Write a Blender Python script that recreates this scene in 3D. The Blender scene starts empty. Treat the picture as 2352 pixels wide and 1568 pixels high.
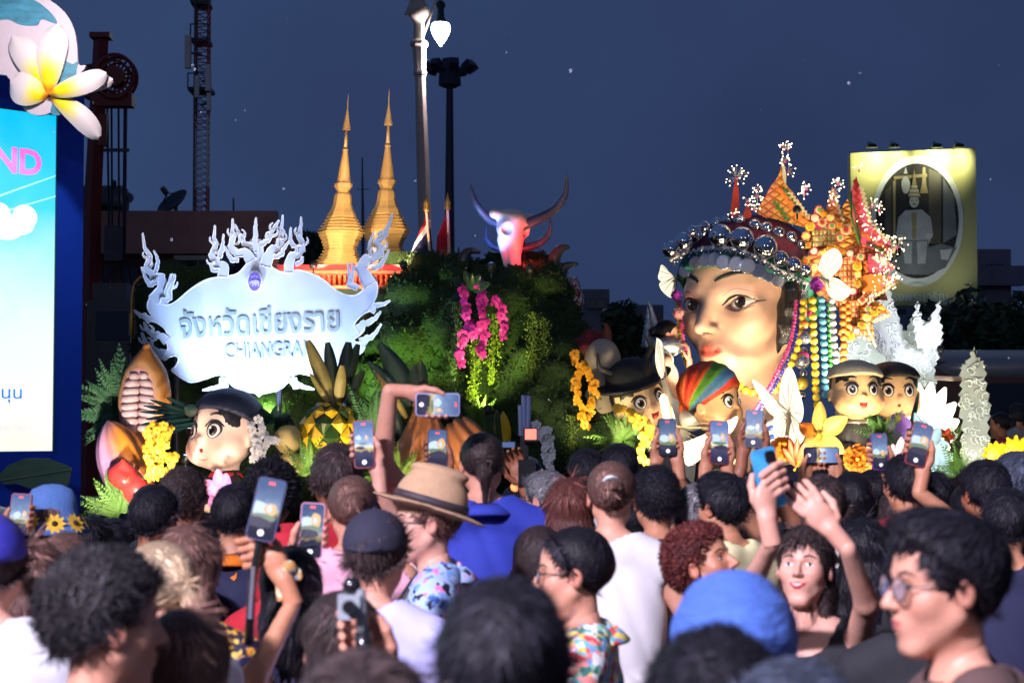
import bpy, math, random
import numpy as np
from mathutils import Vector, Matrix, noise as mnoise
from mathutils.bvhtree import BVHTree
R = math.radians
random.seed(7); rng = np.random.default_rng(7)
scene = bpy.context.scene
COL = scene.collection

# ------------------------------------------------------------------ camera
CAMZ = 1.85; F = 4389.0; CX, CY = 1176.0, 784.0; HORIZON = 985.0
PITCH = math.atan((HORIZON - CY) / F)
cam = bpy.data.cameras.new('camera'); cam_ob = bpy.data.objects.new('camera', cam); COL.objects.link(cam_ob)
cam.lens = F / 2352 * 36; cam.sensor_width = 36; cam.clip_end = 3000; cam.clip_start = 0.05
cam_ob.location = (0, 0, CAMZ); cam_ob.rotation_euler = (R(90) + PITCH, 0, 0)
cam.dof.use_dof = True; cam.dof.focus_distance = 14.5; cam.dof.aperture_fstop = 5.0
scene.camera = cam_ob

# ------------------------------------------------------------------ world: overcast blue dusk
world = bpy.data.worlds.new('World'); scene.world = world; world.use_nodes = True
nt = world.node_tree; nt.nodes.clear()
wo = nt.nodes.new('ShaderNodeOutputWorld'); bg = nt.nodes.new('ShaderNodeBackground')
sky = nt.nodes.new('ShaderNodeTexSky'); sky.sky_type = 'NISHITA'; sky.sun_disc = False
sky.sun_elevation = R(-4); sky.sun_rotation = R(200)
tc = nt.nodes.new('ShaderNodeTexCoord'); nz = nt.nodes.new('ShaderNodeTexNoise'); nz.inputs['Scale'].default_value = 3.5
nz.inputs['Detail'].default_value = 5
rp = nt.nodes.new('ShaderNodeValToRGB')
rp.color_ramp.elements[0].position = .32; rp.color_ramp.elements[0].color = (.0225, .0360, .0960, 1)
rp.color_ramp.elements[1].position = .85; rp.color_ramp.elements[1].color = (.0345, .0670, .1650, 1)
ml = nt.nodes.new('ShaderNodeMix'); ml.data_type = 'RGBA'; ml.blend_type = 'ADD'; ml.inputs[0].default_value = .05
nt.links.new(tc.outputs['Generated'], nz.inputs['Vector'])
sxw = nt.nodes.new('ShaderNodeSeparateXYZ'); nt.links.new(tc.outputs['Generated'], sxw.inputs[0])     # last daylight lingers towards the left (west)
gm = nt.nodes.new('ShaderNodeMath'); gm.operation = 'MULTIPLY_ADD'; gm.inputs[1].default_value = -.55; nt.links.new(sxw.outputs[0], gm.inputs[0]); nt.links.new(nz.outputs['Fac'], gm.inputs[2])
gz = nt.nodes.new('ShaderNodeMath'); gz.operation = 'MULTIPLY_ADD'; gz.inputs[1].default_value = .35; nt.links.new(sxw.outputs[2], gz.inputs[0]); nt.links.new(gm.outputs[0], gz.inputs[2])
nt.links.new(gz.outputs[0], rp.inputs['Fac'])
nt.links.new(rp.outputs['Color'], ml.inputs[6]); nt.links.new(sky.outputs['Color'], ml.inputs[7])
nt.links.new(ml.outputs[2], bg.inputs['Color']); bg.inputs['Strength'].default_value = 1.0
nt.links.new(bg.outputs[0], wo.inputs[0])
# last light of the day: a very weak, very soft sun
sun = bpy.data.lights.new('sun', 'SUN'); sun.energy = .05; sun.angle = R(40); sun.color = (.75, .85, 1)
sun_ob = bpy.data.objects.new('sun', sun); COL.objects.link(sun_ob); sun_ob.rotation_euler = (R(50), 0, R(160))

vs = scene.view_settings
scene.display_settings.display_device = 'sRGB'
vs.view_transform = 'Standard'; vs.look = 'None'; vs.gamma = 1; vs.exposure = 0.0; vs.use_curve_mapping = False
scene.render.engine = 'CYCLES'
scene.cycles.use_denoising = True
scene.cycles.max_bounces = 5; scene.cycles.diffuse_bounces = 3; scene.cycles.glossy_bounces = 3
scene.cycles.transmission_bounces = 3; scene.cycles.transparent_max_bounces = 6
scene.cycles.sample_clamp_indirect = 4; scene.cycles.caustics_reflective = False; scene.cycles.caustics_refractive = False

# ------------------------------------------------------------------ placing
def W(px, py, d):
    """point at horizontal distance d seen at (px, py) of the 2352 x 1568 photograph"""
    u = (px - CX) / F; v = (CY - py) / F
    y = math.cos(PITCH) - v * math.sin(PITCH); z = math.sin(PITCH) + v * math.cos(PITCH)
    return Vector((u / y * d, d, CAMZ + z / y * d))
def S(d): return d / F

# ------------------------------------------------------------------ materials
MATS = {}
def srgb(r, g, b):
    f = lambda c: (c/255/12.92) if c/255 <= .04045 else ((c/255+.055)/1.055)**2.4
    return (f(r), f(g), f(b))
def mat(name, col=(.5, .5, .5), rough=.6, metal=0., var=.15, vs_=8., bump=.0, bs=40., emit=None, es=0., spec=.5,
        coat=0., attr=None, stretch=None, sss=0., trans=0., alpha=1.):
    if name in MATS: return MATS[name]
    m = bpy.data.materials.new(name); m.use_nodes = True; n = m.node_tree; N = n.nodes; L = n.links
    b = N['Principled BSDF']
    b.inputs['Roughness'].default_value = rough; b.inputs['Metallic'].default_value = metal
    b.inputs['Specular IOR Level'].default_value = spec; b.inputs['Coat Weight'].default_value = coat
    if sss: b.inputs['Subsurface Weight'].default_value = sss; b.inputs['Subsurface Radius'].default_value = (.02, .008, .004)
    if trans: b.inputs['Transmission Weight'].default_value = trans
    if alpha < 1: b.inputs['Alpha'].default_value = alpha
    tcn = N.new('ShaderNodeTexCoord'); vec = tcn.outputs['Object']
    if stretch:
        mp = N.new('ShaderNodeMapping'); mp.inputs['Scale'].default_value = stretch
        L.new(vec, mp.inputs['Vector']); vec = mp.outputs['Vector']
    base = None
    if attr:
        a = N.new('ShaderNodeVertexColor'); a.layer_name = attr; base = a.outputs['Color']
    if var > 0:
        t = N.new('ShaderNodeTexNoise'); t.inputs['Scale'].default_value = vs_; t.inputs['Detail'].default_value = 6
        t.inputs['Roughness'].default_value = .65
        L.new(vec, t.inputs['Vector'])
        mr = N.new('ShaderNodeMapRange'); mr.inputs[1].default_value = .25; mr.inputs[2].default_value = .75
        mr.inputs[3].default_value = 1 - var; mr.inputs[4].default_value = 1 + var
        L.new(t.outputs['Fac'], mr.inputs[0])
        mx = N.new('ShaderNodeMix'); mx.data_type = 'RGBA'; mx.blend_type = 'MULTIPLY'; mx.inputs[0].default_value = 1
        if base: L.new(base, mx.inputs[6])
        else: mx.inputs[6].default_value = (*col, 1)
        L.new(mr.outputs[0], mx.inputs[7]); base = mx.outputs[2]
    if base: L.new(base, b.inputs['Base Color'])
    else: b.inputs['Base Color'].default_value = (*col, 1)
    if bump > 0:
        t2 = N.new('ShaderNodeTexNoise'); t2.inputs['Scale'].default_value = bs; t2.inputs['Detail'].default_value = 5
        L.new(vec, t2.inputs['Vector'])
        bn = N.new('ShaderNodeBump'); bn.inputs['Strength'].default_value = bump; bn.inputs['Distance'].default_value = .02
        L.new(t2.outputs['Fac'], bn.inputs['Height']); L.new(bn.outputs[0], b.inputs['Normal'])
    if emit:
        b.inputs['Emission Color'].default_value = (*emit, 1); b.inputs['Emission Strength'].default_value = es
    MATS[name] = m
    return m
def cells(name, cols, scale=30., rough=.7, base=None, thresh=None, bump=0., stretch=None, var=.12, warp=1.2):
    """printed pattern: voronoi cells in several colours, optionally only as blots on a base colour"""
    if name in MATS: return MATS[name]
    m = bpy.data.materials.new(name); m.use_nodes = True; n = m.node_tree; N = n.nodes; L = n.links
    b = N['Principled BSDF']; b.inputs['Roughness'].default_value = rough
    tcn = N.new('ShaderNodeTexCoord'); vec = tcn.outputs['Object']
    d = N.new('ShaderNodeTexNoise'); d.inputs['Scale'].default_value = scale * .8; d.inputs['Detail'].default_value = 3
    L.new(vec, d.inputs['Vector'])
    vm = N.new('ShaderNodeVectorMath'); vm.operation = 'MULTIPLY_ADD'; vm.inputs[1].default_value = (warp/scale,)*3
    L.new(d.outputs['Color'], vm.inputs[0]); L.new(vec, vm.inputs[2]); vec = vm.outputs[0]
    if stretch:
        mp = N.new('ShaderNodeMapping'); mp.inputs['Scale'].default_value = stretch
        L.new(vec, mp.inputs['Vector']); vec = mp.outputs['Vector']
    v = N.new('ShaderNodeTexVoronoi'); v.inputs['Scale'].default_value = scale
    L.new(vec, v.inputs['Vector'])
    sp = N.new('ShaderNodeSeparateColor'); L.new(v.outputs['Color'], sp.inputs[0])
    cr = N.new('ShaderNodeValToRGB'); cr.color_ramp.interpolation = 'CONSTANT'
    els = cr.color_ramp.elements
    for i, c in enumerate(cols):
        if i < 2: els[i].position = i / len(cols); els[i].color = (*c, 1)
        else: e = els.new(i / len(cols)); e.color = (*c, 1)
    L.new(sp.outputs[0], cr.inputs['Fac']); out = cr.outputs['Color']
    if base is not None:
        mrr = N.new('ShaderNodeMapRange'); mrr.inputs[1].default_value = thresh - .04; mrr.inputs[2].default_value = thresh + .04
        L.new(v.outputs['Distance'], mrr.inputs[0])
        mx = N.new('ShaderNodeMix'); mx.data_type = 'RGBA'; L.new(mrr.outputs[0], mx.inputs[0])
        L.new(out, mx.inputs[6]); mx.inputs[7].default_value = (*base, 1); out = mx.outputs[2]
    L.new(out, b.inputs['Base Color'])
    MATS[name] = m
    return m

# ------------------------------------------------------------------ objects
def tag(o, label=None, cat=None, group=None, kind=None):
    if label: o['label'] = label
    if cat: o['category'] = cat
    if group: o['group'] = group
    if kind: o['kind'] = kind
    return o
ORIG = {}
def thing(name, label, cat, loc=(0, 0, 0), group=None, rz=0):
    o = bpy.data.objects.new(name, None); COL.objects.link(o); o.location = loc; o.rotation_euler = (0, 0, rz)
    o.empty_display_size = .1
    ORIG[o] = Vector(loc)
    return tag(o, label, cat, group)
def link(name, me, parent=None, m=None, matrix=None):
    o = bpy.data.objects.new(name, me); COL.objects.link(o)
    if parent is not None: o.parent = parent
    if m is not None:
        if len(me.materials) == 0: me.materials.append(m)
        o.material_slots[0].link = 'OBJECT'; o.material_slots[0].material = m
    if matrix is not None: o.matrix_basis = matrix
    return o
def copy_tree(o, parent=None):
    c = o.copy(); COL.objects.link(c); c.parent = parent
    for ch in list(o.children):
        if ch is not c: copy_tree(ch, c)
    return c

class MB:
    def __init__(s): s.v = []; s.f = []
    def add(s, v, f):
        n = len(s.v); s.v.extend([tuple(p) for p in v]); s.f.extend([tuple(i + n for i in q) for q in f]); return s
    def box(s, c, sz, rot=None):
        x, y, z = sz[0]/2, sz[1]/2, sz[2]/2
        vs = [Vector((a*x, b*y, g*z)) for a in (-1, 1) for b in (-1, 1) for g in (-1, 1)]
        if rot is not None: vs = [rot @ p for p in vs]
        vs = [p + Vector(c) for p in vs]
        return s.add(vs, [(0, 1, 3, 2), (4, 6, 7, 5), (0, 4, 5, 1), (2, 3, 7, 6), (0, 2, 6, 4), (1, 5, 7, 3)])
    def tube(s, pts, rad, n=8, cap=True, flat=1., up=None):
        pts = [Vector(p) for p in pts]
        if not hasattr(rad, '__len__'): rad = [rad] * len(pts)
        rings = []; t0 = (pts[1] - pts[0]).normalized()
        a = Vector(up) if up is not None else (Vector((0, 0, 1)) if abs(t0.z) < .9 else Vector((1, 0, 0)))
        nrm = (a - t0 * a.dot(t0)).normalized()
        for i, p in enumerate(pts):
            t = (pts[min(i+1, len(pts)-1)] - pts[max(i-1, 0)])
            if t.length < 1e-9: t = t0
            t.normalize(); nrm = (nrm - t * nrm.dot(t)); 
            if nrm.length < 1e-6: nrm = t.orthogonal()
            nrm.normalize(); b = t.cross(nrm)
            rings.append([p + (nrm * math.cos(2*math.pi*k/n) * flat + b * math.sin(2*math.pi*k/n)) * rad[i] for k in range(n)])
        vs = [q for r in rings for q in r]; fs = []
        for i in range(len(pts)-1):
            for k in range(n):
                fs.append((i*n+k, i*n+(k+1) % n, (i+1)*n+(k+1) % n, (i+1)*n+k))
        if cap: fs.append(tuple(range(n-1, -1, -1))); fs.append(tuple((len(pts)-1)*n+k for k in range(n)))
        return s.add(vs, fs)
    def lathe(s, prof, c=(0, 0, 0), n=24, sx=1., sy=1., M=None, ph=0.):
        c = Vector(c); vs = []
        for (r, z) in prof:
            for k in range(n):
                a = 2*math.pi*k/n + ph
                p = Vector((r*math.cos(a)*sx, r*math.sin(a)*sy, z))
                if M is not None: p = M @ p
                vs.append(p + c)
        fs = []
        for i in range(len(prof)-1):
            for k in range(n):
                fs.append((i*n+k, i*n+(k+1) % n, (i+1)*n+(k+1) % n, (i+1)*n+k))
        if prof[0][0] > 1e-6: fs.append(tuple(range(n-1, -1, -1)))
        if prof[-1][0] > 1e-6: fs.append(tuple((len(prof)-1)*n+k for k in range(n)))
        return s.add(vs, fs)
    def ell(s, c, r, n=16, m=10, M=None):
        prof = [(math.sin(math.pi*i/m), -math.cos(math.pi*i/m)) for i in range(m+1)]
        prof = [(max(a, 1e-5), b) for a, b in prof]
        c = Vector(c); vs = []
        for (a, z) in prof:
            for k in range(n):
                t = 2*math.pi*k/n; p = Vector((a*math.cos(t)*r[0], a*math.sin(t)*r[1], z*r[2]))
                if M is not None: p = M @ p
                vs.append(p + c)
        fs = []
        for i in range(m):
            for k in range(n):
                fs.append((i*n+k, i*n+(k+1) % n, (i+1)*n+(k+1) % n, (i+1)*n+k))
        return s.add(vs, fs)
    def prism(s, poly, y0, y1):
        """poly: list of Vector in the x,z plane (y ignored) -> plate from y0 to y1"""
        n = len(poly)
        ar = sum(poly[i][0]*poly[(i+1) % n][1] - poly[(i+1) % n][0]*poly[i][1] for i in range(n))
        if ar < 0: poly = poly[::-1]
        vs = [(p[0], y0, p[1]) for p in poly] + [(p[0], y1, p[1]) for p in poly]
        fs = [tuple(range(n)), tuple(range(2*n-1, n-1, -1))]
        fs += [(i, i+n, (i+1) % n+n, (i+1) % n) for i in range(n)]
        return s.add(vs, fs)
    def build(s, name, m, parent=None, smooth=False, label=None, kind=None, raw=False):
        me = bpy.data.meshes.new(name)
        o0 = ORIG.get(parent, Vector((0, 0, 0))) if (parent is not None and not raw) else Vector((0, 0, 0))
        if parent is not None and not raw and parent.parent is not None and parent not in ORIG:
            o0 = ORIG.get(parent.parent, o0)
        v = np.array(s.v, dtype=float) - np.array(o0)
        me.from_pydata(v.tolist(), [], s.f); me.update()
        if smooth: me.shade_smooth()
        o = link(name, me, parent); 
        if m: me.materials.append(m)
        if label: o['label'] = label
        if kind: o['kind'] = kind
        return o
def smooth_by_angle(o, deg=35):
    me = o.data; me.shade_smooth()
    me.set_sharp_from_angle(angle=R(deg))
    return o
def catmull(P, n=8):
    P = [Vector(p) for p in P]; out = []
    for i in range(len(P)-1):
        p0 = P[max(i-1, 0)]; p1 = P[i]; p2 = P[i+1]; p3 = P[min(i+2, len(P)-1)]
        for k in range(n):
            t = k/n
            out.append(.5*((2*p1) + (p2-p0)*t + (2*p0-5*p1+4*p2-p3)*t*t + (-p0+3*p1-3*p2+p3)*t**3))
    out.append(P[-1]); return out
def lerpl(L, t):
    x = t*(len(L)-1); i = min(int(x), len(L)-2); return L[i] + (L[i+1]-L[i])*(x-i)

# ------------------------------------------------------------------ text to mesh
def text_mesh(body, extrude=0., offset=0., res=3):
    c = bpy.data.curves.new('lettering', 'FONT'); c.body = body; c.extrude = extrude; c.offset = offset
    c.resolution_u = res; c.fill_mode = 'BOTH'
    o = bpy.data.objects.new('lettering', c); COL.objects.link(o)
    dg = bpy.context.evaluated_depsgraph_get(); dg.update()
    me = bpy.data.meshes.new_from_object(o.evaluated_get(dg))
    bpy.data.objects.remove(o); bpy.data.curves.remove(c)
    v = np.array([p.co for p in me.vertices]); f = [tuple(p.vertices) for p in me.polygons]
    bpy.data.meshes.remove(me)
    return v, f
def put_text(body, fmap, box, name, m, parent, extrude=.02, offset=0.):
    """fit lettering into box (x0, y0, x1, y1) and map (x, y, depth) with fmap"""
    v, f = text_mesh(body, extrude, offset)
    lo, hi = v.min(0), v.max(0)
    x0, y0, x1, y1 = box
    X = x0 + (v[:, 0]-lo[0])/(hi[0]-lo[0])*(x1-x0); Y = y0 + (v[:, 1]-lo[1])/(hi[1]-lo[1])*(y1-y0)
    mb = MB(); mb.add([fmap(a, b, c) for a, b, c in zip(X, Y, v[:, 2])], f)
    return mb.build(name, m, parent)

# ------------------------------------------------------------------ signed-distance modelling
class Field:
    def __init__(s, lo, hi, h):
        s.lo = np.array(lo, float); s.h = h
        s.n = np.ceil((np.array(hi, float)-s.lo)/h).astype(int)+1
        s.F = np.full(s.n, 9.0)
        s.ax = [s.lo[i]+np.arange(s.n[i])*h for i in range(3)]
    def win(s, lo, hi, pad):
        a = np.clip(np.floor((np.array(lo)-pad-s.lo)/s.h).astype(int), 0, s.n)
        b = np.clip(np.ceil((np.array(hi)+pad-s.lo)/s.h).astype(int)+1, 0, s.n)
        if np.any(b <= a): return None, None
        sl = tuple(slice(a[i], b[i]) for i in range(3))
        g = np.meshgrid(*[s.ax[i][sl[i]] for i in range(3)], indexing='ij')
        return sl, g
    def comb(s, sl, d, k, op):
        A = s.F[sl]
        if op == '-':
            d = -d
            if k > 0:
                hh = np.maximum(k-np.abs(A-d), 0)/k; s.F[sl] = np.maximum(A, d)+hh*hh*k*.25
            else: s.F[sl] = np.maximum(A, d)
        else:
            if k > 0:
                hh = np.maximum(k-np.abs(A-d), 0)/k; s.F[sl] = np.minimum(A, d)-hh*hh*k*.25
            else: s.F[sl] = np.minimum(A, d)
    def ell(s, c, r, k=.0, op='+', M=None):
        c = np.array(c, float); r = np.array(r, float); rm = r.max() if M is not None else r
        sl, g = s.win(c-rm, c+rm, k+3*s.h)
        if sl is None: return s
        p = [g[i]-c[i] for i in range(3)]
        if M is not None:
            Mi = np.array(M.to_3x3().transposed()); p = [Mi[i, 0]*p[0]+Mi[i, 1]*p[1]+Mi[i, 2]*p[2] for i in range(3)]
        k0 = np.sqrt(sum((p[i]/r[i])**2 for i in range(3))); k1 = np.sqrt(sum((p[i]/r[i]**2)**2 for i in range(3)))+1e-9
        s.comb(sl, k0*(k0-1)/k1, k, op); return s
    def cap(s, a, b, ra, rb, k=.0, op='+'):
        a = np.array(a, float); b = np.array(b, float); rr = max(ra, rb)
        sl, g = s.win(np.minimum(a, b)-rr, np.maximum(a, b)+rr, k+3*s.h)
        if sl is None: return s
        ba = b-a; L2 = (ba@ba)+1e-12
        t = np.clip(sum((g[i]-a[i])*ba[i] for i in range(3))/L2, 0, 1)
        d = np.sqrt(sum((g[i]-a[i]-t*ba[i])**2 for i in range(3)))-(ra+(rb-ra)*t)
        s.comb(sl, d, k, op); return s
    def grid(s): return np.meshgrid(*s.ax, indexing='ij')
    def mesh(s): return snets(s.F, s.lo, s.h)
def snets(Fd, lo, h):
    ins = Fd < 0; nx, ny, nz_ = Fd.shape
    off = [(i, j, k) for i in (0, 1) for j in (0, 1) for k in (0, 1)]
    cnt = np.zeros((nx-1, ny-1, nz_-1), np.int8)
    for (i, j, k) in off: cnt += ins[i:nx-1+i, j:ny-1+j, k:nz_-1+k]
    mixed = (cnt > 0) & (cnt < 8); idx = np.argwhere(mixed)
    vid = np.full(mixed.shape, -1, np.int64); vid[mixed] = np.arange(len(idx))
    acc = np.zeros((len(idx), 3)); num = np.zeros(len(idx))
    for a in off:
        for ax in range(3):
            if a[ax] == 1: continue
            b = list(a); b[ax] = 1
            fa = Fd[idx[:, 0]+a[0], idx[:, 1]+a[1], idx[:, 2]+a[2]]; fb = Fd[idx[:, 0]+b[0], idx[:, 1]+b[1], idx[:, 2]+b[2]]
            m = (fa < 0) != (fb < 0); t = np.where(m, fa/(fa-fb+1e-15), 0)
            p = np.array(a, float)[None]+t[:, None]*(np.array(b, float)-np.array(a, float))[None]
            acc[m] += p[m]; num[m] += 1
    V = np.array(lo)+(idx+acc/num[:, None])*h
    Q = []
    # x edges
    e = ins[:-1, 1:-1, 1:-1] != ins[1:, 1:-1, 1:-1]; I = np.argwhere(e)
    if len(I):
        i, j, k = I[:, 0], I[:, 1]+1, I[:, 2]+1
        q = np.stack([vid[i, j-1, k-1], vid[i, j, k-1], vid[i, j, k], vid[i, j-1, k]], 1)
        fl = ~ins[i, j, k]; q[fl] = q[fl][:, ::-1]; Q.append(q)
    e = ins[1:-1, :-1, 1:-1] != ins[1:-1, 1:, 1:-1]; I = np.argwhere(e)
    if len(I):
        i, j, k = I[:, 0]+1, I[:, 1], I[:, 2]+1
        q = np.stack([vid[i-1, j, k-1], vid[i-1, j, k], vid[i, j, k], vid[i, j, k-1]], 1)
        fl = ~ins[i, j, k]; q[fl] = q[fl][:, ::-1]; Q.append(q)
    e = ins[1:-1, 1:-1, :-1] != ins[1:-1, 1:-1, 1:]; I = np.argwhere(e)
    if len(I):
        i, j, k = I[:, 0]+1, I[:, 1]+1, I[:, 2]
        q = np.stack([vid[i-1, j-1, k], vid[i, j-1, k], vid[i, j, k], vid[i-1, j, k]], 1)
        fl = ~ins[i, j, k]; q[fl] = q[fl][:, ::-1]; Q.append(q)
    return V, np.concatenate(Q)
def np_mesh(name, V, Q, smooth=True, cols=None):
    me = bpy.data.meshes.new(name)
    me.vertices.add(len(V)); me.vertices.foreach_set('co', np.asarray(V, np.float32).ravel())
    Q = np.asarray(Q); nl = Q.shape[0]*Q.shape[1]
    me.loops.add(nl); me.loops.foreach_set('vertex_index', Q.astype(np.int32).ravel())
    me.polygons.add(len(Q)); me.polygons.foreach_set('loop_start', np.arange(0, nl, Q.shape[1], dtype=np.int32))
    me.update(calc_edges=True); me.validate()
    if smooth: me.shade_smooth()
    if cols is not None:
        ca = me.color_attributes.new('Col', 'FLOAT_COLOR', 'POINT')
        c4 = np.concatenate([cols, np.ones((len(cols), 1))], 1).astype(np.float32); ca.data.foreach_set('color', c4.ravel())
    return me
def sstep(a, b, x):
    t = np.clip((x-a)/(b-a), 0, 1); return t*t*(3-2*t)

# ------------------------------------------------------------------ lamps
def spot(name, loc, to, energy, col=(1, 1, 1), ang=60, blend=.5, size=.05, parent=None):
    l = bpy.data.lights.new(name, 'SPOT'); l.energy = energy; l.color = col; l.spot_size = R(ang); l.spot_blend = blend
    l.shadow_soft_size = size
    o = bpy.data.objects.new(name, l); COL.objects.link(o)
    d = Vector(to)-Vector(loc); o.rotation_euler = d.to_track_quat('-Z', 'Y').to_euler(); o.location = Vector(loc)
    if parent is not None: o.parent = parent; o.location = Vector(loc)-ORIG[parent]
    return o
def point(name, loc, energy, col=(1, 1, 1), size=.1, parent=None):
    l = bpy.data.lights.new(name, 'POINT'); l.energy = energy; l.color = col; l.shadow_soft_size = size
    o = bpy.data.objects.new(name, l); COL.objects.link(o); o.location = Vector(loc)
    if parent is not None: o.parent = parent; o.location = Vector(loc)-ORIG[parent]
    return o
FLOOD = 5.8
def floodlight(loc, to, energy, col, ang, label, blend=.5):
    """small flood lamp: a housing on a bracket with a glass, and the light it gives"""
    loc = Vector(loc); d = (Vector(to)-loc).normalized()
    t = thing('flood_lamp', label, 'flood lamp', loc, 'flood lamps fixed on the float')
    q = d.to_track_quat('Z', 'Y').to_matrix()
    MB().lathe([(.012, -.055), (.026, -.05), (.03, -.012), (.034, -.003), (.034, .0)], loc-d*.012, 12, M=q).build('housing', mat('lamp_black', (.02, .02, .02), .4), t, True)
    MB().tube([loc-d*.035, loc-d*.035+Vector((0, 0, -.08))], .008, 6).build('bracket', mat('lamp_black'), t)
    e = mat('lamp_glass_%d%d%d' % tuple(int(c*99) for c in col), col, .2, var=0, emit=col, es=6)
    MB().lathe([(.001, .0), (.03, .0), (.03, -.004)], loc-d*.008, 12, M=q).build('glass', e, t)
    spot('beam', loc+d*.01, to, energy*FLOOD, col, ang, blend, .04, t)
    return t
# ================================================================== THE SETTING
asphalt = mat('asphalt', (.045, .045, .05), .75, var=.3, vs_=6, bump=.3, bs=60)
g = MB(); g.add([(-900, -300, 0), (900, -300, 0), (900, 1600, 0), (-900, 1600, 0)], [(0, 1, 2, 3)])
tag(g.build('road', asphalt), kind='structure')

# ---- office block behind, brown and unlit
brown = mat('brown_render', srgb(118, 84, 80), .85, var=.25, vs_=1.2, bump=.1)
darkwin = mat('dark_window', (.012, .016, .03), .15, var=.1)
def px_box(mb, x0, y0, x1, y1, d, depth):
    a = W(x0, y0, d); b = W(x1, y1, d)
    mb.box(((a.x+b.x)/2, d+depth/2, (a.z+b.z)/2), (abs(b.x-a.x), depth, abs(a.z-b.z)))
    return mb
def facade(name, label, x0, x1, ytop, d, depth, m, win, parapet=None, ybase=None, trim=None):
    a = W(x0, ytop, d); b = W(x1, ytop, d)
    t = thing(name, label, 'building', ((a.x+b.x)/2, d, 0))
    w = MB(); w.box(((a.x+b.x)/2, d+depth/2, a.z/2), (b.x-a.x, depth, a.z)); w.build('wall', m, t)
    for (wx0, wy0, wx1, wy1) in win:
        p = W(wx0, wy0, d); q = W(wx1, wy1, d); c = ((p.x+q.x)/2, (p.z+q.z)/2); sx, sz = q.x-p.x, p.z-q.z
        f = MB(); th = max(.05, sx*.05)
        for (cx, cz, fx, fz) in ((c[0], p.z, sx+th, th), (c[0], q.z, sx+th, th), (p.x, c[1], th, sz-th), (q.x, c[1], th, sz-th), (c[0], c[1], th*.7, sz-th)):
            f.box((cx, d-.05, cz), (fx, .12, fz))
        wo_ = f.build('window', trim or m, t)
        MB().box((c[0], d-.02, c[1]), (sx-th, .03, sz-th)).build('pane', darkwin, wo_)
    if parapet:
        for (py0, py1, out) in parapet:
            p = W(x0, py0, d-out); q = W(x1, py1, d-out)
            MB().box(((p.x+q.x)/2, d-out/2-.003, (p.z+q.z)/2), ((q.x-p.x)+out*2, out, p.z-q.z)).build('ledge', m, t)
    return t
facade('office_block', 'brown flat roofed office block behind the white flame sign', 120, 598, 484, 60, 14, brown,
       [(215+i*62, 610, 255+i*62, 690) for i in range(6)] + [(215+i*62, 740, 255+i*62, 820) for i in range(6)], [(484, 540, .5), (540, 582, 1.2), (700, 725, .6)])
grey = mat('grey_render', srgb(120, 112, 120), .85, var=.2, vs_=1.5)
facade('plant_room', 'small grey building with a louvred vent beside the hanging costume', 1338, 1400, 664, 48, 6, grey, [(1350, 684, 1392, 706)])
facade('low_block', 'low grey block behind the dancer, partly hidden by a dark tree', 1385, 1524, 700, 52, 8, grey, [(1400+i*40, 720, 1425+i*40, 745) for i in range(3)])
facade('corner_block', 'grey corner building behind the lit billboard', 2180, 2322, 572, 70, 10, grey, [(2262+i*26, 606, 2280+i*26, 650) for i in range(2)], [(610, 655, .5)])

# ---- roof clutter
steel = mat('dark_steel', (.05, .05, .06), .5, .6, var=.3)
redst = mat('rust_red_paint', srgb(120, 42, 36), .6, var=.3, vs_=5)
white_p = mat('white_paint', (.75, .75, .75), .5, var=.08)
mast_w = mat('mast_white', (.3, .3, .32), .6)
def dish(px, py, d, r, tilt, label):
    c = W(px, py, d); t = thing('satellite_dish', label, 'satellite dish', c)
    M = Matrix.Rotation(tilt, 3, 'Y') @ Matrix.Rotation(R(30), 3, 'X')
    prof = [(r*k/7, r*.35*(k/7)**2) for k in range(0, 8)]; prof[0] = (.01, 0)
    MB().lathe(prof + [(r*1.0, r*.35+.03), (r*.5, r*.12)], c, 20, M=M).build('reflector', steel, t, True)
    tip = c + M @ Vector((0, 0, r*.9))
    s = MB()
    for k in range(3):
        a = k*2.1; s.tube([c + M @ Vector((r*math.cos(a), r*math.sin(a), r*.35)), tip], .02, 5)
    s.build('feed_strut', steel, t); MB().tube([tip, tip + M @ Vector((0, 0, .25))], .09, 8).build('feed_horn', steel, t)
    MB().tube([c, (c.x, c.y, W(px, 484, d).z)], .06, 6).build('mast', steel, t)
dish(404, 473, 60, .55, R(-35), 'tilted dark satellite dish beside the radio mast')
dish(262, 470, 60, .62, R(5), 'dark satellite dish on the roof behind the crane cables')
t = thing('water_tank', 'dark horizontal water tank on the roof behind the crane mast', 'water tank', W(232, 470, 60))
c = W(232, 462, 60)
MB().lathe([(.01, -.85), (.4, -.82), (.5, -.7), (.5, .7), (.4, .82), (.01, .85)], c, 18, M=Matrix.Rotation(R(90), 3, 'Y')).build('tank_shell', steel, t, True)
for s_ in (-.5, .5): MB().box(c+Vector((s_, 0, -.5)), (.1, .8, .25)).build('saddle', steel, t)
for (px, y0, d, lab) in ((536, 455, 60, 'thin aerial rod on the brown roof'), (832, 362, 75, 'tall thin aerial between the golden pagodas')):
    a = W(px, 1000, d); b = W(px, y0, d); t = thing('aerial', lab, 'aerial', (a.x, d, 0))
    MB().tube([(a.x, d, 0), (a.x, d, b.z*.75), b], [.09, .07, .025], 6).build('rod', steel, t)
    MB().box((a.x, d, b.z*.9), (.5, .03, .03)).build('cross_arm', steel, t)

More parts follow.
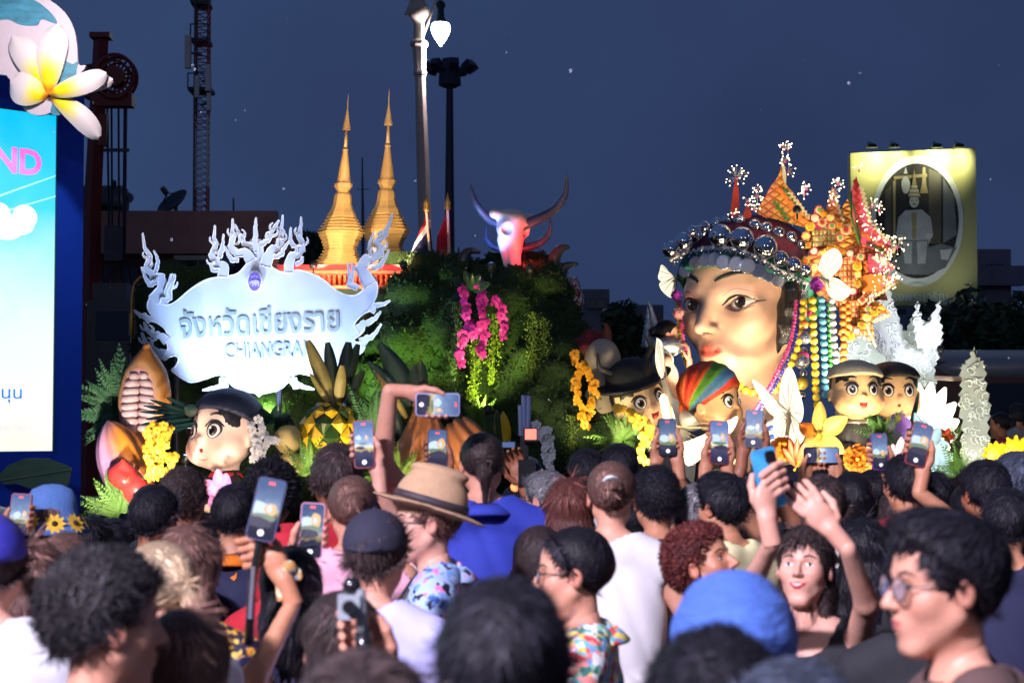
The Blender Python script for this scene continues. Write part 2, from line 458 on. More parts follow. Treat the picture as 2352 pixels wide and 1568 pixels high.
# ---- radio mast: red and white lattice
d = 62; t = thing('radio_mast', 'tall red and white lattice radio mast with panel antennas', 'radio mast', (W(462, 0, d).x, d, 0))
pb = W(462, 488, d); ptop = W(466, -60, d)
half = 15*S(d)
legs = [(-half, -half), (half, -half), (half, half), (-half, half)]
zs = np.linspace(pb.z-1.5, ptop.z, 45)
def mx(z): return pb.x + (ptop.x-pb.x)*(z-pb.z)/(ptop.z-pb.z)
for (lx, ly) in legs:
    for k in range(4):
        z0 = zs[0]+(zs[-1]-zs[0])*k/4; z1 = zs[0]+(zs[-1]-zs[0])*(k+1)/4
        MB().tube([(mx(z0)+lx, d+ly, z0), (mx(z1)+lx, d+ly, z1)], .03, 6).build('mast_leg', redst if k != 1 else mast_w, t)
for k in range(44):
    b = MB(); z0, z1 = zs[k], zs[k+1]
    for i in range(4):
        (ax, ay), (bx, by) = legs[i], legs[(i+1) % 4]
        b.tube([(mx(z0)+ax, d+ay, z0), (mx(z0)+bx, d+by, z0)], .015, 4)
        b.tube([(mx(z0)+ax, d+ay, z0), (mx(z1)+bx, d+by, z1)], .013, 4)
    b.build('lattice_bay', redst if not (11 <= k < 20) else mast_w, t)
for (px, py, w_, h_) in ((432, 120, 13, 75), (478, 180, 11, 60), (452, 200, 9, 50), (480, 235, 8, 40)):
    c = W(px, py, d-.6); MB().box(c, (w_*S(d), .25, h_*S(d))).build('panel_antenna', mat('antenna_grey', (.3, .3, .33), .5), t)
    MB().tube([c, (mx(c.z), d, c.z)], .04, 5).build('antenna_bracket', steel, t)
for py in (210, 12, 98):
    c = W(463, py, d); wd = 52 if py == 210 else 40
    MB().box((c.x, d, c.z), (wd*S(d), 1.0, .12)).build('platform', steel, t)
    r_ = MB(); 
    for s_ in (-1, 1): r_.tube([(c.x+s_*wd*S(d)/2, d-.5, c.z), (c.x+s_*wd*S(d)/2, d-.5, c.z+.5)], .025, 5)
    r_.tube([(c.x-wd*S(d)/2, d-.5, c.z+.5), (c.x+wd*S(d)/2, d-.5, c.z+.5)], .025, 5); r_.build('guard_rail', steel, t)
MB().tube([W(445, 488, d-.7), W(446, 210, d-.7), W(449, 0, d-.7)], .03, 5).build('cable_run', steel, t)

# ---- red crane mast with hose wheels
d = 30; t = thing('crane', 'rust red crane mast with a big hose wheel and hanging cables', 'crane', (W(212, 0, d).x, d, 0))
crane_red = mat('crane_red', srgb(112, 36, 26), .55, var=.35, vs_=3)
MB().tube([(W(205, 900, d).x, d, 0), W(212, 480, d), W(232, 92, d)], [.16, .14, .12], 4).build('mast', crane_red, t)
MB().box(W(233, 84, d), (.32, .32, .08)).build('mast_head', crane_red, t)
for (px, py, r_, n_) in ((266, 178, 76, 18), (212, 190, 56, 14)):
    c = W(px, py, d+(.35 if px < 230 else -.1)); rr = r_*.5*S(d)*1.25
    wh = MB(); wh2 = MB()
    ring = lambda rad, yy: [c+Vector((rad*math.cos(a)*.95, yy, rad*math.sin(a)*1.05)) for a in np.linspace(0, 2*math.pi, 29)]
    for yy in (-.12, .12):
        wh.tube(ring(rr, yy), .03, 5); wh.tube(ring(rr*.72, yy), .02, 5)
    wh.build('wheel_rim', crane_red, t)
    for k in range(n_):
        a = 2*math.pi*k/n_; MB().tube([c, c+Vector((rr*math.cos(a)*.95, .12, rr*math.sin(a)*1.05))], .018, 4).build('spoke', crane_red, t)
    MB().lathe([(.01, -.16), (rr*.5, -.16), (rr*.5, .16), (.01, .16)], c, 14, M=Matrix.Rotation(R(90), 3, 'X')).build('hub', crane_red, t)
MB().box(W(262, 232, d), (.62, .3, .2)).build('sheave_block', crane_red, t)
for (x0, x1) in ((246, 252), (256, 258), (272, 274), (286, 282), (290, 286)):
    MB().tube([W(x0, 235, d), W(x1, 640, d)], .018, 5).build('cable', steel, t)
MB().box(W(268, 345, d), (.4, .05, .05)).build('spreader', steel, t)
MB().box(W(264, 560, d), (.28, .28, .55)).build('hook_block', steel, t)
MB().box(W(232, 300, d), (.22, .18, .5)).build('winch', crane_red, t)

# ---- dark equipment truck at the foot of the crane
t = thing('equipment_truck', 'dark truck cab in the shade behind the blue screen frame', 'truck', (W(255, 0, 24).x, 24, 0))
dk = mat('truck_dark', (.02, .022, .03), .35, var=.3)
px_box(MB(), 200, 690, 330, 900, 24, 2.2).build('body', dk, t); px_box(MB(), 212, 650, 290, 690, 24.3, 1.6).build('roof', dk, t)
px_box(MB(), 220, 715, 300, 780, 23.97, .05).build('windscreen', darkwin, t)
for px in (215, 310):
    c = W(px, 0, 24.4); MB().lathe([(.05, -.15), (.45, -.15), (.5, -.1), (.5, .1), (.45, .15), (.05, .15)], (c.x, 24.4, .5), 18, M=Matrix.Rotation(R(90), 3, 'Y')).build('wheel', dk, t, True)
brass = mat('brass', srgb(190, 140, 70), .3, .9, var=.2)
t = thing('brass_rail', 'curved brass grab rail standing behind the cacao pod', 'rail', (W(303, 0, 17).x, 17, 0))
MB().tube(catmull([(W(302, 900, 17).x, 17, 0.05), W(303, 790, 17), W(303, 700, 17), W(309, 655, 17), W(325, 636, 17)], 6), .016, 8).build('tube', brass, t, True)
MB().lathe([(.027, -.1), (.027, .1)], W(303, 745, 17), 10).build('sleeve', brass, t)
MB().lathe([(.1, 0), (.1, .03), (.03, .05)], (W(302, 900, 17).x, 17, 0), 12).build('foot_plate', brass, t)

# ---- ornate street lamps (one in view, two unseen ones added behind the camera to light the crowd)
cream = mat('lamp_cream', srgb(222, 188, 165), .6, var=.12, vs_=4)
lampdk = mat('lamp_iron', (.01, .03, .035), .4, .3)
globe = mat('lamp_globe', (.9, 1, 1), .3, var=0, emit=(.82, 1.0, .98), es=22)
def street_lamp(label, base, sgn=1, lean=-.012, power=900, dz=0.):
    bx, by = base
    t = thing('street_lamp', label, 'street lamp', (bx, by, 0), 'ornate street lamps')
    zt = 9.9
    X = lambda z: bx + lean*(z+(dz if z > 2 else 0))
    prof = [(.55, 0), (.55, .5), (.45, .6), (.42, 1.4), (.32, 1.6), (.21, 1.8), (.185, 5.0), (.155, 6.75), (.155, 7.32), (.19, 7.34), (.2, 7.42), (.165, 7.5), (.19, 7.8), (.2, 8.1), (.26, 8.16), (.26, 8.24), (.15, 8.32)]
    mb = MB(); mb.lathe(prof, (0, 0, 0), 8, ph=R(22.5)); mb.v = [(p[0]+X(p[2]), p[1]+by, p[2]+(dz if p[2] > 2 else 0)) for p in mb.v]; smooth_by_angle(mb.build('pole', cream, t), 30)
    # seated bird-like figure on top
    Fm = Field((-.45, -.45, 8.2), (.45, .45, 10.6), .04)
    Fm.cap((-.05, 0, 8.25), (-.05, 0, 8.8), .1, .09, .05).cap((.05, 0, 8.25), (.06, 0, 8.8), .1, .1, .05)
    Fm.ell((0, 0, 9.1), (.3, .26, .3), .1).ell((-.05, 0, 9.5), (.22, .2, .35), .1).ell((.02, 0, 10.0), (.16, .16, .2), .08).cap((0, 0, 10.1), (0, 0, 10.4), .07, .02, .05)
    Fm.cap((-.2, 0, 9.2), (-.38, 0, 9.0), .1, .03, .08)
    V, Q = Fm.mesh(); V = V + np.array([X(8.5)-bx, 0, dz]); o = link('statuette', np_mesh('statuette', V, Q), t, cream)
    a = Vector((X(8.3)+.08, by, 8.3+dz)); tip = Vector((X(9)+sgn*.62, by, 9.75+dz))
    MB().tube([a, tip], .03, 8).build('brace', cream, t)
    MB().tube(catmull([(X(9), by, 9.6+dz), (X(9)+sgn*.35, by, 9.95+dz), tip], 5), .035, 8).build('arm', cream, t)
    MB().tube([tip, tip+Vector((0, 0, -.35))], .035, 8).build('drop_rod', cream, t)
    z0 = tip.z-.35
    MB().lathe([(.05, 0), (.09, -.04), (.13, -.1), (.13, -.18), (.09, -.24), (.1, -.42), (.14, -.55), (.18, -.6)][::-1], (tip.x, by, z0), 16).build('lamp_cap', lampdk, t, True)
    MB().lathe([(.01, -1.27), (.03, -1.24), (.1, -1.15), (.19, -1.01), (.25, -.87), (.265, -.77), (.24, -.67), (.17, -.6)], (tip.x, by, z0), 20).build('globe', globe, t, True)
    MB().lathe([(.17, -.6), (.21, -.62), (.21, -.64), (.17, -.66)], (tip.x, by, z0), 20).build('rim', mat('lamp_rim', (.5, .65, .65), .3), t)
    if power: point('light', (tip.x, by, z0-1.6), power, (.80, .82, 1.0), .25, t)
    return t
street_lamp('cream street lamp with a lit white globe rising above the moss mound', (W(996, 985, 52).x, 52), 1, -.034, 520, 4.2)
street_lamp('unseen cream street lamp added behind the photographer to light the crowd', (-4.6, -5.5), 1, 0, 800)  # unseen lamp, added to throw light on the crowd from behind the camera
street_lamp('second unseen cream street lamp, added further back behind the photographer for light', (9.5, -9.5), -1, 0, 500)  # another unseen lamp added behind the camera, weaker light from the right

# ---- unseen light tower, added behind the photographer to light the crowd
t = thing('added_light_tower', 'unseen black light tower added behind the photographer to light the crowd', 'light tower', (-5.2, -3.5, 0))
for (x, y) in ((-5.4, -3.7), (-5.0, -3.7), (-5.2, -3.3)): MB().tube([(x, y, 0), (x, y, 7.8)], .035, 6).build('mast_leg', steel, t)
for k in range(13): MB().tube([(-5.4, -3.7, .6*k), (-5.0, -3.7, .6*k+.3), (-5.2, -3.3, .6*k+.6)], .015, 5).build('brace', steel, t)
for i, (x, to, e) in enumerate(((-5.6, (-1.4, 4.8, 1.5), 5200), (-5.2, (.5, 5.4, 1.5), 6400), (-4.8, (1.7, 3.6, 1.5), 4200))):
    c = Vector((x, -3.5, 7.9)); dv = (Vector(to)-c).normalized()
    MB().box(c-dv*.12, (.3, .2, .25), dv.to_track_quat('Z', 'Y').to_matrix()).build('flood_head', lampdk, t)
    spot('flood_beam', c+dv*.1, to, e, (.86, .78, 1.0), 38, .7, .25, t)
# ---- high mast floodlight pole, unlit
d = 75; a = W(1033, 150, d); t = thing('high_mast', 'dark high mast pole with a ring of unlit floodlights', 'light mast', (a.x, d, 0))
dkm = mat('mast_dark', (.018, .02, .045), .6)
MB().tube([(a.x, d, 0), (a.x, d, a.z-.5)], [.3, .13], 10).build('pole', dkm, t)
MB().lathe([(.25, -.9), (.45, -.8), (.42, -.2), (.3, .25)], (a.x, d, a.z), 12).build('head_ring', dkm, t)
for k in range(8):
    an = 2*math.pi*k/8+.2; c = Vector((a.x+.9*math.cos(an), d+.9*math.sin(an), a.z-.1))
    MB().tube([(a.x, d, a.z-.4), c], .05, 5).build('bracket', dkm, t)
    MB().box(c, (.38, .38, .3), Matrix.Rotation(an, 3, 'Z') @ Matrix.Rotation(R(-35), 3, 'Y')).build('floodlight', dkm, t)

# ---- trees: dark masses with leaf-sized faces
bark = mat('bark', (.05, .035, .025), .9, var=.3, bump=.4, bs=30)
leafd = mat('tree_leaf', (.028, .055, .022), .6, var=.45, vs_=2)
def tree(label, px, py, d, rx, rz_, n=2600, leaf=.16, seed=1):
    c = W(px, py, d); rg = np.random.default_rng(seed)
    t = thing('tree', label, 'tree', (c.x, d, 0), 'trees along the avenue')
    tb = MB(); tb.tube([(c.x, d, 0), (c.x+.1, d, c.z*.5), (c.x, d, c.z)], [.28, .2, .12], 8)
    cl = []
    for k in range(26):
        v = rg.normal(size=3); v /= np.linalg.norm(v); s = rg.uniform(.35, .95)
        p = Vector((c.x+v[0]*rx*s, d+v[1]*rx*s, c.z+v[2]*rz_*s)); cl.append((p, rg.uniform(.22, .42)*rx))
        if k < 9: tb.tube([(c.x, d, c.z*.55+k*.05), (Vector((c.x, d, c.z))+p)/2, p], [.1, .06, .02], 5)
    tb.build('trunk', bark, t)
    V = []; Fc = []
    for i in range(n):
        p, r_ = cl[rg.integers(len(cl))]
        v = rg.normal(size=3); v /= np.linalg.norm(v); q = np.array(p)+v*r_*rg.uniform(.5, 1.05)
        a = rg.normal(size=3); a /= np.linalg.norm(a); b = np.cross(a, rg.normal(size=3)); b /= np.linalg.norm(b)
        L = leaf*rg.uniform(.7, 1.5); n0 = len(V)
        V += [tuple(q-a*L), tuple(q+b*L*.45), tuple(q+a*L), tuple(q-b*L*.45)]; Fc.append((n0, n0+1, n0+2, n0+3))
    m_ = MB(); m_.v = V; m_.f = Fc; m_.build('crown', leafd, t)
tree('dark leafy tree under the right edge of the billboard', 2215, 775, 33, .95, .55, 2600, .1, 1)
tree('broad dark tree behind the carved silver column', 2315, 778, 36, 1.5, .6, 3200, .12, 2)
tree('dark tree between the silver crown and the low grey block', 1440, 765, 40, .75, .62, 2200, .1, 3)
tree('dark tree beside the left golden pagoda', 722, 590, 45, .55, .5, 1500, .12, 4)
tree('dark tree glimpsed behind the flame sign', 450, 700, 40, .8, .6, 1500, .12, 5)

# ---- bus behind the right side
d = 24; a = W(2150, 798, d); b = W(2420, 798, d)
t = thing('bus', 'dark bus with a pale roof edge parked behind the carved column', 'bus', ((a.x+b.x)/2, d, 0))
busr = mat('bus_red', (.06, .012, .01), .4); bush = mat('bus_roof', (.16, .17, .2), .4)
X0, X1 = a.x, b.x+2
MB().box(((X0+X1)/2, d+1.25, 1.55), (X1-X0, 2.5, 2.3)).build('body', busr, t)
MB().lathe([(.01, X0-.05), (.3, X0), (.34, X0+.2), (.34, X1), (.01, X1+.05)], (0, d+1.2, 2.62), 12, sx=.8, sy=4, M=Matrix(((0, 0, 1), (0, 1, 0), (1, 0, 0)))).build('roof', bush, t, True)
for k in range(4):
    x = X0+.35+k*.95
    w_ = MB().box((x+.35, d-.02, 2.0), (.78, .04, .85)).build('window', darkwin, t)
for x in (X0+.6, X1-1): MB().lathe([(.05, -.14), (.42, -.14), (.48, -.08), (.48, .1), (.05, .12)], (x, d-.02, .5), 18, M=Matrix.Rotation(R(90), 3, 'X')).build('wheel', dk, t)
MB().box((X0+.1, d-.05, 1.5), (.16, .06, .1)).build('lamp', mat('bus_lamp', (.9, .95, .9), .3, var=0, emit=(.8, 1, .9), es=1.2), t)

# ---- lit billboard with an oval picture
d = 42; t = thing('billboard', 'tall pale green lit billboard with an oval grey portrait of a seated robed figure', 'billboard', (W(2098, 0, d).x, d, 0))
bbm = mat('billboard_print', srgb(196, 192, 122), .6, var=.06, vs_=.6)
def BB(x, y, e=0.):  # board plane, right side slightly nearer
    p = W(x, y, d - (x-2098)/290*.9); return Vector((p.x, p.y-e, p.z))
quad = lambda pts, dep: ([BB(*p) for p in pts] + [BB(*p)+Vector((0, dep, 0)) for p in pts], [(0, 3, 2, 1), (4, 5, 6, 7), (0, 1, 5, 4), (1, 2, 6, 5), (2, 3, 7, 6), (3, 0, 4, 7)])
MB().add(*quad([(1953, 352), (2241, 340), (2246, 702), (1958, 702)], .35)).build('board', bbm, t)
def oval(cx, cy, rx, ry, e, m, name, n=48, hole=None):
    P = [BB(cx+rx*math.cos(a), cy+ry*math.sin(a), e) for a in np.linspace(0, 2*math.pi, n, endpoint=False)]
    mb = MB(); mb.add(P, [tuple(range(n-1, -1, -1))])
    return mb.build(name, m, t)
mb = MB(); A = [BB(2106+106*math.cos(a), 508+150*math.sin(a), .035) for a in np.linspace(0, 2*math.pi, 48, endpoint=False)]
mb.add(A, [tuple(range(47, -1, -1))]).build('pale_oval', mat('print_white', srgb(222, 226, 214), .6, var=.03), t)
# soft grey picture: interior with columns, seated figure in pale robes
pic = [('print_dark', srgb(38, 36, 34)), ('print_mid', srgb(82, 78, 64)), ('print_gold', srgb(150, 138, 92)), ('print_pale', srgb(168, 172, 168)), ('print_light', srgb(196, 198, 190)), ('print_grey', srgb(112, 116, 116))]
PM = {k: mat(k, c, .65, var=.3, vs_=2.5) for k, c in pic}
oval(2106, 508, 95, 132, .05, PM['print_dark'], 'picture_ground')
LAY = [.055]
def patch(m, pts, name='picture_patch'):
    LAY[0] += .0015; P = [BB(x, y, LAY[0]) for x, y in pts]
    n = len(P); ar = sum(pts[i][0]*pts[(i+1) % n][1]-pts[(i+1) % n][0]*pts[i][1] for i in range(n))
    MB().add(P, [tuple(range(n)) if ar < 0 else tuple(range(n-1, -1, -1))]).build(name, PM[m], t)
def blob(m, cx, cy, rx, ry, n=20, rot=0):
    patch(m, [(cx+rx*math.cos(a)*math.cos(rot)-ry*math.sin(a)*math.sin(rot), cy+rx*math.cos(a)*math.sin(rot)+ry*math.sin(a)*math.cos(rot)) for a in np.linspace(0, 2*math.pi, n, endpoint=False)])
patch('print_mid', [(2032, 440), (2046, 425), (2046, 600), (2032, 575)]); patch('print_gold', [(2050, 418), (2056, 413), (2056, 605), (2050, 600)])
patch('print_mid', [(2132, 388), (2160, 400), (2160, 560), (2132, 560)]); patch('print_grey', [(2165, 410), (2190, 450), (2196, 540), (2165, 560)])
patch('print_gold', [(2052, 406), (2128, 400), (2128, 407), (2052, 413)]); blob('print_light', 2079, 426, 10, 20); patch('print_light', [(2074, 400), (2079, 385), (2084, 400)])
patch('print_gold', [(2118, 385), (2124, 385), (2126, 425), (2131, 445), (2111, 445), (2116, 425)])
patch('print_grey', [(2160, 560), (2195, 570), (2170, 615), (2130, 632), (2070, 630), (2045, 600), (2060, 590)])
patch('print_light', [(2158, 575), (2186, 572), (2176, 598), (2160, 596)])
patch('print_pale', [(2062, 500), (2078, 484), (2116, 482), (2136, 500), (2142, 540), (2132, 560), (2066, 560), (2056, 545)])       # robe
patch('print_grey', [(2070, 552), (2130, 552), (2134, 600), (2118, 612), (2078, 612), (2066, 598)])
patch('print_pale', [(2072, 555), (2094, 556), (2092, 606), (2076, 606)]); patch('print_pale', [(2104, 556), (2128, 555), (2124, 606), (2106, 606)])
blob('print_light', 2066, 545, 8, 6); blob('print_light', 2132, 543, 8, 6); patch('print_gold', [(2092, 490), (2104, 490), (2102, 550), (2094, 550)])
blob('print_light', 2098, 464, 11, 14); blob('print_mid', 2098, 470, 4, 1.5); blob('print_dark', 2093, 461, 2.4, 1.1); blob('print_dark', 2103, 461, 2.4, 1.1)
patch('print_gold', [(2084, 454), (2088, 440), (2093, 425), (2096, 405), (2098, 390), (2100, 405), (2103, 425), (2108, 440), (2112, 454)])
for yy, hw in ((450, 13), (441, 10), (431, 7)): patch('print_light', [(2098-hw, yy), (2098+hw, yy), (2098+hw, yy-3), (2098-hw, yy-3)])
# printed scroll ornament and lettering under the picture
for k in range(7):
    blob('print_light', 2088+k*6, 654-3*math.sin(k/6*math.pi)+abs(k-3)*.6, 2.2, 2.2, 10)
lt = mat('print_letter', srgb(205, 235, 240), .6, var=0)
put_text('ทรงพระเจริญ', lambda x, y, e: BB(x, y, .04+e), (2052-18, 697, 2176, 670), 'lettering', lt, t, .0, .0)
for k in range(4):
    x = (1992, 2043, 2140, 2190)[k]; c = BB(x, 347, .55); arm0 = BB(x, 342, 0)
    MB().tube([arm0, arm0+Vector((0, -.2, .12)), c+Vector((0, 0, .05))], .025, 6).build('lamp_arm', lampdk, t)
    MB().lathe([(.03, .1), (.1, .06), (.13, 0)][::-1], c, 12).build('lamp_hood', lampdk, t, True)
    spot('lamp_light', c+Vector((0, -.02, -.02)), BB(x, 372, -.05), 70 if k != 2 else 105, (1, 1, .66), 100, .9, .05, t)
for s_ in (-1, 1):
    c = BB(2098+s_*90, 700); MB().tube([(c.x, c.y+.25, 0), (c.x, c.y+.25, c.z+1)], .12, 8).build('post', steel, t)
# glow of its own footlight on the print
for x in (2040, 2150):
    c = BB(x, 715, 1.2); spot('foot_light', c, BB(x, 560), 30, (.95, 1, .9), 95, .9, .1, t)
    MB().box(c+Vector((0, -.05, -.08)), (.25, .18, .12)).build('foot_lamp', lampdk, t)

# ---- LED screen on the left with its blue frame
dS = 11.0
sdir = Vector((1, 1.0, 0)).normalized()             # along the screen towards its far (right) end
e1 = W(125, 650, dS); E1 = Vector((e1.x, e1.y, 0)); snrm = Vector((sdir.y, -sdir.x, 0))
def SC(u, z, e=0.):                                  # u metres left of the right edge
    p = E1 - sdir*u + snrm*e; return Vector((p.x, p.y, z))
zb, zt = W(125, 1035, dS).z, W(125, 265, dS).z
t = thing('led_screen', 'big glowing led screen with cyan sky and pink letters in a blue frame', 'screen', SC(1.5, 0))
SW = 5.6
m = bpy.data.materials.new('screen_picture'); m.use_nodes = True; N = m.node_tree.nodes; L = m.node_tree.links
b = N['Principled BSDF']; b.inputs['Base Color'].default_value = (.02, .02, .02, 1); b.inputs['Roughness'].default_value = .5
tcn = N.new('ShaderNodeTexCoord'); sp = N.new('ShaderNodeSeparateXYZ'); L.new(tcn.outputs['Object'], sp.inputs[0])
mr = N.new('ShaderNodeMapRange'); mr.inputs[1].default_value = zb; mr.inputs[2].default_value = zt; L.new(sp.outputs[2], mr.inputs[0])
cr = N.new('ShaderNodeValToRGB'); el = cr.color_ramp.elements
el[0].position = 0; el[0].color = (.42, .43, .36, 1); el[1].position = 1; el[1].color = (.0, .24, .42, 1)
for p_, c_ in ((.08, (.42, .44, .40)), (.35, (.37, .45, .47)), (.58, (.22, .42, .47)), (.75, (.03, .33, .45))): e = el.new(p_); e.color = (*c_, 1)
nn = N.new('ShaderNodeTexNoise'); nn.inputs['Scale'].default_value = 2.5; nn.inputs['Detail'].default_value = 4; L.new(tcn.outputs['Object'], nn.inputs[0])
ad = N.new('ShaderNodeMath'); ad.operation = 'MULTIPLY_ADD'; ad.inputs[1].default_value = -.28; L.new(nn.outputs[0], ad.inputs[0]); L.new(mr.outputs[0], ad.inputs[2])
ad2 = N.new('ShaderNodeMath'); ad2.inputs[1].default_value = .14; L.new(ad.outputs[0], ad2.inputs[0]); L.new(ad2.outputs[0], cr.inputs[0])
L.new(cr.outputs[0], b.inputs['Emission Color']); b.inputs['Emission Strength'].default_value = 2.5
scr = MB(); scr.add([SC(0, zb), SC(SW, zb), SC(SW, zt), SC(0, zt)], [(0, 3, 2, 1)])
scr.v = [tuple(p) for p in scr.v]; so = scr.build('display', m, t)
so.data.vertices.foreach_get  # keep world heights in object space for the ramp
so.location = (0, 0, 0)
blue = mat('frame_blue', srgb(20, 70, 200), .45, var=.06); blued = mat('frame_side', srgb(24, 30, 80), .5, var=.1)
fw = .19
zt2 = zt + .16
fr = MB(); fr.add([SC(-fw, 0, -.004), SC(0, 0, -.004), SC(0, zt2, -.004), SC(-fw, zt2-.03, -.004)], [(0, 3, 2, 1)])
fr.add([SC(-fw, 0, -.004), SC(-fw, 0, -.8), SC(-fw, zt2, -.8), SC(-fw, zt2-.03, -.004)], [(0, 1, 2, 3)])
fr.build('frame_post', blue, t)
MB().add([SC(0, 0, .002), SC(SW, 0, .002), SC(SW, zb-.002, .002), SC(0, zb-.002, .002)], [(0, 3, 2, 1)]).build('frame_base', blue, t)
MB().add([SC(0, zt, .002), SC(SW, zt, .002), SC(SW, zt+.9, .002)] + [SC(.9-.9*k/6, zt+.12+.5*(1-(k/6)**.6), .002) for k in range(7)], [tuple(range(9, -1, -1))]).build('frame_header', blue, t)
MB().box(SC(SW/2-.1, (zt)/2, -.45), (SW, .5, zt-.05), Matrix.Rotation(R(45), 3, 'Z')).build('back_case', blued, t)
tr = MB(); tr.tube([SC(0, zb-.01, .006), SC(0, zt, .006), SC(SW, zt, .006)], .006, 4).build('screen_trim', mat('trim_dark', (.02, .1, .12), .4), t)
LETM = mat('screen_letter', (1, .3, .75), .5, var=0, emit=(1.0, .16, .62), es=1.15)
put_text('ND', lambda x, y, e: SC(x, y, .006), ((125-8)*S(dS)*1.36, W(95, 409, dS).z, (125-97)*S(dS)*1.36, W(95, 350, dS).z), 'lettering', LETM, t, 0, .035)
put_text('E', lambda x, y, e: SC(x, y, .006), ((125+16)*S(dS)*1.36, W(0, 334, dS).z, (125-4)*S(dS)*1.36, W(0, 302, dS).z), 'lettering', LETM, t, 0, .035)
put_text('สนับสนุน', lambda x, y, e: SC(x, y, .006), ((125+52)*S(dS)*1.4, W(66, 926, dS).z, (125-66)*S(dS)*1.4, W(66, 886, dS).z), 'lettering', mat('screen_blue_letter', (.02, .2, .8), .5, var=0, emit=(.02, .2, .8), es=1.1), t, 0, .004)
put_text('Mont Fleur', lambda x, y, e: SC(x, y, .006), ((125-20)*S(dS)*1.4, W(66, 990, dS).z, (125-78)*S(dS)*1.4, W(66, 972, dS).z), 'lettering', mat('screen_pink_letter', (.9, .4, .5), .5, var=0, emit=(1.0, .55, .6), es=1.2), t, 0, 0)
cl = MB()
for (u, py, rx, rz_) in ((.27, 525, .13, .06), (.2, 505, .08, .07), (.32, 540, .1, .05), (.36, 505, .07, .07)):
    z = W(60, py, dS).z; cl.add([SC(u+rx*math.cos(a), z+rz_*math.sin(a), .004+.0004*rx) for a in np.linspace(0, 2*math.pi, 18, endpoint=False)], [tuple(range(17, -1, -1))])
cl.build('screen_cloud', mat('cloud_glow', (1, 1, 1), .5, var=0, emit=(1, 1, 1), es=1.2), t)
for (pa, pb_) in (((0, 475), (125, 405)), ((0, 512), (125, 452))):
    z0, z1 = W(0, pa[1], dS).z, W(125, pb_[1], dS).z; u0 = 125*S(dS)*1.36
    MB().add([SC(u0, z0, .003), SC(u0, z0+.012, .003), SC(0, z1+.006, .003), SC(0, z1, .003)], [(0, 1, 2, 3)]).build('light_streak', mat('streak_glow', (.4, .9, 1), .5, var=0, emit=(.4, .8, .95), es=1.2), t)
# printed leaf on the blue base
lp = [(-5, 1095), (20, 1068), (60, 1052), (110, 1052), (150, 1066), (167, 1075), (160, 1110), (140, 1135), (90, 1128), (40, 1110), (10, 1112)]
dl = 10.72
t2 = thing('leaf_cutout', 'dark green leaf cut-out fixed under the led screen', 'leaf panel', W(80, 1095, dl))
mb = MB(); mb.prism([(W(x, y, dl).x, W(x, y, dl).z) for x, y in lp], dl-.02, dl); mb.build('leaf_plate', mat('leaf_print', (.02, .07, .04), .5, var=.4, vs_=6, stretch=(1, 1, 6)), t2)
MB().tube([W(0, 1104, dl-.025), W(90, 1090, dl-.025), W(165, 1078, dl-.025)], .004, 5).build('leaf_rib', mat('leaf_rib', (.05, .12, .06), .5), t2)
t2 = thing('speaker_cowl', 'smooth grey curved cowl below the leaf at the left edge', 'cowl', W(10, 1200, 9.8))
Fm = Field((-.6, -.3, -.6), (.5, .3, .35), .03); Fm.ell((-.15, 0, -.2), (.42, .2, .3), .05).ell((-.2, 0, -.35), (.38, .2, .3), .1)
V, Q = Fm.mesh(); link('shell', np_mesh('shell', V, Q), t2, mat('cowl_grey', (.2, .2, .24), .35))

# frangipani cut-out with five petals, wave panel behind
df = 10.5
t = thing('flower_panel', 'white and yellow frangipani cut-out over a cream disc with teal waves', 'flower panel', W(115, 200, df))
def FP(x, y, e=0): p = W(x, y, df); return Vector((p.x, df-e, p.z))
def plate(pts, e0, e1, m, name, par, fm=FP, sm=0):
    if sm: pts = [(p.x, p.z) for p in catmull([Vector((x, 0, y)) for x, y in pts] + [Vector((pts[0][0], 0, pts[0][1]))], sm)[:-1]]
    q = [(fm(x, y).x, fm(x, y).z) for x, y in pts]
    y_ = fm(*pts[0]).y
    return MB().prism(q, y_-e1, y_-e0).build(name, m, par)
creamp = mat('print_cream', srgb(205, 185, 195), .55, var=.06)
plate([(-60, -40), (40, -30), (105, -4), (150, 30), (172, 68), (180, 110), (183, 150), (200, 155), (170, 190), (120, 260), (60, 255), (18, 175), (-60, 170)], 0, .03, creamp, 'disc', t, sm=4)
teal = mat('print_teal', srgb(60, 130, 155), .5, var=.5, vs_=9, stretch=(1, 1, 3))
plate([(-40, -5), (40, -10), (90, 8), (125, 38), (133, 58), (100, 48), (88, 62), (50, 60), (20, 48), (-40, 52)], .032, .036, teal, 'wave_print', t, sm=4)
plate([(150, 140), (170, 150), (182, 145), (178, 175), (183, 205), (150, 262), (120, 262), (130, 220)], .032, .036, teal, 'wave_print', t, sm=4)
pm = bpy.data.materials.new('petal_print'); pm.use_nodes = True; N = pm.node_tree.nodes; L = pm.node_tree.links
a = N.new('ShaderNodeVertexColor'); a.layer_name = 'Col'; L.new(a.outputs[0], N['Principled BSDF'].inputs['Base Color']); N['Principled BSDF'].inputs['Roughness'].default_value = .45
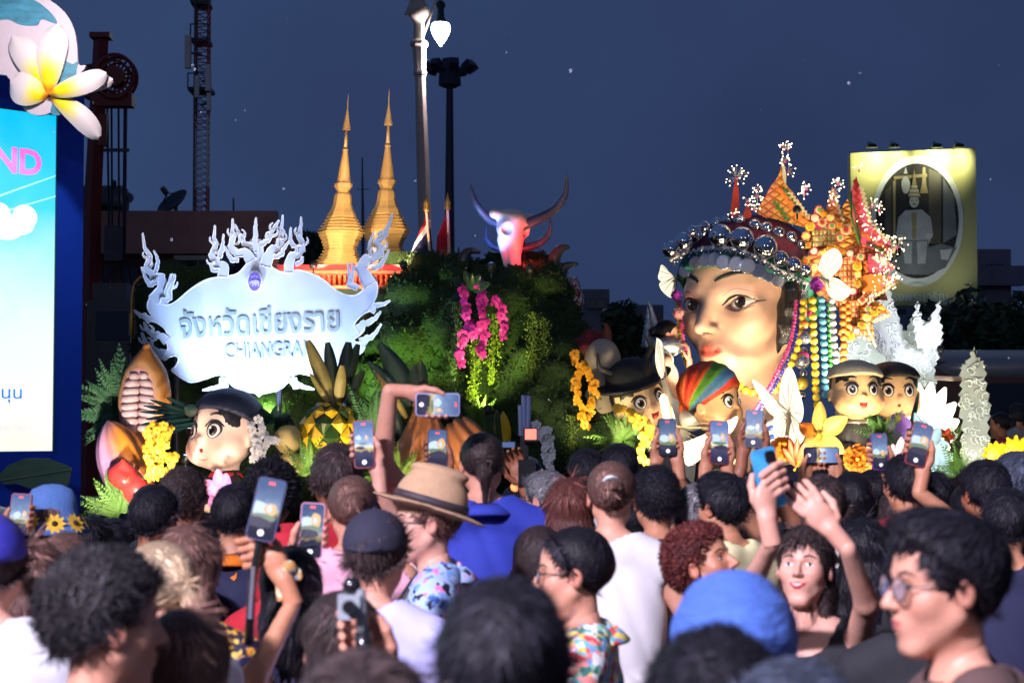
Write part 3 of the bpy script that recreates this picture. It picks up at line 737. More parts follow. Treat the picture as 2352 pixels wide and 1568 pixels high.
def petal(base, tip, width, e, name, bend=0, fold=0):
    B = Vector((base[0], base[1])); T = Vector((tip[0], tip[1])); ax = T-B; L_ = ax.length; ax.normalize(); nx_ = Vector((-ax.y, ax.x))
    V = []; C = []; n1, n2 = 14, 9
    for i in range(n1):
        s_ = i/(n1-1); wv = width*.5*((1-(1-s_/.66)**2)**.7 if s_ < .66 else max(0, 1-((s_-.66)/.345)**2)**.5)+.8
        for j in range(n2):
            q = (j/(n2-1)-.5)*2; p = B+ax*(s_*L_)+nx_*(q*wv+bend*math.sin(math.pi*s_))
            V.append(FP(p.x, p.y, e+.03*math.sin(math.pi*s_)-.02*q*q+.012*fold*q))
            k = max(0, 1-(s_/.62)**1.6)*max(0, 1-abs(q)**2.2*.8); k = min(1, k*1.7)
            C.append(tuple(np.array(srgb(222, 205, 205))*(1-k)+np.array(srgb(246, 215, 8))*k if s_ > .1 else np.array(srgb(240, 140, 20))))
    fs = [(i*n2+j, i*n2+j+1, (i+1)*n2+j+1, (i+1)*n2+j) for i in range(n1-1) for j in range(n2-1)]
    V2 = V + [v+Vector((0, .012, 0)) for v in V]; nn_ = len(V)
    fs2 = fs + [tuple(nn_+k for k in f[::-1]) for f in fs]
    me = np_mesh(name, np.array([tuple(v-ORIG[t]) for v in V2]), np.array(fs2), True, np.array(C+C)); me.materials.append(pm)
    return link(name, me, t)
petal((118, 222), (34, 86), 62, .05, 'petal', 4); petal((116, 222), (138, 62), 66, .07, 'petal', -3)
petal((118, 222), (30, 190), 74, .06, 'petal', -8); petal((118, 222), (252, 176), 48, .09, 'petal', 6); petal((118, 222), (232, 318), 50, .05, 'petal', -8)
petal((120, 222), (262, 186), 40, .04, 'petal', -4)
c = W(120, -70, 9.5); MB().box(c, (.16, .1, .1)).build('added_clip_lamp', lampdk, t); MB().tube([c, W(110, -40, df)], .012, 6).build('lamp_arm', lampdk, t); spot('added_clip_light', c+Vector((0, .06, -.06)), W(115, 170, df), 60, (1, .93, .95), 90, .8, .05, t)  # unseen lamp, added to brighten the frangipani panel

# ---- dark stall canopy with cyan light bars behind the sign
t = thing('stall_canopy', 'dark stall canopy with three cyan light bars behind the left flames', 'canopy', W(475, 640, 19))
MB().box(W(470, 600, 19), (110*S(19), .8, 10*S(19))).build('roof', dk, t)
for px in (425, 516): a = W(px, 600, 19); MB().tube([(a.x, 19.3, 0), (a.x, 19.3, a.z)], .03, 6).build('post', steel, t)
for px in (446, 476, 504): MB().box(W(px, 627, 18.6), (17*S(19), .03, 5*S(19))).build('light_bar', mat('bar_cyan', (.1, .9, .7), .4, var=0, emit=(.05, .9, .62), es=1.4), t)
# ---- people's street furniture far right: costume stand, golden sun discs
t = thing('costume_stand', 'pink and silver beaded costume on a stand at the edge of the moss', 'costume', W(1315, 800, 19))
Fm = Field((-.3, -.25, -.1), (.3, .25, .75), .02)
Fm.cap((0, 0, 0), (0, 0, .45), .1, .075, .05).ell((0, 0, .5), (.11, .09, .12), .05).ell((0, 0, .62), (.07, .07, .1), .05)
V, Q = Fm.mesh(); V = V + rng.normal(size=V.shape)*.006
link('beaded_cloth', np_mesh('beaded_cloth', V, Q), t, cells('costume_print', [srgb(150, 20, 60), srgb(190, 190, 200), srgb(110, 20, 60), srgb(200, 180, 150)], 60, .3))
sb = MB()
for k in range(260):
    v = V[rng.integers(len(V))]
    if v[2] < .3 and rng.random() < .5: continue
    sb.ell(v*np.array([1.08, 1.08, 1]), (.009,)*3, 6, 4)
o = sb.build('silver_beads', mat('silver', (.75, .76, .8), .18, .95, var=.1), t, True, kind='stuff', raw=True)
MB().tube([W(1315, 800, 19), (W(1315, 800, 19).x, 19, .02)], .02, 6).build('stand_pole', steel, t)
# ================================================================== THE FLOAT, left half
# ---- helpers for decals that follow a modelled surface
def bvh_of(V, Q):
    return BVHTree.FromPolygons([tuple(v) for v in V], [tuple(int(i) for i in q) for q in Q])
def hit(bv, x, z, fb=.3, y0=3.):
    r = bv.ray_cast(Vector((x, y0, z)), Vector((0, -1, 0)))
    return r[0].y if r[0] is not None else fb
def dec_fan(bv, pts, e, rings=4, c=None):
    c = c or (sum(p[0] for p in pts)/len(pts), sum(p[1] for p in pts)/len(pts)); V = [(c[0], hit(bv, *c)+e, c[1])]; n = len(pts); f = []
    for r in range(1, rings+1):
        t = r/rings
        for p in pts:
            x, z = c[0]+(p[0]-c[0])*t, c[1]+(p[1]-c[1])*t
            V.append((x, hit(bv, x, z)+(e if r < rings else e*.3), z))
    for k in range(n): f.append((0, 1+k, 1+(k+1) % n))
    for r in range(rings-1):
        for k in range(n):
            a = 1+r*n+k; b = 1+r*n+(k+1) % n; f.append((a, a+n, b+n, b))
    return V, f
def dec_strip(bv, pts, w, e, n=6):
    P = catmull([(p[0], 0, p[1]) for p in pts], n); V = []; f = []
    for i, p in enumerate(P):
        t = P[min(i+1, len(P)-1)]-P[max(i-1, 0)]; t.normalize(); nn_ = Vector((-t.z, 0, t.x)); ww = lerpl(w, i/(len(P)-1))/2
        for q in (-1, -.5, 0, .5, 1):
            x, z = p.x+nn_.x*ww*q, p.z+nn_.z*ww*q; V.append((x, hit(bv, x, z)+e*(1-.7*q*q), z))
    for i in range(len(P)-1):
        for j in range(4): a = i*5+j; f.append((a, a+1, a+6, a+5))
    return V, f
def ell2(cx, cz, rx, rz_, n=20, rot=0.):
    return [(cx+rx*math.cos(a)*math.cos(rot)-rz_*math.sin(a)*math.sin(rot), cz+rx*math.cos(a)*math.sin(rot)+rz_*math.sin(a)*math.cos(rot)) for a in np.linspace(0, 2*math.pi, n, endpoint=False)]
def part(name, vf, m, parent, smooth=True):
    mb = MB(); mb.add(*vf); return mb.build(name, m, parent, smooth, raw=True)

# ---- chassis of the float
DECK = 1.02
t = thing('float_chassis', 'long dark skirted trailer that carries the whole float', 'trailer', (0, 15.9, 0))
xl, xr = W(225, 1100, 13.6).x, W(2290, 1000, 15).x
MB().box(((xl+xr)/2, 15.75, .72), (xr-xl, 4.2, .6)).build('deck', mat('skirt_green', (.02, .05, .03), .8), t)
for k in range(6):
    for y_ in (13.9, 17.5):
        MB().lathe([(.05, -.12), (.3, -.12), (.36, -.06), (.36, .08), (.05, .1)], (xl+.6+k*(xr-xl-1.2)/5, y_, .36), 18, M=Matrix.Rotation(R(90), 3, 'X')).build('wheel', mat('tyre', (.02, .02, .02), .8), t)

# ---- moss mound
mossm = mat('moss', (.015, .036, .006), .95, var=.5, vs_=7, bump=.6, bs=60)
tuftm = mat('moss_tuft', (.022, .052, .008), .9, var=.55, vs_=5)
t = thing('moss_mound', 'huge lumpy dark green moss mound behind the hanging orchids', 'moss mound', (W(1120, 0, 15.6).x, 15.6, DECK))
Fm = Field((-3.1, 14.1, .75), (1.15, 17.4, 3.3), .035)
def mell(px, py, d, rx, rz_, ry, k=.12): c = W(px, py, d); Fm.ell(c, (rx*S(d), ry, rz_*S(d)), k)
mell(960, 860, 15.5, 105, 260, .8); mell(1010, 740, 15.6, 100, 140, .75); mell(1060, 900, 15.3, 130, 260, .7)
mell(1170, 830, 15.6, 110, 225, .85); mell(1215, 780, 15.6, 85, 165, .75); mell(1250, 950, 15.2, 100, 220, .8); mell(1330, 1010, 15.1, 85, 150, .8)
mell(1380, 1040, 15.0, 60, 115, .6); mell(960, 640, 15.9, 60, 45, .5); mell(1180, 640, 15.8, 60, 40, .5)
mell(640, 980, 15.1, 170, 150, .55); mell(480, 1010, 15.2, 150, 170, .5); mell(830, 980, 15.2, 130, 200, .6); mell(420, 720, 16, 90, 80, .4); mell(420, 830, 15.8, 110, 150, .4)
mell(1120, 1090, 15.2, 300, 90, .8); mell(700, 1090, 15.2, 340, 90, .8)
G = Fm.grid(); sel = np.abs(Fm.F) < .03; pts_ = np.stack([g_[sel] for g_ in G], 1)
for k in range(520):
    p = pts_[rng.integers(len(pts_))]
    if p[1] > 16.3: continue
    r_ = rng.uniform(.06, .19); Fm.ell(p, (r_*1.1, r_*.85, r_*rng.uniform(.6, 1.1)), .0)
V, Q = Fm.mesh(); off = np.array(ORIG[t])
link('mound', np_mesh('mound', V-off, Q), t, mossm)
# tufts standing off the surface
cen = V[Q].mean(1); nr = np.cross(V[Q[:, 1]]-V[Q[:, 0]], V[Q[:, 3]]-V[Q[:, 0]]); nr /= np.linalg.norm(nr, axis=1, keepdims=True)+1e-9
front = np.where((nr[:, 1] < .5) & (cen[:, 2] > 1.1))[0]
ids = rng.choice(front, 42000); c_ = cen[ids]+rng.normal(size=(len(ids), 3))*.012; n_ = nr[ids]+rng.normal(size=(len(ids), 3))*.45+np.array([0, 0, -.1])
n_ /= np.linalg.norm(n_, axis=1, keepdims=True); s_ = np.cross(n_, rng.normal(size=n_.shape)); s_ /= np.linalg.norm(s_, axis=1, keepdims=True)
L_ = rng.uniform(.012, .034, (len(ids), 1)); TV = np.stack([c_-s_*L_*.35-n_*.006, c_+s_*L_*.35-n_*.006, c_+n_*L_], 1).reshape(-1, 3)-off
o = link('moss_fringe', np_mesh('moss_fringe', TV, np.arange(len(TV)).reshape(-1, 3), False), t, tuftm); o['kind'] = 'stuff'

# ---- foliage helpers
def frond_mesh(n=16, w=.2, curl=.25, seed=0):
    rg = np.random.default_rng(seed); mb = MB(); P = []
    for i in range(n+1):
        s_ = i/n; P.append(Vector((0, -curl*s_*s_, s_)))
    mb.tube(P, [.012*(1-.8*i/n) for i in range(n+1)], 4, False)
    for i in range(1, n+1):
        s_ = i/n; L = w*(math.sin(math.pi*min(1, s_*.85+.12)))**.8*(1.05-s_*.7)
        for sd in (-1, 1):
            p = P[i]; tipp = p+Vector((sd*L, -.03-rg.uniform(0, .05), L*.55)); m1 = p.lerp(tipp, .5)
            nn_ = Vector((-.35*sd, .0, .8)).normalized()*(.42/n)
            mb.add([p, m1-nn_*1.1+Vector((0, .012, 0)), tipp, m1+nn_*1.1+Vector((0, .012, 0))], [(0, 1, 2, 3)])
    me = bpy.data.meshes.new('frond'); me.from_pydata(mb.v, [], mb.f); me.update(); return me
FR = [frond_mesh(18, .22, .3, 1), frond_mesh(14, .28, .45, 2), frond_mesh(20, .16, .2, 3)]
fern_g = mat('fern_green', (.10, .22, .035), .6, var=.3, vs_=9); fern_b = mat('fern_bluegreen', (.07, .2, .09), .6, var=.3, vs_=9)
def aim(loc, dirv, up=(0, -1, 0), scale=1., roll=0.):
    z = Vector(dirv).normalized(); u = Vector(up); x = u.cross(z)*-1
    if x.length < 1e-4: x = z.orthogonal()
    x.normalize(); y = z.cross(x); M = Matrix((x, y, z)).transposed().to_4x4() @ Matrix.Rotation(roll, 4, 'Z')
    return Matrix.Translation(loc) @ M @ Matrix.Scale(scale, 4)
def fern(label, px, py, d, tips, m, name='fern', sc=1., group='ferns dressing the float', fr=None):
    """tips: list of (px, py) where the fronds end"""
    c = W(px, py, d); t = thing(name, label, 'fern', c, group)
    for i, (tx, ty) in enumerate(tips):
        e = W(tx, ty, d-.12-.1*rng.random()); v = e-c
        link('frond', FR[(i+(fr or 0)) % 3] if fr is None else FR[fr], t, m, aim((0, 0, 0), v, (0, 1, 0), v.length*1.02, rng.uniform(-.5, .5)))
    return t
def radial(cx, cy, r0, r1, a0, a1, n):
    return [(cx+math.cos(a)*rng.uniform(r0, r1), cy-math.sin(a)*rng.uniform(r0, r1)) for a in np.linspace(R(a0), R(a1), n)]
fern('blue green fern bursting out left of the open cacao pod', 285, 945, 13.6, radial(285, 940, 85, 118, 85, 262, 26), fern_b)
fern('lime fern at the foot of the red fruits', 275, 1180, 13.1, radial(272, 1170, 55, 85, 60, 230, 18), fern_g)
fern('light green fern right of the pineapple', 850, 1000, 13.4, [(822, 900), (838, 890), (858, 905), (872, 892), (884, 930), (818, 940), (890, 960), (815, 985), (868, 940), (845, 950), (880, 1000)], fern_b)
fern('fern between the pineapple and the carved bulb', 905, 1120, 13.2, radial(905, 1110, 50, 80, 20, 170, 14), fern_g)
fern('fern tuft below the pineapple', 710, 1090, 13.0, radial(710, 1085, 40, 80, 30, 150, 12), fern_g)
fern('bright lime fern by the lower yellow orchids', 1430, 1010, 14.0, radial(1435, 1010, 35, 66, -10, 230, 20), fern_g)
fern('yellow green leaf tuft under the lamp in the moss', 1098, 975, 14.2, radial(1098, 965, 25, 48, 20, 300, 12), fern_g)
# dark fingered leaves over the cacao pod
t = thing('fingered_leaf', 'dark glossy fingered leaves hanging over the cacao pod', 'leaf', W(440, 955, 13.1))
dkl = mat('dark_leaf', (.012, .045, .035), .3, var=.4, coat=.3)
def blade(a, b, w, m, par, name='leaf', arch=.04, cup=.0, n=8, tipw=0.):
    """leaf blade from a to b (world points), width w"""
    a, b = Vector(a), Vector(b); ax = b-a; L = ax.length; ax.normalize(); s_ = ax.cross(Vector((0, 1, 0)))
    if s_.length < .01: s_ = ax.orthogonal()
    s_.normalize(); u = s_.cross(ax)
    V = []; f = []
    for i in range(n+1):
        k = i/n; ww = w*.5*((math.sin(math.pi*min(1, k*.88+.1)))**.7*(1-tipw)+tipw*min(1, k*5+.2)); c = a+ax*(L*k)+u*(-arch*L*math.sin(math.pi*k))
        V += [c-s_*ww+u*cup*ww, c+u*0.0, c+s_*ww+u*cup*ww]
    for i in range(n):
        for j in (0, 1): p = i*3+j; f.append((p, p+1, p+4, p+3))
    k = len(V); V2 = V+[v+u*.006 for v in V]; f2 = f+[tuple(k+q for q in g_[::-1]) for g_ in f]
    for i in range(n):
        for j in (0, 2): p = i*3+j; f2.append((p, p+3, p+3+k, p+k))
    mb = MB(); mb.add(V2, f2); return mb.build(name, m, par, True)
for (a, b, w) in (((440, 950), (345, 918), 12), ((430, 945), (330, 932), 11), ((430, 948), (322, 946), 11), ((425, 955), (335, 962), 12), ((440, 962), (322, 975), 13), ((450, 970), (330, 996), 12), ((440, 975), (372, 1000), 12), ((455, 945), (380, 912), 12), ((450, 950), (425, 935), 30)):
    blade(W(*a, 13.1), W(*b, 13.0), w*S(13), dkl, t, 'leaf_finger', .05)

# ---- cacao pods
podm = mat('pod_orange', srgb(215, 140, 60), .45, var=.18, vs_=5, bump=.15, bs=25, coat=.2)
t = thing('cacao_pod', 'giant cut-open orange cacao pod with pale purple beans', 'cacao pod', W(333, 1030, 13.45))
Fm = Field((-.26, -.22, -.44), (.26, .22, .44), .012)
Fm.ell((0, 0, -.03), (.19, .15, .33)).cap((0, 0, .2), (0, 0, .36), .1, .03, .09).cap((0, 0, -.24), (0, 0, -.34), .1, .05, .08)
Fm.ell((-.01, -.155, -.04), (.125, .1, .255), .012, '-')
V, Q = Fm.mesh(); cav = sstep(.1, .06, np.hypot(V[:, 0]/.13+.08, (V[:, 2]+.04)/.26)-.93)*(V[:, 1] < -.02)
colr = np.outer(1-cav, srgb(226, 146, 62))+np.outer(cav, srgb(214, 150, 150))
rim = np.exp(-((np.hypot((V[:, 0]+.01)/.135, (V[:, 2]+.04)/.265)-1.08)/.1)**2)*(V[:, 1] < 0); colr = colr*(1-.6*rim[:, None])+.6*rim[:, None]*np.array(srgb(240, 200, 150))
pod_att = mat('pod_flesh', (1, 1, 1), .4, var=.12, vs_=9, attr='Col', coat=.25, bump=.1, bs=30)
pc = W(333, 915, 13.45)
def put(o, c, par, rot=None, sc=1.):
    o.location = Vector(c)-ORIG[par]
    if rot: o.rotation_euler = rot
    o.scale = (sc,)*3; return o
rp_ = (R(4), R(3), R(-8))
put(link('husk', np_mesh('husk', V, Q, True, colr), t, pod_att), pc, t, rp_)
beanm = mat('bean', srgb(222, 190, 190), .35, var=.22, vs_=14, coat=.3)
RM = Matrix.Rotation(rp_[2], 3, 'Z') @ Matrix.Rotation(rp_[1], 3, 'Y') @ Matrix.Rotation(rp_[0], 3, 'X')
for i in range(8):
    z = .165-i*.053; wv = .128*math.sqrt(max(.1, 1-((z+.04)/.25)**2))
    for sd in (-1, 1):
        mb = MB(); mb.ell((0, 0, 0), (wv*.53, .055, .031), 14, 8); mb.v = [(np.sign(x)*abs(x/(wv*.53))**.75*wv*.53, y, np.sign(z)*abs(z/.031)**.75*.031) for x, y, z in mb.v]
        o = mb.build('bean', beanm, t, True, raw=True); put(o, pc+RM @ Vector((-.01+sd*wv*.5, -.09, z+sd*.004)), t, (rp_[0]+rng.uniform(-.1, .1), rp_[1]+sd*.12, rp_[2]))
t = thing('cacao_fruit', 'purple and orange whole cacao pod lying below the open pod', 'cacao pod', W(290, 1130, 13.3))
prof = []; 
mb = MB(); nr_ = 40
for i in range(17):
    z = -1+i/8; r_ = max(.02, (1-abs(z)**2.3)**.8)
    for k in range(nr_): pass
V = []; 
for i in range(21):
    z = -1+i/10; r_ = max(.015, (1-abs(z)**2.2)**.75)
    for k in range(nr_):
        a = 2*math.pi*k/nr_; rr = r_*(1+.09*math.cos(a*8)); V.append((rr*math.cos(a)*.17, rr*math.sin(a)*.17, z*.34))
fs = [(i*nr_+k, i*nr_+(k+1) % nr_, (i+1)*nr_+(k+1) % nr_, (i+1)*nr_+k) for i in range(20) for k in range(nr_)]
V = np.array(V); w_ = sstep(-.05, .12, V[:, 0]+.06*np.sin(V[:, 2]*9)); cc = np.outer(1-w_, srgb(200, 150, 190))+np.outer(w_, srgb(225, 140, 45))
o = link('rind', np_mesh('rind', V, np.array(fs), True, cc), t, pod_att); put(o, W(287, 1070, 13.3), t, (R(5), R(-20), 0))
redm = mat('red_gloss', srgb(225, 55, 50), .3, var=.15, coat=.5)
for i, (px, py, rx, rz_, rot, lab) in enumerate(((282, 1092, 34, 30, 20, 'glossy red fruit below the purple cacao pod'), (308, 1122, 30, 40, -30, 'second red fruit behind the first rows of heads'))):
    t = thing('red_fruit', lab, 'fruit', W(px, py, 13.05)); 
    Fm = Field((-.2, -.2, -.2), (.2, .2, .2), .014); s_ = S(13)
    Fm.ell((0, 0, 0), (rx*s_, .1, rz_*s_), .0).ell((rx*s_*.4, -.02, -.02), (rx*s_*.7, .09, rz_*s_*.7), .04).cap((0, -.03, .05), (-.03, -.06, rz_*s_+.02), .03, .012, .05)
    Fm.ell((.02, -.12, rz_*s_*.6), (.05, .05, .03), .03, '-')
    V, Q = Fm.mesh(); o = link('skin', np_mesh('skin', V, Q), t, redm); o.rotation_euler = (0, R(rot), 0)
    MB().tube([W(px-4, py-rz_+4, 13.05), W(px-8, py-rz_-10, 13.05)], .008, 6).build('stalk', dkl, t)
t = thing('emblem_shield', 'purple and gold oval emblem with a white elephant low on the float front', 'emblem', W(268, 1225, 12.9))
def EL(x, y, e=0): p = W(x, y, 12.9); return Vector((p.x, 12.9-e, p.z))
goldm = mat('gold_paint', srgb(200, 150, 60), .35, .6, var=.15)
plate(ell2(268, 1225, 30, 34), 0, .02, goldm, 'rim', t, EL); plate(ell2(268, 1225, 26, 30), .021, .026, mat('emblem_purple', srgb(150, 40, 130), .5), 'field', t, EL)
ELE = [(-15, 6), (-17, 0), (-15, -5), (-9, -9), (-5, -8), (0, -11), (9, -11), (15, -7), (17, 0), (16, 11), (12, 11), (11, 4), (6, 5), (6, 11), (2, 11), (1, 4), (-3, 4), (-4, 11), (-8, 11), (-8, 2), (-11, -2), (-13, 0), (-13, 7)]
ELEF = lambda cx, cy, s_: [(cx+x*s_, cy+y*s_) for x, y in ELE]
plate(ELEF(268, 1233, 1.2), .027, .03, white_p, 'elephant', t, EL)
for k in range(3): plate(ell2(258+k*10, 1208-abs(k-1)*-3, 4, 2.2), .027, .03, white_p, 'cloud_curl', t, EL)

# ---- the flame sign
sgn_m = mat('sign_white', (.60, .67, .80), .45, var=.04, vs_=3); sgn_rim_lit = mat('sign_rim_lit', (.9, .92, .95), .4, var=.03)  # rim paler than the board: light caught on its edges is painted in
def SG(x, y, e=0.):
    d = 14.0-(x-596)/300*.22; p = W(x, y, d); return Vector((p.x, p.y-e, p.z))
t = thing('flame_sign', 'white flame edged province sign with raised letters and elephant medallion', 'sign', SG(596, 900))
def sg_plate(pts, e0, e1, m, name, par):
    n = len(pts); ar = sum(pts[i][0]*pts[(i+1) % n][1]-pts[(i+1) % n][0]*pts[i][1] for i in range(n))
    if ar > 0: pts = pts[::-1]
    V = [SG(x, y, e1) for x, y in pts]+[SG(x, y, e0) for x, y in pts]
    f = [tuple(range(n)), tuple(range(2*n-1, n-1, -1))]+[(i, i+n, (i+1) % n+n, (i+1) % n) for i in range(n)]
    return MB().add(V, f).build(name, m, par)
BODY = [(576, 552), (574, 575), (572, 594), (560, 614), (542, 630), (516, 634), (498, 637), (472, 643), (440, 662), (407, 690), (388, 700), (372, 698), (360, 684), (352, 672), (341, 690), (338, 704), (343, 716), (349, 726), (348, 736), (359, 740), (378, 754), (383, 768), (377, 776), (384, 790), (385, 802), (374, 808), (366, 819), (378, 827), (390, 819), (404, 817), (410, 826), (402, 842), (394, 850), (406, 860), (417, 868), (440, 878), (470, 870), (495, 862), (509, 862), (514, 877), (523, 876), (541, 890), (566, 899), (586, 902), (595, 910), (603, 903), (640, 895), (664, 874), (678, 860), (690, 857), (710, 861), (740, 866), (775, 852), (812, 816), (826, 814), (838, 798), (834, 788), (816, 785), (814, 778), (826, 770), (838, 754), (817, 753), (815, 742), (832, 722), (848, 714), (862, 708), (856, 700), (864, 682), (868, 664), (865, 646), (856, 632), (842, 628), (830, 640), (836, 656), (832, 667), (816, 678), (795, 677), (770, 665), (740, 640), (704, 624), (680, 620), (658, 626), (640, 622), (624, 612), (612, 600), (604, 575), (602, 552)]
BODYS = [(p.x, p.z) for p in catmull([(x, 0, y) for x, y in BODY]+[(BODY[0][0], 0, BODY[0][1])], 3)[:-1]]
sg_plate(BODYS, -.03, .0, sgn_m, 'board', t)
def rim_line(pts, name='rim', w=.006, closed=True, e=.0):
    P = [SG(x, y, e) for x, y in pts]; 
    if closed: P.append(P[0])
    MB().tube(P, w, 5, False).build(name, sgn_rim_lit, t)
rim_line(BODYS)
lev = [.0]
def flame(pts, w, hook=False):
    lev[0] += .0016; e = .004+lev[0] % .016
    P = catmull([(x, 0, y) for x, y in pts], 7); n = len(P); A = []; B = []
    for i, p in enumerate(P):
        k = i/(n-1); tn = P[min(i+1, n-1)]-P[max(i-1, 0)]; tn.normalize(); ww = lerpl(w, k)*.43
        ph = (i % 7)/7; sc = 1+.55*(1-ph)*(1 if k > .12 else 0)*(1 if k < .8 else 0)
        A.append((p.x-tn.z*ww*sc, p.z+tn.x*ww*sc)); B.append((p.x+tn.z*ww*(2-sc if sc > 1 else 1), p.z-tn.x*ww*(2-sc if sc > 1 else 1)))
    poly = A+B[::-1]
    sg_plate(poly, -.026, e, sgn_m, 'flame', t)
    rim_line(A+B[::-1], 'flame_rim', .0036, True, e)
    if len(pts) >= 5 and not hook:
        for q, fr_ in enumerate((.28, .46, .64)):
            i = int(fr_*(n-1)); p = P[i]; tn = (P[i-1]-P[i]).normalized(); sg = 1 if q % 2 else -1; nx_ = Vector((-tn.z, 0, tn.x))*sg; ww = lerpl(w, fr_)*.5+2
            h = [p+nx_*ww*1.25+tn*15, p+nx_*ww*1.5+tn*8, p+nx_*ww*1.15+tn*1.5, p+nx_*ww*.3-tn*2]
            flame([(a.x, a.z) for a in h], [1.2, 3.2, 5.0, 5.5], True)
for pts, w in [
    ([(328, 536), (333, 565), (346, 592), (338, 612), (352, 630), (374, 640), (372, 665), (352, 690)], [3, 7, 14, 13, 18, 26, 28, 34]),
    ([(354, 576), (362, 592), (364, 606), (357, 624)], [3, 6, 9, 10]), ([(326, 614), (333, 631), (345, 650), (362, 646)], [3, 6, 14, 12]),
    ([(393, 630), (389, 650), (383, 668), (386, 684)], [3, 5, 7, 10]), ([(402, 630), (400, 645), (393, 665), (388, 688), (370, 690)], [3, 6, 9, 16, 14]),
    ([(494, 518), (493, 543), (498, 564), (488, 584), (501, 602), (514, 612), (512, 636)], [3, 7, 13, 13, 20, 24, 28]),
    ([(514, 538), (513, 560), (510, 578), (504, 592)], [3, 6, 13, 12]), ([(485, 604), (490, 618), (503, 620)], [5, 10, 10]),
    ([(535, 503), (536, 528), (538, 546), (533, 564), (544, 578), (564, 580), (578, 600)], [3, 8, 14, 14, 18, 22, 30]),
    ([(540, 516), (550, 535), (560, 548), (561, 559), (580, 562)], [3, 8, 12, 10, 14]), ([(517, 566), (526, 583), (534, 595), (548, 598)], [3, 8, 12, 10]),
    ([(902, 491), (892, 522), (883, 544), (868, 556), (876, 572), (872, 588), (848, 598), (833, 616), (840, 636), (850, 655)], [3, 9, 16, 16, 18, 22, 26, 28, 34, 38]),
    ([(860, 534), (851, 556), (851, 580)], [3, 6, 12]), ([(894, 574), (883, 598), (871, 613), (854, 616)], [3, 9, 14, 12]),
    ([(799, 603), (803, 628), (806, 648)], [3, 6, 12]), ([(808, 603), (812, 628), (806, 650), (822, 662)], [3, 7, 16, 16]),
    ([(692, 498), (692, 522), (690, 541), (695, 559), (694, 578), (677, 590), (665, 604), (664, 626)], [3, 8, 13, 14, 16, 22, 24, 24]),
    ([(669, 523), (669, 547), (676, 568)], [3, 8, 14]), ([(696, 590), (692, 603), (680, 607)], [5, 10, 10]),
    ([(650, 494), (648, 522), (651, 535), (645, 550), (648, 565), (633, 574), (617, 590), (610, 612)], [3, 8, 11, 14, 18, 22, 28, 30]),
    ([(641, 506), (628, 529), (623, 544), (612, 556), (597, 562)], [3, 10, 12, 12, 14]), ([(665, 553), (653, 573), (647, 586), (630, 590)], [3, 8, 12, 12]),
    ([(896, 690), (880, 700), (863, 703), (852, 716)], [4, 9, 14, 20]), ([(875, 715), (859, 735), (840, 745), (820, 757)], [3, 12, 16, 26]), ([(876, 744), (861, 768), (849, 778), (828, 786)], [3, 9, 15, 24]),
    ([(309, 713), (323, 723), (335, 725), (346, 738)], [3, 10, 14, 20]), ([(331, 740), (338, 753), (352, 767), (366, 767), (384, 784)], [3, 9, 12, 14, 24]), ([(326, 764), (335, 783), (350, 795), (361, 806), (380, 814)], [3, 9, 12, 16, 24]),
    ([(466, 896), (489, 890), (510, 886), (513, 868)], [3, 10, 22, 18]), ([(721, 894), (692, 888), (676, 885), (673, 868)], [3, 12, 20, 20]),
    ([(588.5, 500), (588.5, 520), (588.5, 548), (588.5, 580)], [3, 8, 12, 13])]:
    flame(pts, w)
letm = mat('sign_letter', srgb(150, 166, 160), .4, var=.05)
def rotxy(x, y, cx, cy, a): return (cx+(x-cx)*math.cos(a)-(y-cy)*math.sin(a), cy+(x-cx)*math.sin(a)+(y-cy)*math.cos(a))
def LT(cx, cy, a): return lambda x, y, e: SG(*rotxy(x, y, cx, cy, a), .006+e*.12)
put_text('จังหวัดเชียงราย', LT(596, 740, R(-2.6)), (413, 770, 779, 706), 'raised_letters', letm, t, .03, .018)
put_text('CHIANGRAI', LT(608, 805, R(-1.5)), (516, 823, 702, 787), 'raised_letters', letm, t, .03, .018)
sg_plate(ell2(586, 647, 17, 25, 28), .0, .03, sgn_rim_lit, 'medallion_rim', t); mp_ = sg_plate(ell2(586, 647, 14.5, 22, 28), .031, .034, mat('medallion_violet', srgb(120, 100, 200), .5), 'medallion', t)
sg_plate(ELEF(586, 651, .68), .035, .037, mat('medallion_white', srgb(190, 190, 240), .5), 'elephant', t)
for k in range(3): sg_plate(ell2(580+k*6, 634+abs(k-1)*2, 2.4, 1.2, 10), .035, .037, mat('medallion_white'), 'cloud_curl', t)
sp_ = MB()
for x in (404, 640, 790): 
    a = SG(x, 830, -.05); sp_ = MB().tube([(a.x, a.y, DECK-.05), (a.x, a.y, a.z+.2)], .02, 8).build('stay_pole', steel, t)

# floods on the sign: cold white beams from below, blue wash
floodlight(SG(470, 985, .6), SG(490, 680, 0), 8, (.6, .75, 1), 60, 'cold white flood lamp under the left half of the sign')
floodlight(SG(540, 1010, .22), SG(548, 760, 0), 5, (.9, .95, 1), 42, 'narrow cold flood lamp below the left letters')
floodlight(SG(690, 1000, .22), SG(672, 740, 0), 7, (.92, .97, 1), 46, 'narrow cold flood lamp below the right letters')
floodlight(W(432, 1045, 13.62), SG(640, 610, 0), 26, (.42, .6, 1), 95, 'blue flood lamp behind the yellow orchids')
floodlight(W(706, 1050, 13.5), SG(680, 590, 0), 26, (.45, .58, 1), 95, 'blue flood lamp behind the round fruits')

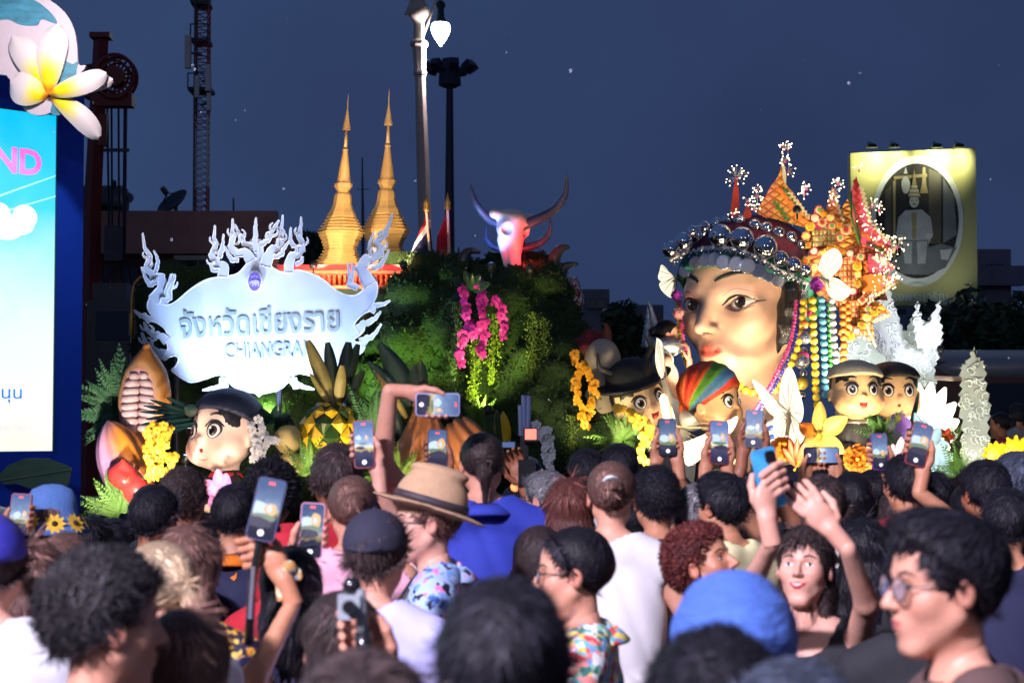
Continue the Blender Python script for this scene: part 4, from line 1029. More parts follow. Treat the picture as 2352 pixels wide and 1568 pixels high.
# ---- golden pagodas
gold = mat('pagoda_gold', srgb(228, 184, 112), .42, .12, var=.16, vs_=7, bump=.12, bs=30)
def pagoda(label, bx, by, tx, ty, d, sc):
    a = W(bx, by, d); b = W(tx, ty, d); H = b.z-a.z; s_ = S(d)*sc
    t = thing('golden_pagoda', label, 'pagoda', a, 'golden pagodas on the float')
    # (fraction of height, half width in px)
    bell = [(.285, 35), (.31, 31), (.33, 26), (.36, 22), (.41, 20), (.42, 18), (.425, 16)]
    hk = [(.425, 15), (.44, 15), (.442, 18), (.455, 18), (.457, 21), (.478, 21), (.48, 17)]
    def seg(L, n, name, ph, flat=True):
        mb = MB(); mb.lathe([(r_*s_, H*z) for z, r_ in L], a, n, ph=ph)
        mb.v = [(p[0]+(b.x-a.x)*((p[2]-a.z)/H), p[1], p[2]) for p in mb.v]
        return mb.build(name, gold, t, not flat)
    ws = [60, 54, 49, 45, 42, 40, 42, 45, 48, 52, 56, 52, 48, 44, 40, 36]; hz_ = .287/len(ws)
    for i, w in enumerate(ws):
        z0 = i*hz_; seg([(z0, w*.5), (z0+1e-4, w-4), (z0+hz_*.45, w-4), (z0+hz_*.5, w), (z0+hz_*.98, w), (z0+hz_*.985, w*.5)], 8, 'tier', R(10))
    seg(bell, 8, 'bell', R(12)); seg(hk, 8, 'harmika', R(12))
    rings = []; z = .48
    for k in range(22):
        r_ = 16.5-10.5*k/22; rings += [(z, r_), (z+.0055, r_+.4), (z+.0075, r_-.9)]; z += .0082
    seg(rings, 16, 'ringed_spire', 0, True)
    seg([(z, 5.5), (z+.012, 7.5), (z+.024, 5)], 14, 'ball', 0, False); seg([(z+.024, 4.5), (z+.13, 3.2)], 10, 'rod', 0, False)
    u = z+.13; par = []
    for k in range(6): par += [(u+k*.021, 9.8-1.5*k), (u+k*.021+.019, 8.8-1.5*k)]
    seg([(u-.002, 4)]+par+[(.94, 1.5), (1.0, .3)], 14, 'finial', 0, True)
    return t
pagoda('golden pagoda nearer the flame sign, left of the pair', 779, 612, 800, 215, 16.0, .98)
pagoda('golden pagoda right of the pair, beside the cream lamp post', 884, 608, 894, 203, 16.4, 1.02)
# small wooden spirelets
clay = mat('terracotta', srgb(190, 110, 70), .6, var=.2)
def mini(label, px, py, ty, d, w):
    a = W(px, py, d); H = W(px, ty, d).z-a.z; s_ = S(d); t = thing('wooden_spirelet', label, 'spirelet', a, 'small tiered wooden spirelets')
    L = []; 
    for k in range(5): L += [(w*(1-.16*k)*s_, H*k*.1), (w*(1-.16*k)*s_, H*(k*.1+.03)), (w*.62*(1-.16*k)*s_, H*(k*.1+.05)), (w*.6*(1-.16*k)*s_, H*(k*.1+.1))]
    L += [(w*.16*s_, H*.55), (w*.1*s_, H*.8), (.001, H)]
    MB().lathe(L, a, 4, ph=R(45)).build('tiers', clay, t)
mini('small tiered wooden spirelet below the red flag', 1025, 608, 535, 15.7, 32)
mini('small wooden spirelet behind the sign, between its flames', 632, 625, 545, 15.6, 26)
mini('small wooden spirelet in front of the right pagoda', 862, 612, 512, 15.5, 14)
# red balustrade
t = thing('red_balustrade', 'red and orange balustrade under the golden pagodas', 'balustrade', W(800, 690, 15.3))
redp = mat('red_paint', srgb(205, 55, 45), .5, var=.15); orp = mat('orange_paint', srgb(225, 130, 80), .5, var=.15)
db = 15.3
def bar(x0, y0, x1, y1, m, name, dep=.14, dd=0): 
    a = W(x0, y0, db); b = W(x1, y1, db); MB().box(((a.x+b.x)/2, db+dd, (a.z+b.z)/2), (b.x-a.x, dep, a.z-b.z)).build(name, m, t)
bar(640, 610, 930, 622, redp, 'top_rail', .2); bar(640, 622.5, 930, 630, orp, 'cornice', .15); bar(640, 657, 930, 664, orp, 'bottom_rail', .15); bar(640, 631, 930, 656, redp, 'back_panel', .02, .09)
for k in range(24):
    x = 648+k*12; a = W(x, 656.8, db); s_ = S(db)
    MB().lathe([(4.4*s_, 0), (4.4*s_, 5*s_), (2.6*s_, 8*s_), (4.2*s_, 15*s_), (2.6*s_, 21*s_), (4.4*s_, 23*s_), (4.4*s_, 26*s_)], a, 8).build('baluster', orp, t)
bar(640, 664.5, 930, 740, mat('plinth_green', (.02, .05, .02), .9), 'plinth', .3, .1)
# ---- flags
t = thing('thai_flag', 'drooping red white and blue striped flag on a gold tipped pole', 'flag', W(980, 640, 15.5), 'flags behind the moss mound')
def cloth_strip(f0, f1, m, name, par, n=10, d=15.5, ph=0):
    V = []; 
    for i in range(n+1):
        k = i/n; a = f0(k); b = f1(k)
        for j in range(4):
            q = j/3; x = a[0]+(b[0]-a[0])*q; y = a[1]+(b[1]-a[1])*q; V.append(W(x, y, d+.03*math.sin(k*7+ph+q)))
    mb = MB(); mb.add(V, [(i*4+j, i*4+j+1, i*4+j+5, i*4+j+4) for i in range(n) for j in range(3)]); mb.build(name, m, par, True)
Lf = lambda a, b: (lambda k: (a[0]+(b[0]-a[0])*k, a[1]+(b[1]-a[1])*k))
fl_r = mat('flag_red', srgb(190, 25, 45), .8); fl_w = mat('flag_white', (.7, .68, .68), .8); fl_b = mat('flag_blue', srgb(28, 30, 80), .8)
cloth_strip(Lf((985, 488), (958, 543)), Lf((987, 502), (953, 556)), fl_r, 'red_stripe', t); cloth_strip(Lf((987, 502), (953, 556)), Lf((989, 522), (945, 580)), fl_w, 'white_stripe', t)
cloth_strip(Lf((989, 522), (945, 580)), Lf((996, 598), (941, 603)), fl_b, 'blue_stripe', t, ph=.4)
def pole(px0, y0, px1, y1, par, d=15.5):
    MB().tube([W(px0, y0, d), W(px1, y1, d)], .012, 8).build('pole', cream, par)
    c = W(px1, y1, d); MB().lathe([(.012, 0), (.03, .02), (.018, .04), (.028, .06), (.012, .1), (.002, .15)], c, 10).build('finial', goldm, par, True)
pole(992, 640, 980, 488, t)
t = thing('red_flag', 'drooping red flag with gold tipped pole behind the small spirelet', 'flag', W(1030, 640, 15.6), 'flags behind the moss mound')
cloth_strip(Lf((1024, 492), (1004, 545)), Lf((1028, 560), (1000, 600)), fl_r, 'cloth', t, d=15.6); pole(1034, 640, 1028, 484, t, 15.6)
cloth_strip(Lf((1026, 500), (1029, 530)), Lf((1029, 500), (1033, 540)), fl_w, 'edge_band', t, 4, 15.62)

# ---- buffalo skull
bone = mat('bone', srgb(232, 205, 195), .55, var=.12, vs_=10, bump=.1); hornm = mat('horn_dark', (.06, .07, .13), .35, var=.35, stretch=(1, 1, 1), bump=.15, bs=20)
d = 15.2; t = thing('buffalo_skull', 'pale buffalo skull with long dark curved horns, lit red', 'skull', W(1178, 612, d)); s_ = S(d)
Fm = Field((-.28, -.28, -.45), (.28, .25, .2), .012)
Fm.ell((0, 0, .05), (.12, .085, .085), .03).cap((-.0, -.02, .02), (0, -.07, -.3), .085, .042, .05).ell((-.08, -.02, -.02), (.05, .08, .06), .04).ell((.08, -.02, -.02), (.05, .08, .06), .04)
Fm.cap((0, -.07, -.3), (0, -.08, -.4), .05, .04, .03).cap((-.07, .02, -.1), (-.03, -.03, -.34), .04, .02, .03).cap((.07, .02, -.1), (.03, -.03, -.34), .04, .02, .03)
for sx in (-1, 1): Fm.ell((sx*.085, -.09, -.035), (.04, .065, .045), .012, '-'); Fm.ell((sx*.022, -.12, -.36), (.012, .05, .05), .01, '-')
for sx in (-1, 1): Fm.cap((sx*.07, .01, .075), (sx*.16, .01, .085), .042, .036, .03)
V, Q = Fm.mesh(); o = link('cranium', np_mesh('cranium', V, Q), t, bone); put(o, W(1177, 522, d), t, (0, R(4), R(28)), 1.06)
def horn(pts, r0, name='horn'):
    P = catmull([W(x, y, d+z_) for x, y, z_ in pts], 7); n = len(P); MB().tube(P, [r0*(1-(i/(n-1))**1.5*.93) for i in range(n)], 12).build(name, hornm, t, True)
horn([(1155, 518, 0), (1120, 500, .0), (1095, 470, -.05), (1084, 440, -.05), (1081, 422, -.05)], .04)
horn([(1195, 520, 0), (1235, 503, 0), (1275, 480, .05), (1297, 450, .05), (1302, 420, .03), (1300, 400, .0)], .044)
horn([(1160, 570, .1), (1135, 567, .1), (1118, 550, .1), (1116, 530, .1), (1119, 518, .1)], .032, 'ear_horn'); horn([(1195, 570, .1), (1230, 563, .1), (1256, 545, .1), (1265, 520, .1), (1262, 500, .1)], .036, 'ear_horn')
MB().tube([W(1192, 650, d+.2), W(1192, 530, d+.2)], .05, 8).build('post', mat('post_dark', (.02, .01, .015), .6), t)
floodlight(W(1216, 612, 14.9), W(1205, 550, d), 2.6, (1, .025, .03), 95, 'red flood lamp at the foot of the buffalo skull')
floodlight(W(1128, 606, 14.9), W(1120, 480, d), 5, (.15, .3, 1), 80, 'blue flood lamp left of the buffalo skull')
tuskm = mat('tusk_dark', (.05, .05, .045), .3, var=.3, bump=.1)
for (pts, r0, lab) in (([(1272, 680), (1268, 630), (1275, 590), (1290, 570), (1308, 568)], .06, 'tallest dark horn standing at the right shoulder of the moss'), ([(1290, 680), (1288, 640), (1296, 615), (1312, 607), (1328, 607)], .045, 'lower dark horn right of the tallest one'), ([(1282, 690), (1282, 640), (1285, 612), (1298, 606)], .04, 'short dark horn between the two tall horns'), ([(1062, 612), (1066, 590), (1080, 576), (1104, 580)], .05, 'dark horn curving out of the moss left of the skull'), ([(1246, 640), (1243, 625), (1236, 614)], .025, 'small reddish horn tip on the moss')):
    P = catmull([W(x, y, 15.3) for x, y in pts], 7); n = len(P); t = thing('horn', lab, 'horn', P[0], 'horns standing in the moss')
    MB().tube(P, [r0*(1-(i/(n-1))**2*.8) for i in range(n)], 10).build('horn_shaft', tuskm, t, True)
    MB().lathe([(r0*1.3, -.03), (r0*1.35, .0), (r0*1.1, .04)], P[0], 10).build('horn_socket', mossm, t, True)

# ---- orchids
def flower_mesh(seed=0, cup=.35):
    rg = np.random.default_rng(seed); mb = MB()
    for k in range(5):
        a = 2*math.pi*k/5+math.pi/2; w = .42 if k in (1, 4) else .3; L = .55
        c, s_ = math.cos(a), math.sin(a); pts = []
        for (u, v, y) in ((.05, 0, 0), (.3, -w*.6, -.1), (.3, w*.6, -.1), (.46, -w*.62, -.05), (.46, w*.62, -.05), (L+.03, 0, cup*.15)):
            pts.append((u*c-v*s_, y-cup*.1+rg.uniform(-.03, .03), u*s_+v*c))
        mb.add(pts, [(0, 1, 2), (1, 3, 4, 2), (3, 5, 4)])
    mb.ell((0, -.12, -.06), (.1, .12, .14), 6, 4)
    me = bpy.data.meshes.new('flower'); me.from_pydata(mb.v, [], mb.f); me.update(); me.shade_smooth(); return me
FL = [flower_mesh(i) for i in range(3)]
def orchid(label, strands, d, fs, m, group, stem=None, name='orchid_spray', dens=1.0, base=None, jit=6):
    c = W(*strands[0][0], d); t = thing(name, label, 'orchid', c, group)
    for pts in strands:
        P = catmull([W(x, y, d) for x, y in pts], 6); MB().tube(P, .005, 4).build('stem', stem or fern_g, t)
        L = sum((P[i+1]-P[i]).length for i in range(len(P)-1)); n = max(3, int(L/(fs*S(d)*.42)*dens))
        for i in range(n):
            q = (i+.3)/n*(len(P)-1); k = min(int(q), len(P)-2); p = P[k].lerp(P[k+1], q-k)
            p = p+Vector((rng.uniform(-jit, jit)*S(d), -.03-.06*rng.random(), rng.uniform(-3, 3)*S(d)))
            Mx = Matrix.Translation(p-c) @ Matrix.Rotation(rng.uniform(-.7, .7), 4, 'Z') @ Matrix.Rotation(rng.uniform(-.5, .3), 4, 'X') @ Matrix.Rotation(rng.uniform(-.5, .5), 4, 'Y') @ Matrix.Scale(fs*S(d)*rng.uniform(.8, 1.15), 4)
            link('flower', FL[rng.integers(3)], t, m, Mx)
    return t
magenta = mat('orchid_magenta', srgb(205, 42, 165), .5, var=.25, vs_=18); yellow = mat('orchid_yellow', srgb(246, 190, 50), .5, var=.18, vs_=18)
whitef = mat('orchid_white', (.78, .76, .74), .5, var=.1, vs_=18); orange_y = mat('orchid_amber', srgb(235, 160, 25), .5, var=.2, vs_=18)
og = 'hanging magenta orchids on the moss'
orchid('magenta orchid strand hanging furthest left, with a lower tail', [[(1062, 668), (1072, 705), (1078, 745), (1086, 775)], [(1064, 770), (1062, 800), (1058, 840)]], 14.35, 24, magenta, og, jit=5)
orchid('long magenta orchid strand in the middle of the three', [[(1104, 650), (1108, 700), (1112, 745), (1108, 790), (1106, 820)]], 14.4, 24, magenta, og, jit=5)
orchid('short magenta orchid strand at the right of the three', [[(1136, 690), (1152, 715), (1156, 750), (1152, 778)]], 14.45, 21, magenta, og, jit=4)
orchid('big yellow orchid cluster in front of the cacao pods', [[(352, 972), (350, 1010), (346, 1050), (340, 1100)], [(368, 975), (372, 1010), (362, 1060), (352, 1100)], [(388, 978), (380, 1010), (378, 1050), (372, 1090)], [(410, 1058), (400, 1045), (392, 1060), (386, 1090)], [(400, 985), (392, 1000), (388, 1030)]], 12.95, 21, yellow, 'yellow orchids', jit=9)
orchid('white orchid spray beside the cheek of the black capped doll', [[(578, 975), (585, 1000), (590, 1030), (580, 1060)], [(598, 965), (604, 985), (600, 1010), (592, 1045)], [(612, 995), (614, 1015), (606, 1050)], [(640, 1010), (628, 1012), (618, 1025)]], 13.1, 20, whitef, 'white orchids')
orchid('white orchid spray behind the video camera', [[(1230, 972), (1240, 1000), (1250, 1030), (1258, 1070)], [(1248, 985), (1262, 1005), (1264, 1040), (1262, 1075)]], 13.6, 20, whitef, 'white orchids')
orchid('amber orchid spray on the moss left of the beige elephant head', [[(1318, 815), (1330, 850), (1320, 880), (1332, 925), (1340, 960)], [(1342, 840), (1356, 870), (1364, 905), (1352, 950), (1346, 985)]], 14.2, 20, orange_y, 'yellow orchids')
orchid('yellow orchid spray beside the lime fern and the black hat doll', [[(1415, 935), (1440, 945), (1460, 965), (1478, 1000), (1470, 1040), (1478, 1065)], [(1455, 950), (1482, 975), (1490, 1010)]], 13.9, 22, yellow, 'yellow orchids')
# glossy leaves above the magenta orchids, and beside white ones
t = thing('orchid_leaves', 'dark oval leaves at the top of the magenta orchids', 'leaves', W(1085, 660, 14.4))
for (a, b, w) in (((1082, 665), (1040, 640), 24), ((1082, 665), (1068, 622), 22), ((1084, 665), (1104, 630), 22), ((1086, 668), (1125, 650), 20), ((1080, 668), (1036, 690), 26), ((1085, 668), (1085, 628), 18)): blade(W(*a, 14.4), W(*b, 14.25), w*S(14.3), dkl, t, 'oval_leaf', .08, .15)
t = thing('orchid_leaves', 'dark round leaves above the white orchids by the doll', 'leaves', W(625, 960, 13.3))
for (a, b, w) in (((625, 975), (600, 940), 26), ((628, 972), (640, 930), 26), ((632, 975), (668, 950), 26), ((628, 980), (650, 985), 24), ((605, 1030), (580, 1050), 24), ((650, 960), (675, 975), 20)): blade(W(*a, 13.3), W(*b, 13.2), w*S(13.2), dkl, t, 'oval_leaf', .1, .2)
# hanging greenery
def trail(label, px, y0, y1, w, d, m, n=520, sway=4):
    c = W(px, y0, d); t = thing('hanging_greenery', label, 'greenery', c, 'trails of tiny leaves on the moss'); mb = MB()
    V = []; f = []
    for i in range(n):
        k = rng.random()**.9; taper = (1 if k < .7 else 1-(k-.7)*2.2); x = px+sway*math.sin(k*5)+rng.normal()*w*.3*taper; y = y0+(y1-y0)*k
        p = np.array(W(x, y, d-.04*rng.random())); a = rng.normal(size=3)+np.array([0, 0, -1.]); a /= np.linalg.norm(a); b = np.cross(a, rng.normal(size=3)); b /= np.linalg.norm(b)
        L = rng.uniform(.009, .02); q = len(V); V += [p, p+a*L*.6+b*L*.4, p+a*L*1.3, p+a*L*.6-b*L*.4]; f.append((q, q+1, q+2, q+3))
    mb.add(V, f); mb.build('tiny_leaves', m, t)
    MB().tube([W(px, y0, d), W(px+sway*math.sin(2.5), (y0+y1)/2, d), W(px+sway*math.sin(5), y1, d)], .005, 4).build('vine', m, t)
grl = mat('trail_grey', (.09, .16, .06), .8, var=.3); lim = mat('trail_lime', (.2, .3, .02), .8, var=.3); olv = mat('trail_olive', (.11, .16, .02), .8, var=.35)
trail('grey green trail hanging left of the magenta orchids', 1044, 690, 872, 20, 14.45, grl, 700)
trail('bright lime trail below the middle magenta orchids', 1088, 765, 985, 26, 14.4, lim, 900); trail('lime trail right of the middle orchid strand', 1132, 720, 880, 26, 14.5, lim, 700)
trail('olive trail on the dark moss, left of the costume', 1222, 715, 885, 30, 14.5, olv, 700); trail('second olive trail hugging the first one', 1248, 730, 880, 22, 14.55, olv, 500)
trail('thin green trail low on the moss', 1310, 950, 1070, 24, 14.2, olv, 400); trail('slim trail below the olive trails', 1246, 880, 990, 8, 14.5, olv, 160)
floodlight(W(1120, 935, 13.95), W(1105, 820, 14.45), 11, (.95, 1, .3), 75, 'small yellow flood lamp under the magenta orchids')

# ---- pineapple
t = thing('pineapple', 'giant yellow and green pineapple with broad dark leaves', 'pineapple', W(760, 1080, 13.3)); d = 13.3; s_ = S(d); pc = W(757, 990, d)
MB().ell(pc, (58*s_, 50*s_, 68*s_), 24, 16).build('core', mat('pine_core', (.02, .04, .015), .6), t, True)
pin_y = mat('pine_yellow', srgb(225, 180, 30), .35, var=.3, vs_=6, coat=.4); pin_g = mat('pine_green', (.03, .07, .02), .3, var=.4, coat=.4)
sm_ = MB(); sm_.add([(-.5, 0, 0), (0, 0, -.62), (.5, 0, 0), (0, 0, .62), (0, -.32, -.06), (-.22, -.2, -.08), (.22, -.2, -.08), (0, -.2, .26)], [(0, 1, 5), (1, 4, 5), (1, 6, 4), (1, 2, 6), (2, 7, 6), (6, 7, 4), (2, 3, 7), (3, 0, 7), (0, 5, 7), (5, 4, 7)])
sme = bpy.data.meshes.new('scale'); sme.from_pydata(sm_.v, [], sm_.f); sme.update()
for i in range(6):
    ph = R(-60+i*25); nk = 9
    for k in range(nk):
        a = 2*math.pi*(k+.5*(i % 2))/nk; nrm_ = Vector((math.cos(a)*math.cos(ph), math.sin(a)*math.cos(ph), math.sin(ph)))
        if nrm_.y > .3: continue
        p = pc+Vector((nrm_.x*57*s_, nrm_.y*49*s_, nrm_.z*67*s_)); wv = 46*s_*max(.45, math.cos(ph))
        M = aim(p-ORIG[t], Vector((0, 0, 1))-nrm_*nrm_.z+Vector((0, 0, .001)), nrm_, 1) ; 
        z = (Vector((0, 0, 1))-nrm_*nrm_.z).normalized(); x = (-nrm_).cross(z)*-1; x = z.cross(nrm_)*-1; M = Matrix((x, -nrm_, z)).transposed().to_4x4(); M.translation = p-ORIG[t]
        link('scale', sme, t, pin_y if (i+k) % 3 else pin_g, M @ Matrix.Diagonal((wv, wv, wv*.9, 1)))
pl_d = mat('pine_leaf_dark', (.02, .035, .02), .4, var=.4, coat=.2); pl_t = mat('pine_leaf_tan', srgb(150, 135, 80), .5, var=.3)
for (a, b, w, m_, dz) in (((765, 925), (706, 782), 34, pl_t, -.06), ((772, 925), (752, 786), 32, pl_d, .0), ((785, 920), (800, 785), 38, pl_d, .08), ((780, 925), (822, 790), 30, pl_d, .1), ((776, 930), (786, 840), 26, pl_t, -.12), ((758, 930), (712, 858), 14, pl_t, -.1), ((762, 930), (730, 870), 22, pl_d, .02), ((792, 925), (835, 850), 26, pl_d, .05)):
    blade(W(*a, d), W(*b, d+dz), w*s_, m_, t, 'crown_leaf', .04, .5, 8, .25)
# ---- agave leaves and orange carved bulb
t = thing('carved_bulb', 'big orange brown carved bulb with dark upright leaves', 'carved bulb', W(985, 1080, 13.5)); d = 13.5; s_ = S(d)
Fm = Field((-.4, -.3, -.35), (.45, .3, .55), .018)
Fm.cap((-.04, 0, .42), (-.03, 0, .1), .06, .12, .08).ell((-.02, 0, -.05), (.2, .17, .22), .12).ell((-.22, 0, -.1), (.1, .12, .12), .08).ell((.24, .02, 0), (.16, .14, .22), .05)
G = Fm.grid(); Fm.F += .012*np.sin(np.arctan2(G[0]+.02, -G[2]+.45)*34)
V, Q = Fm.mesh(); o = link('bulb', np_mesh('bulb', V, Q), t, mat('carved_orange', srgb(172, 116, 76), .45, var=.3, vs_=5, coat=.2, bump=.2, bs=16)); put(o, W(985, 1030, d), t)
agv = mat('agave_dark', (.02, .045, .045), .35, var=.3, coat=.2)
for (a, b, w, m_) in (((955, 925), (872, 788), 52, agv), ((965, 915), (968, 830), 34, agv), ((945, 930), (846, 830), 34, agv), ((935, 960), (858, 850), 22, pl_t), ((925, 1000), (880, 900), 30, agv), ((970, 930), (948, 838), 40, agv), ((975, 950), (1000, 880), 16, pl_d)): blade(W(*a, d), W(*b, d-.05), w*s_, m_, t, 'upright_leaf', .03, .4)
# broad lit leaves by the camera rig
t = thing('spathe_leaves', 'broad pointed green and yellow leaves behind the video camera', 'leaves', W(1155, 1010, 14))
for (a, b, w, m_) in (((1130, 1020), (1118, 930), 30, pin_g), ((1165, 1020), (1155, 945), 26, pin_y), ((1150, 1020), (1140, 940), 24, pin_g), ((1190, 1000), (1205, 950), 22, dkl)): blade(W(*a, 14), W(*b, 13.95), w*S(14), m_, t, 'broad_leaf', .06, .3)
# round fruits
fruit = mat('fruit_beige', srgb(205, 180, 110), .55, var=.12, vs_=7, bump=.1)
for (px, py, r_, lab) in ((662, 1008, 34, 'round beige fruit above its twin beside the pineapple'), (668, 1066, 31, 'lower round beige fruit beside the pineapple')):
    t = thing('round_fruit', lab, 'fruit', W(px, py, 13.15)); rr = r_*S(13.15)
    MB().lathe([(.004, -rr), (rr*.5, -rr*.9), (rr*.85, -rr*.5), (rr, 0), (rr*.88, rr*.45), (rr*.5, rr*.85), (rr*.12, rr*.95), (.004, rr*.9)], W(px, py, 13.15), 20).build('skin', fruit, t, True)
    MB().tube([W(px, py-r_+3, 13.15), W(px+3, py-r_-6, 13.15)], .006, 6).build('stalk', dkl, t)
t = thing('pink_bow', 'pink and lilac paper flower below the black capped doll', 'paper flower', W(510, 1120, 12.9))
pkp = mat('pink_paper', srgb(240, 150, 210), .5, var=.15); lil = mat('lilac_paper', srgb(190, 130, 225), .5, var=.15)
for k, (b, m_) in enumerate((((470, 1075), pkp), ((500, 1050), lil), ((520, 1060), lil), ((545, 1090), pkp), ((480, 1130), pkp), ((550, 1130), mat('coral_paper', srgb(235, 120, 90), .5)))): blade(W(510, 1145, 12.9), W(b[0], b[1]+27, 12.8), 34*S(12.9), m_, t, 'paper_petal', .1, .4)
# warm light on pods, doll and fruits; green-gold on pagodas
floodlight(W(420, 1190, 12.2), W(370, 960, 13.4), 10, (1, .74, .6), 75, 'warm flood lamp in front of the cacao pods')
floodlight(W(620, 1190, 12.3), W(590, 990, 13.3), 6.5, (1, .8, .68), 70, 'warm flood lamp in front of the black capped doll')
floodlight(W(235, 1190, 12.3), W(290, 950, 13.4), 18, (1, .86, .75), 75, 'warm flood lamp at the left corner of the float')
floodlight(W(790, 1180, 12.6), W(770, 960, 13.4), 11, (1, .82, .4), 60, 'amber flood lamp in front of the pineapple')
floodlight(W(960, 1180, 12.6), W(980, 990, 13.5), 10, (1, .65, .35), 60, 'orange flood lamp in front of the carved bulb')
floodlight(W(722, 604, 15.05), W(795, 480, 16.0), 7, (1, .78, .5), 75, 'warm flood lamp on the balustrade aimed at the left pagoda')
floodlight(W(926, 606, 15.1), W(888, 450, 16.3), 8, (1, .72, .42), 75, 'warm flood lamp aimed at the right pagoda')
floodlight(W(842, 602, 15.05), W(885, 480, 16.3), 5, (1, .8, .5), 80, 'warm flood lamp between the two pagodas')
floodlight(W(745, 690, 14.8), W(780, 630, 15.2), 8, (1, .4, .25), 110, 'orange lamp glowing on the red balustrade')
floodlight(W(610, 960, 14.5), W(660, 900, 15.0), 9, (.6, 1, .25), 110, 'green lamp on the moss under the sign')
floodlight(W(880, 900, 14.2), W(900, 790, 14.9), 8, (.6, 1, .2), 100, 'green lamp on the moss behind the agave leaves')
floodlight(W(1330, 1040, 13.6), W(1340, 880, 14.3), 6, (1, .85, .5), 70, 'warm lamp under the amber orchids')
# ================================================================== HEADS: dolls and the giant face
def UP(root):  # children are modelled in head units around the root
    return root
eyew = mat('eye_white', (.82, .8, .78), .15, var=.02, coat=.6); eyeb = mat('eye_black', (.008, .007, .007), .12, var=0, coat=.6); eyeh = mat('eye_glint', (.9, .9, .9), .2, var=0)
brownm = mat('eye_brown', (.05, .025, .015), .12, var=.1, coat=.6); linem = mat('eye_line', (.015, .012, .012), .4, var=.05)
mouth_m = mat('mouth_red', srgb(150, 30, 30), .35, var=.1); tongue = mat('tongue', srgb(225, 110, 100), .35); dollskin = mat('doll_skin', (1, 1, 1), .42, var=.1, attr='Col', coat=.25, bump=.08, bs=12)
blackh = mat('painted_hair', (.012, .011, .012), .35, var=.3, coat=.2)
def doll_head_mesh(jaw=1.):
    f = Field((-.62, -.62, -.62), (.62, .66, .62), .025)
    f.ell((0, -.03, .1), (.43, .43, .42)).ell((0, .06, -.12), (.42, .36, .32), .08)
    for s_ in (-1, 1): f.ell((s_*.2, .17, -.22), (.235, .22, .2), .1)
    f.ell((0, .18, -.36), (.14, .16, .1), .1).ell((0, .42, -.1), (.045, .06, .04), .06)
    for s_ in (-1, 1): f.ell((s_*.45, -.02, -.08), (.05, .075, .11), .03).ell((s_*.5, .0, -.08), (.03, .04, .06), .02, '-')
    f.cap((0, -.05, -.35), (0, -.05, -.6), .16, .18, .08)
    return f.mesh()
DHV, DHQ = doll_head_mesh(); DBV = bvh_of(DHV, DHQ)
def doll_cols(skin=(242, 205, 178)):
    c = np.tile(srgb(*skin), (len(DHV), 1)); 
    for s_ in (-1, 1):
        b = np.exp(-(((DHV[:, 0]-s_*.28)/.11)**2+((DHV[:, 2]+.2)/.09)**2))*(DHV[:, 1] > .1); c = c*(1-.5*b[:, None])+.5*b[:, None]*np.array(srgb(225, 110, 95))
    n_ = np.exp(-((DHV[:, 0]/.06)**2+((DHV[:, 2]+.1)/.05)**2))*(DHV[:, 1] > .3); return c*(1-.35*n_[:, None])+.35*n_[:, None]*np.array(srgb(225, 120, 95))
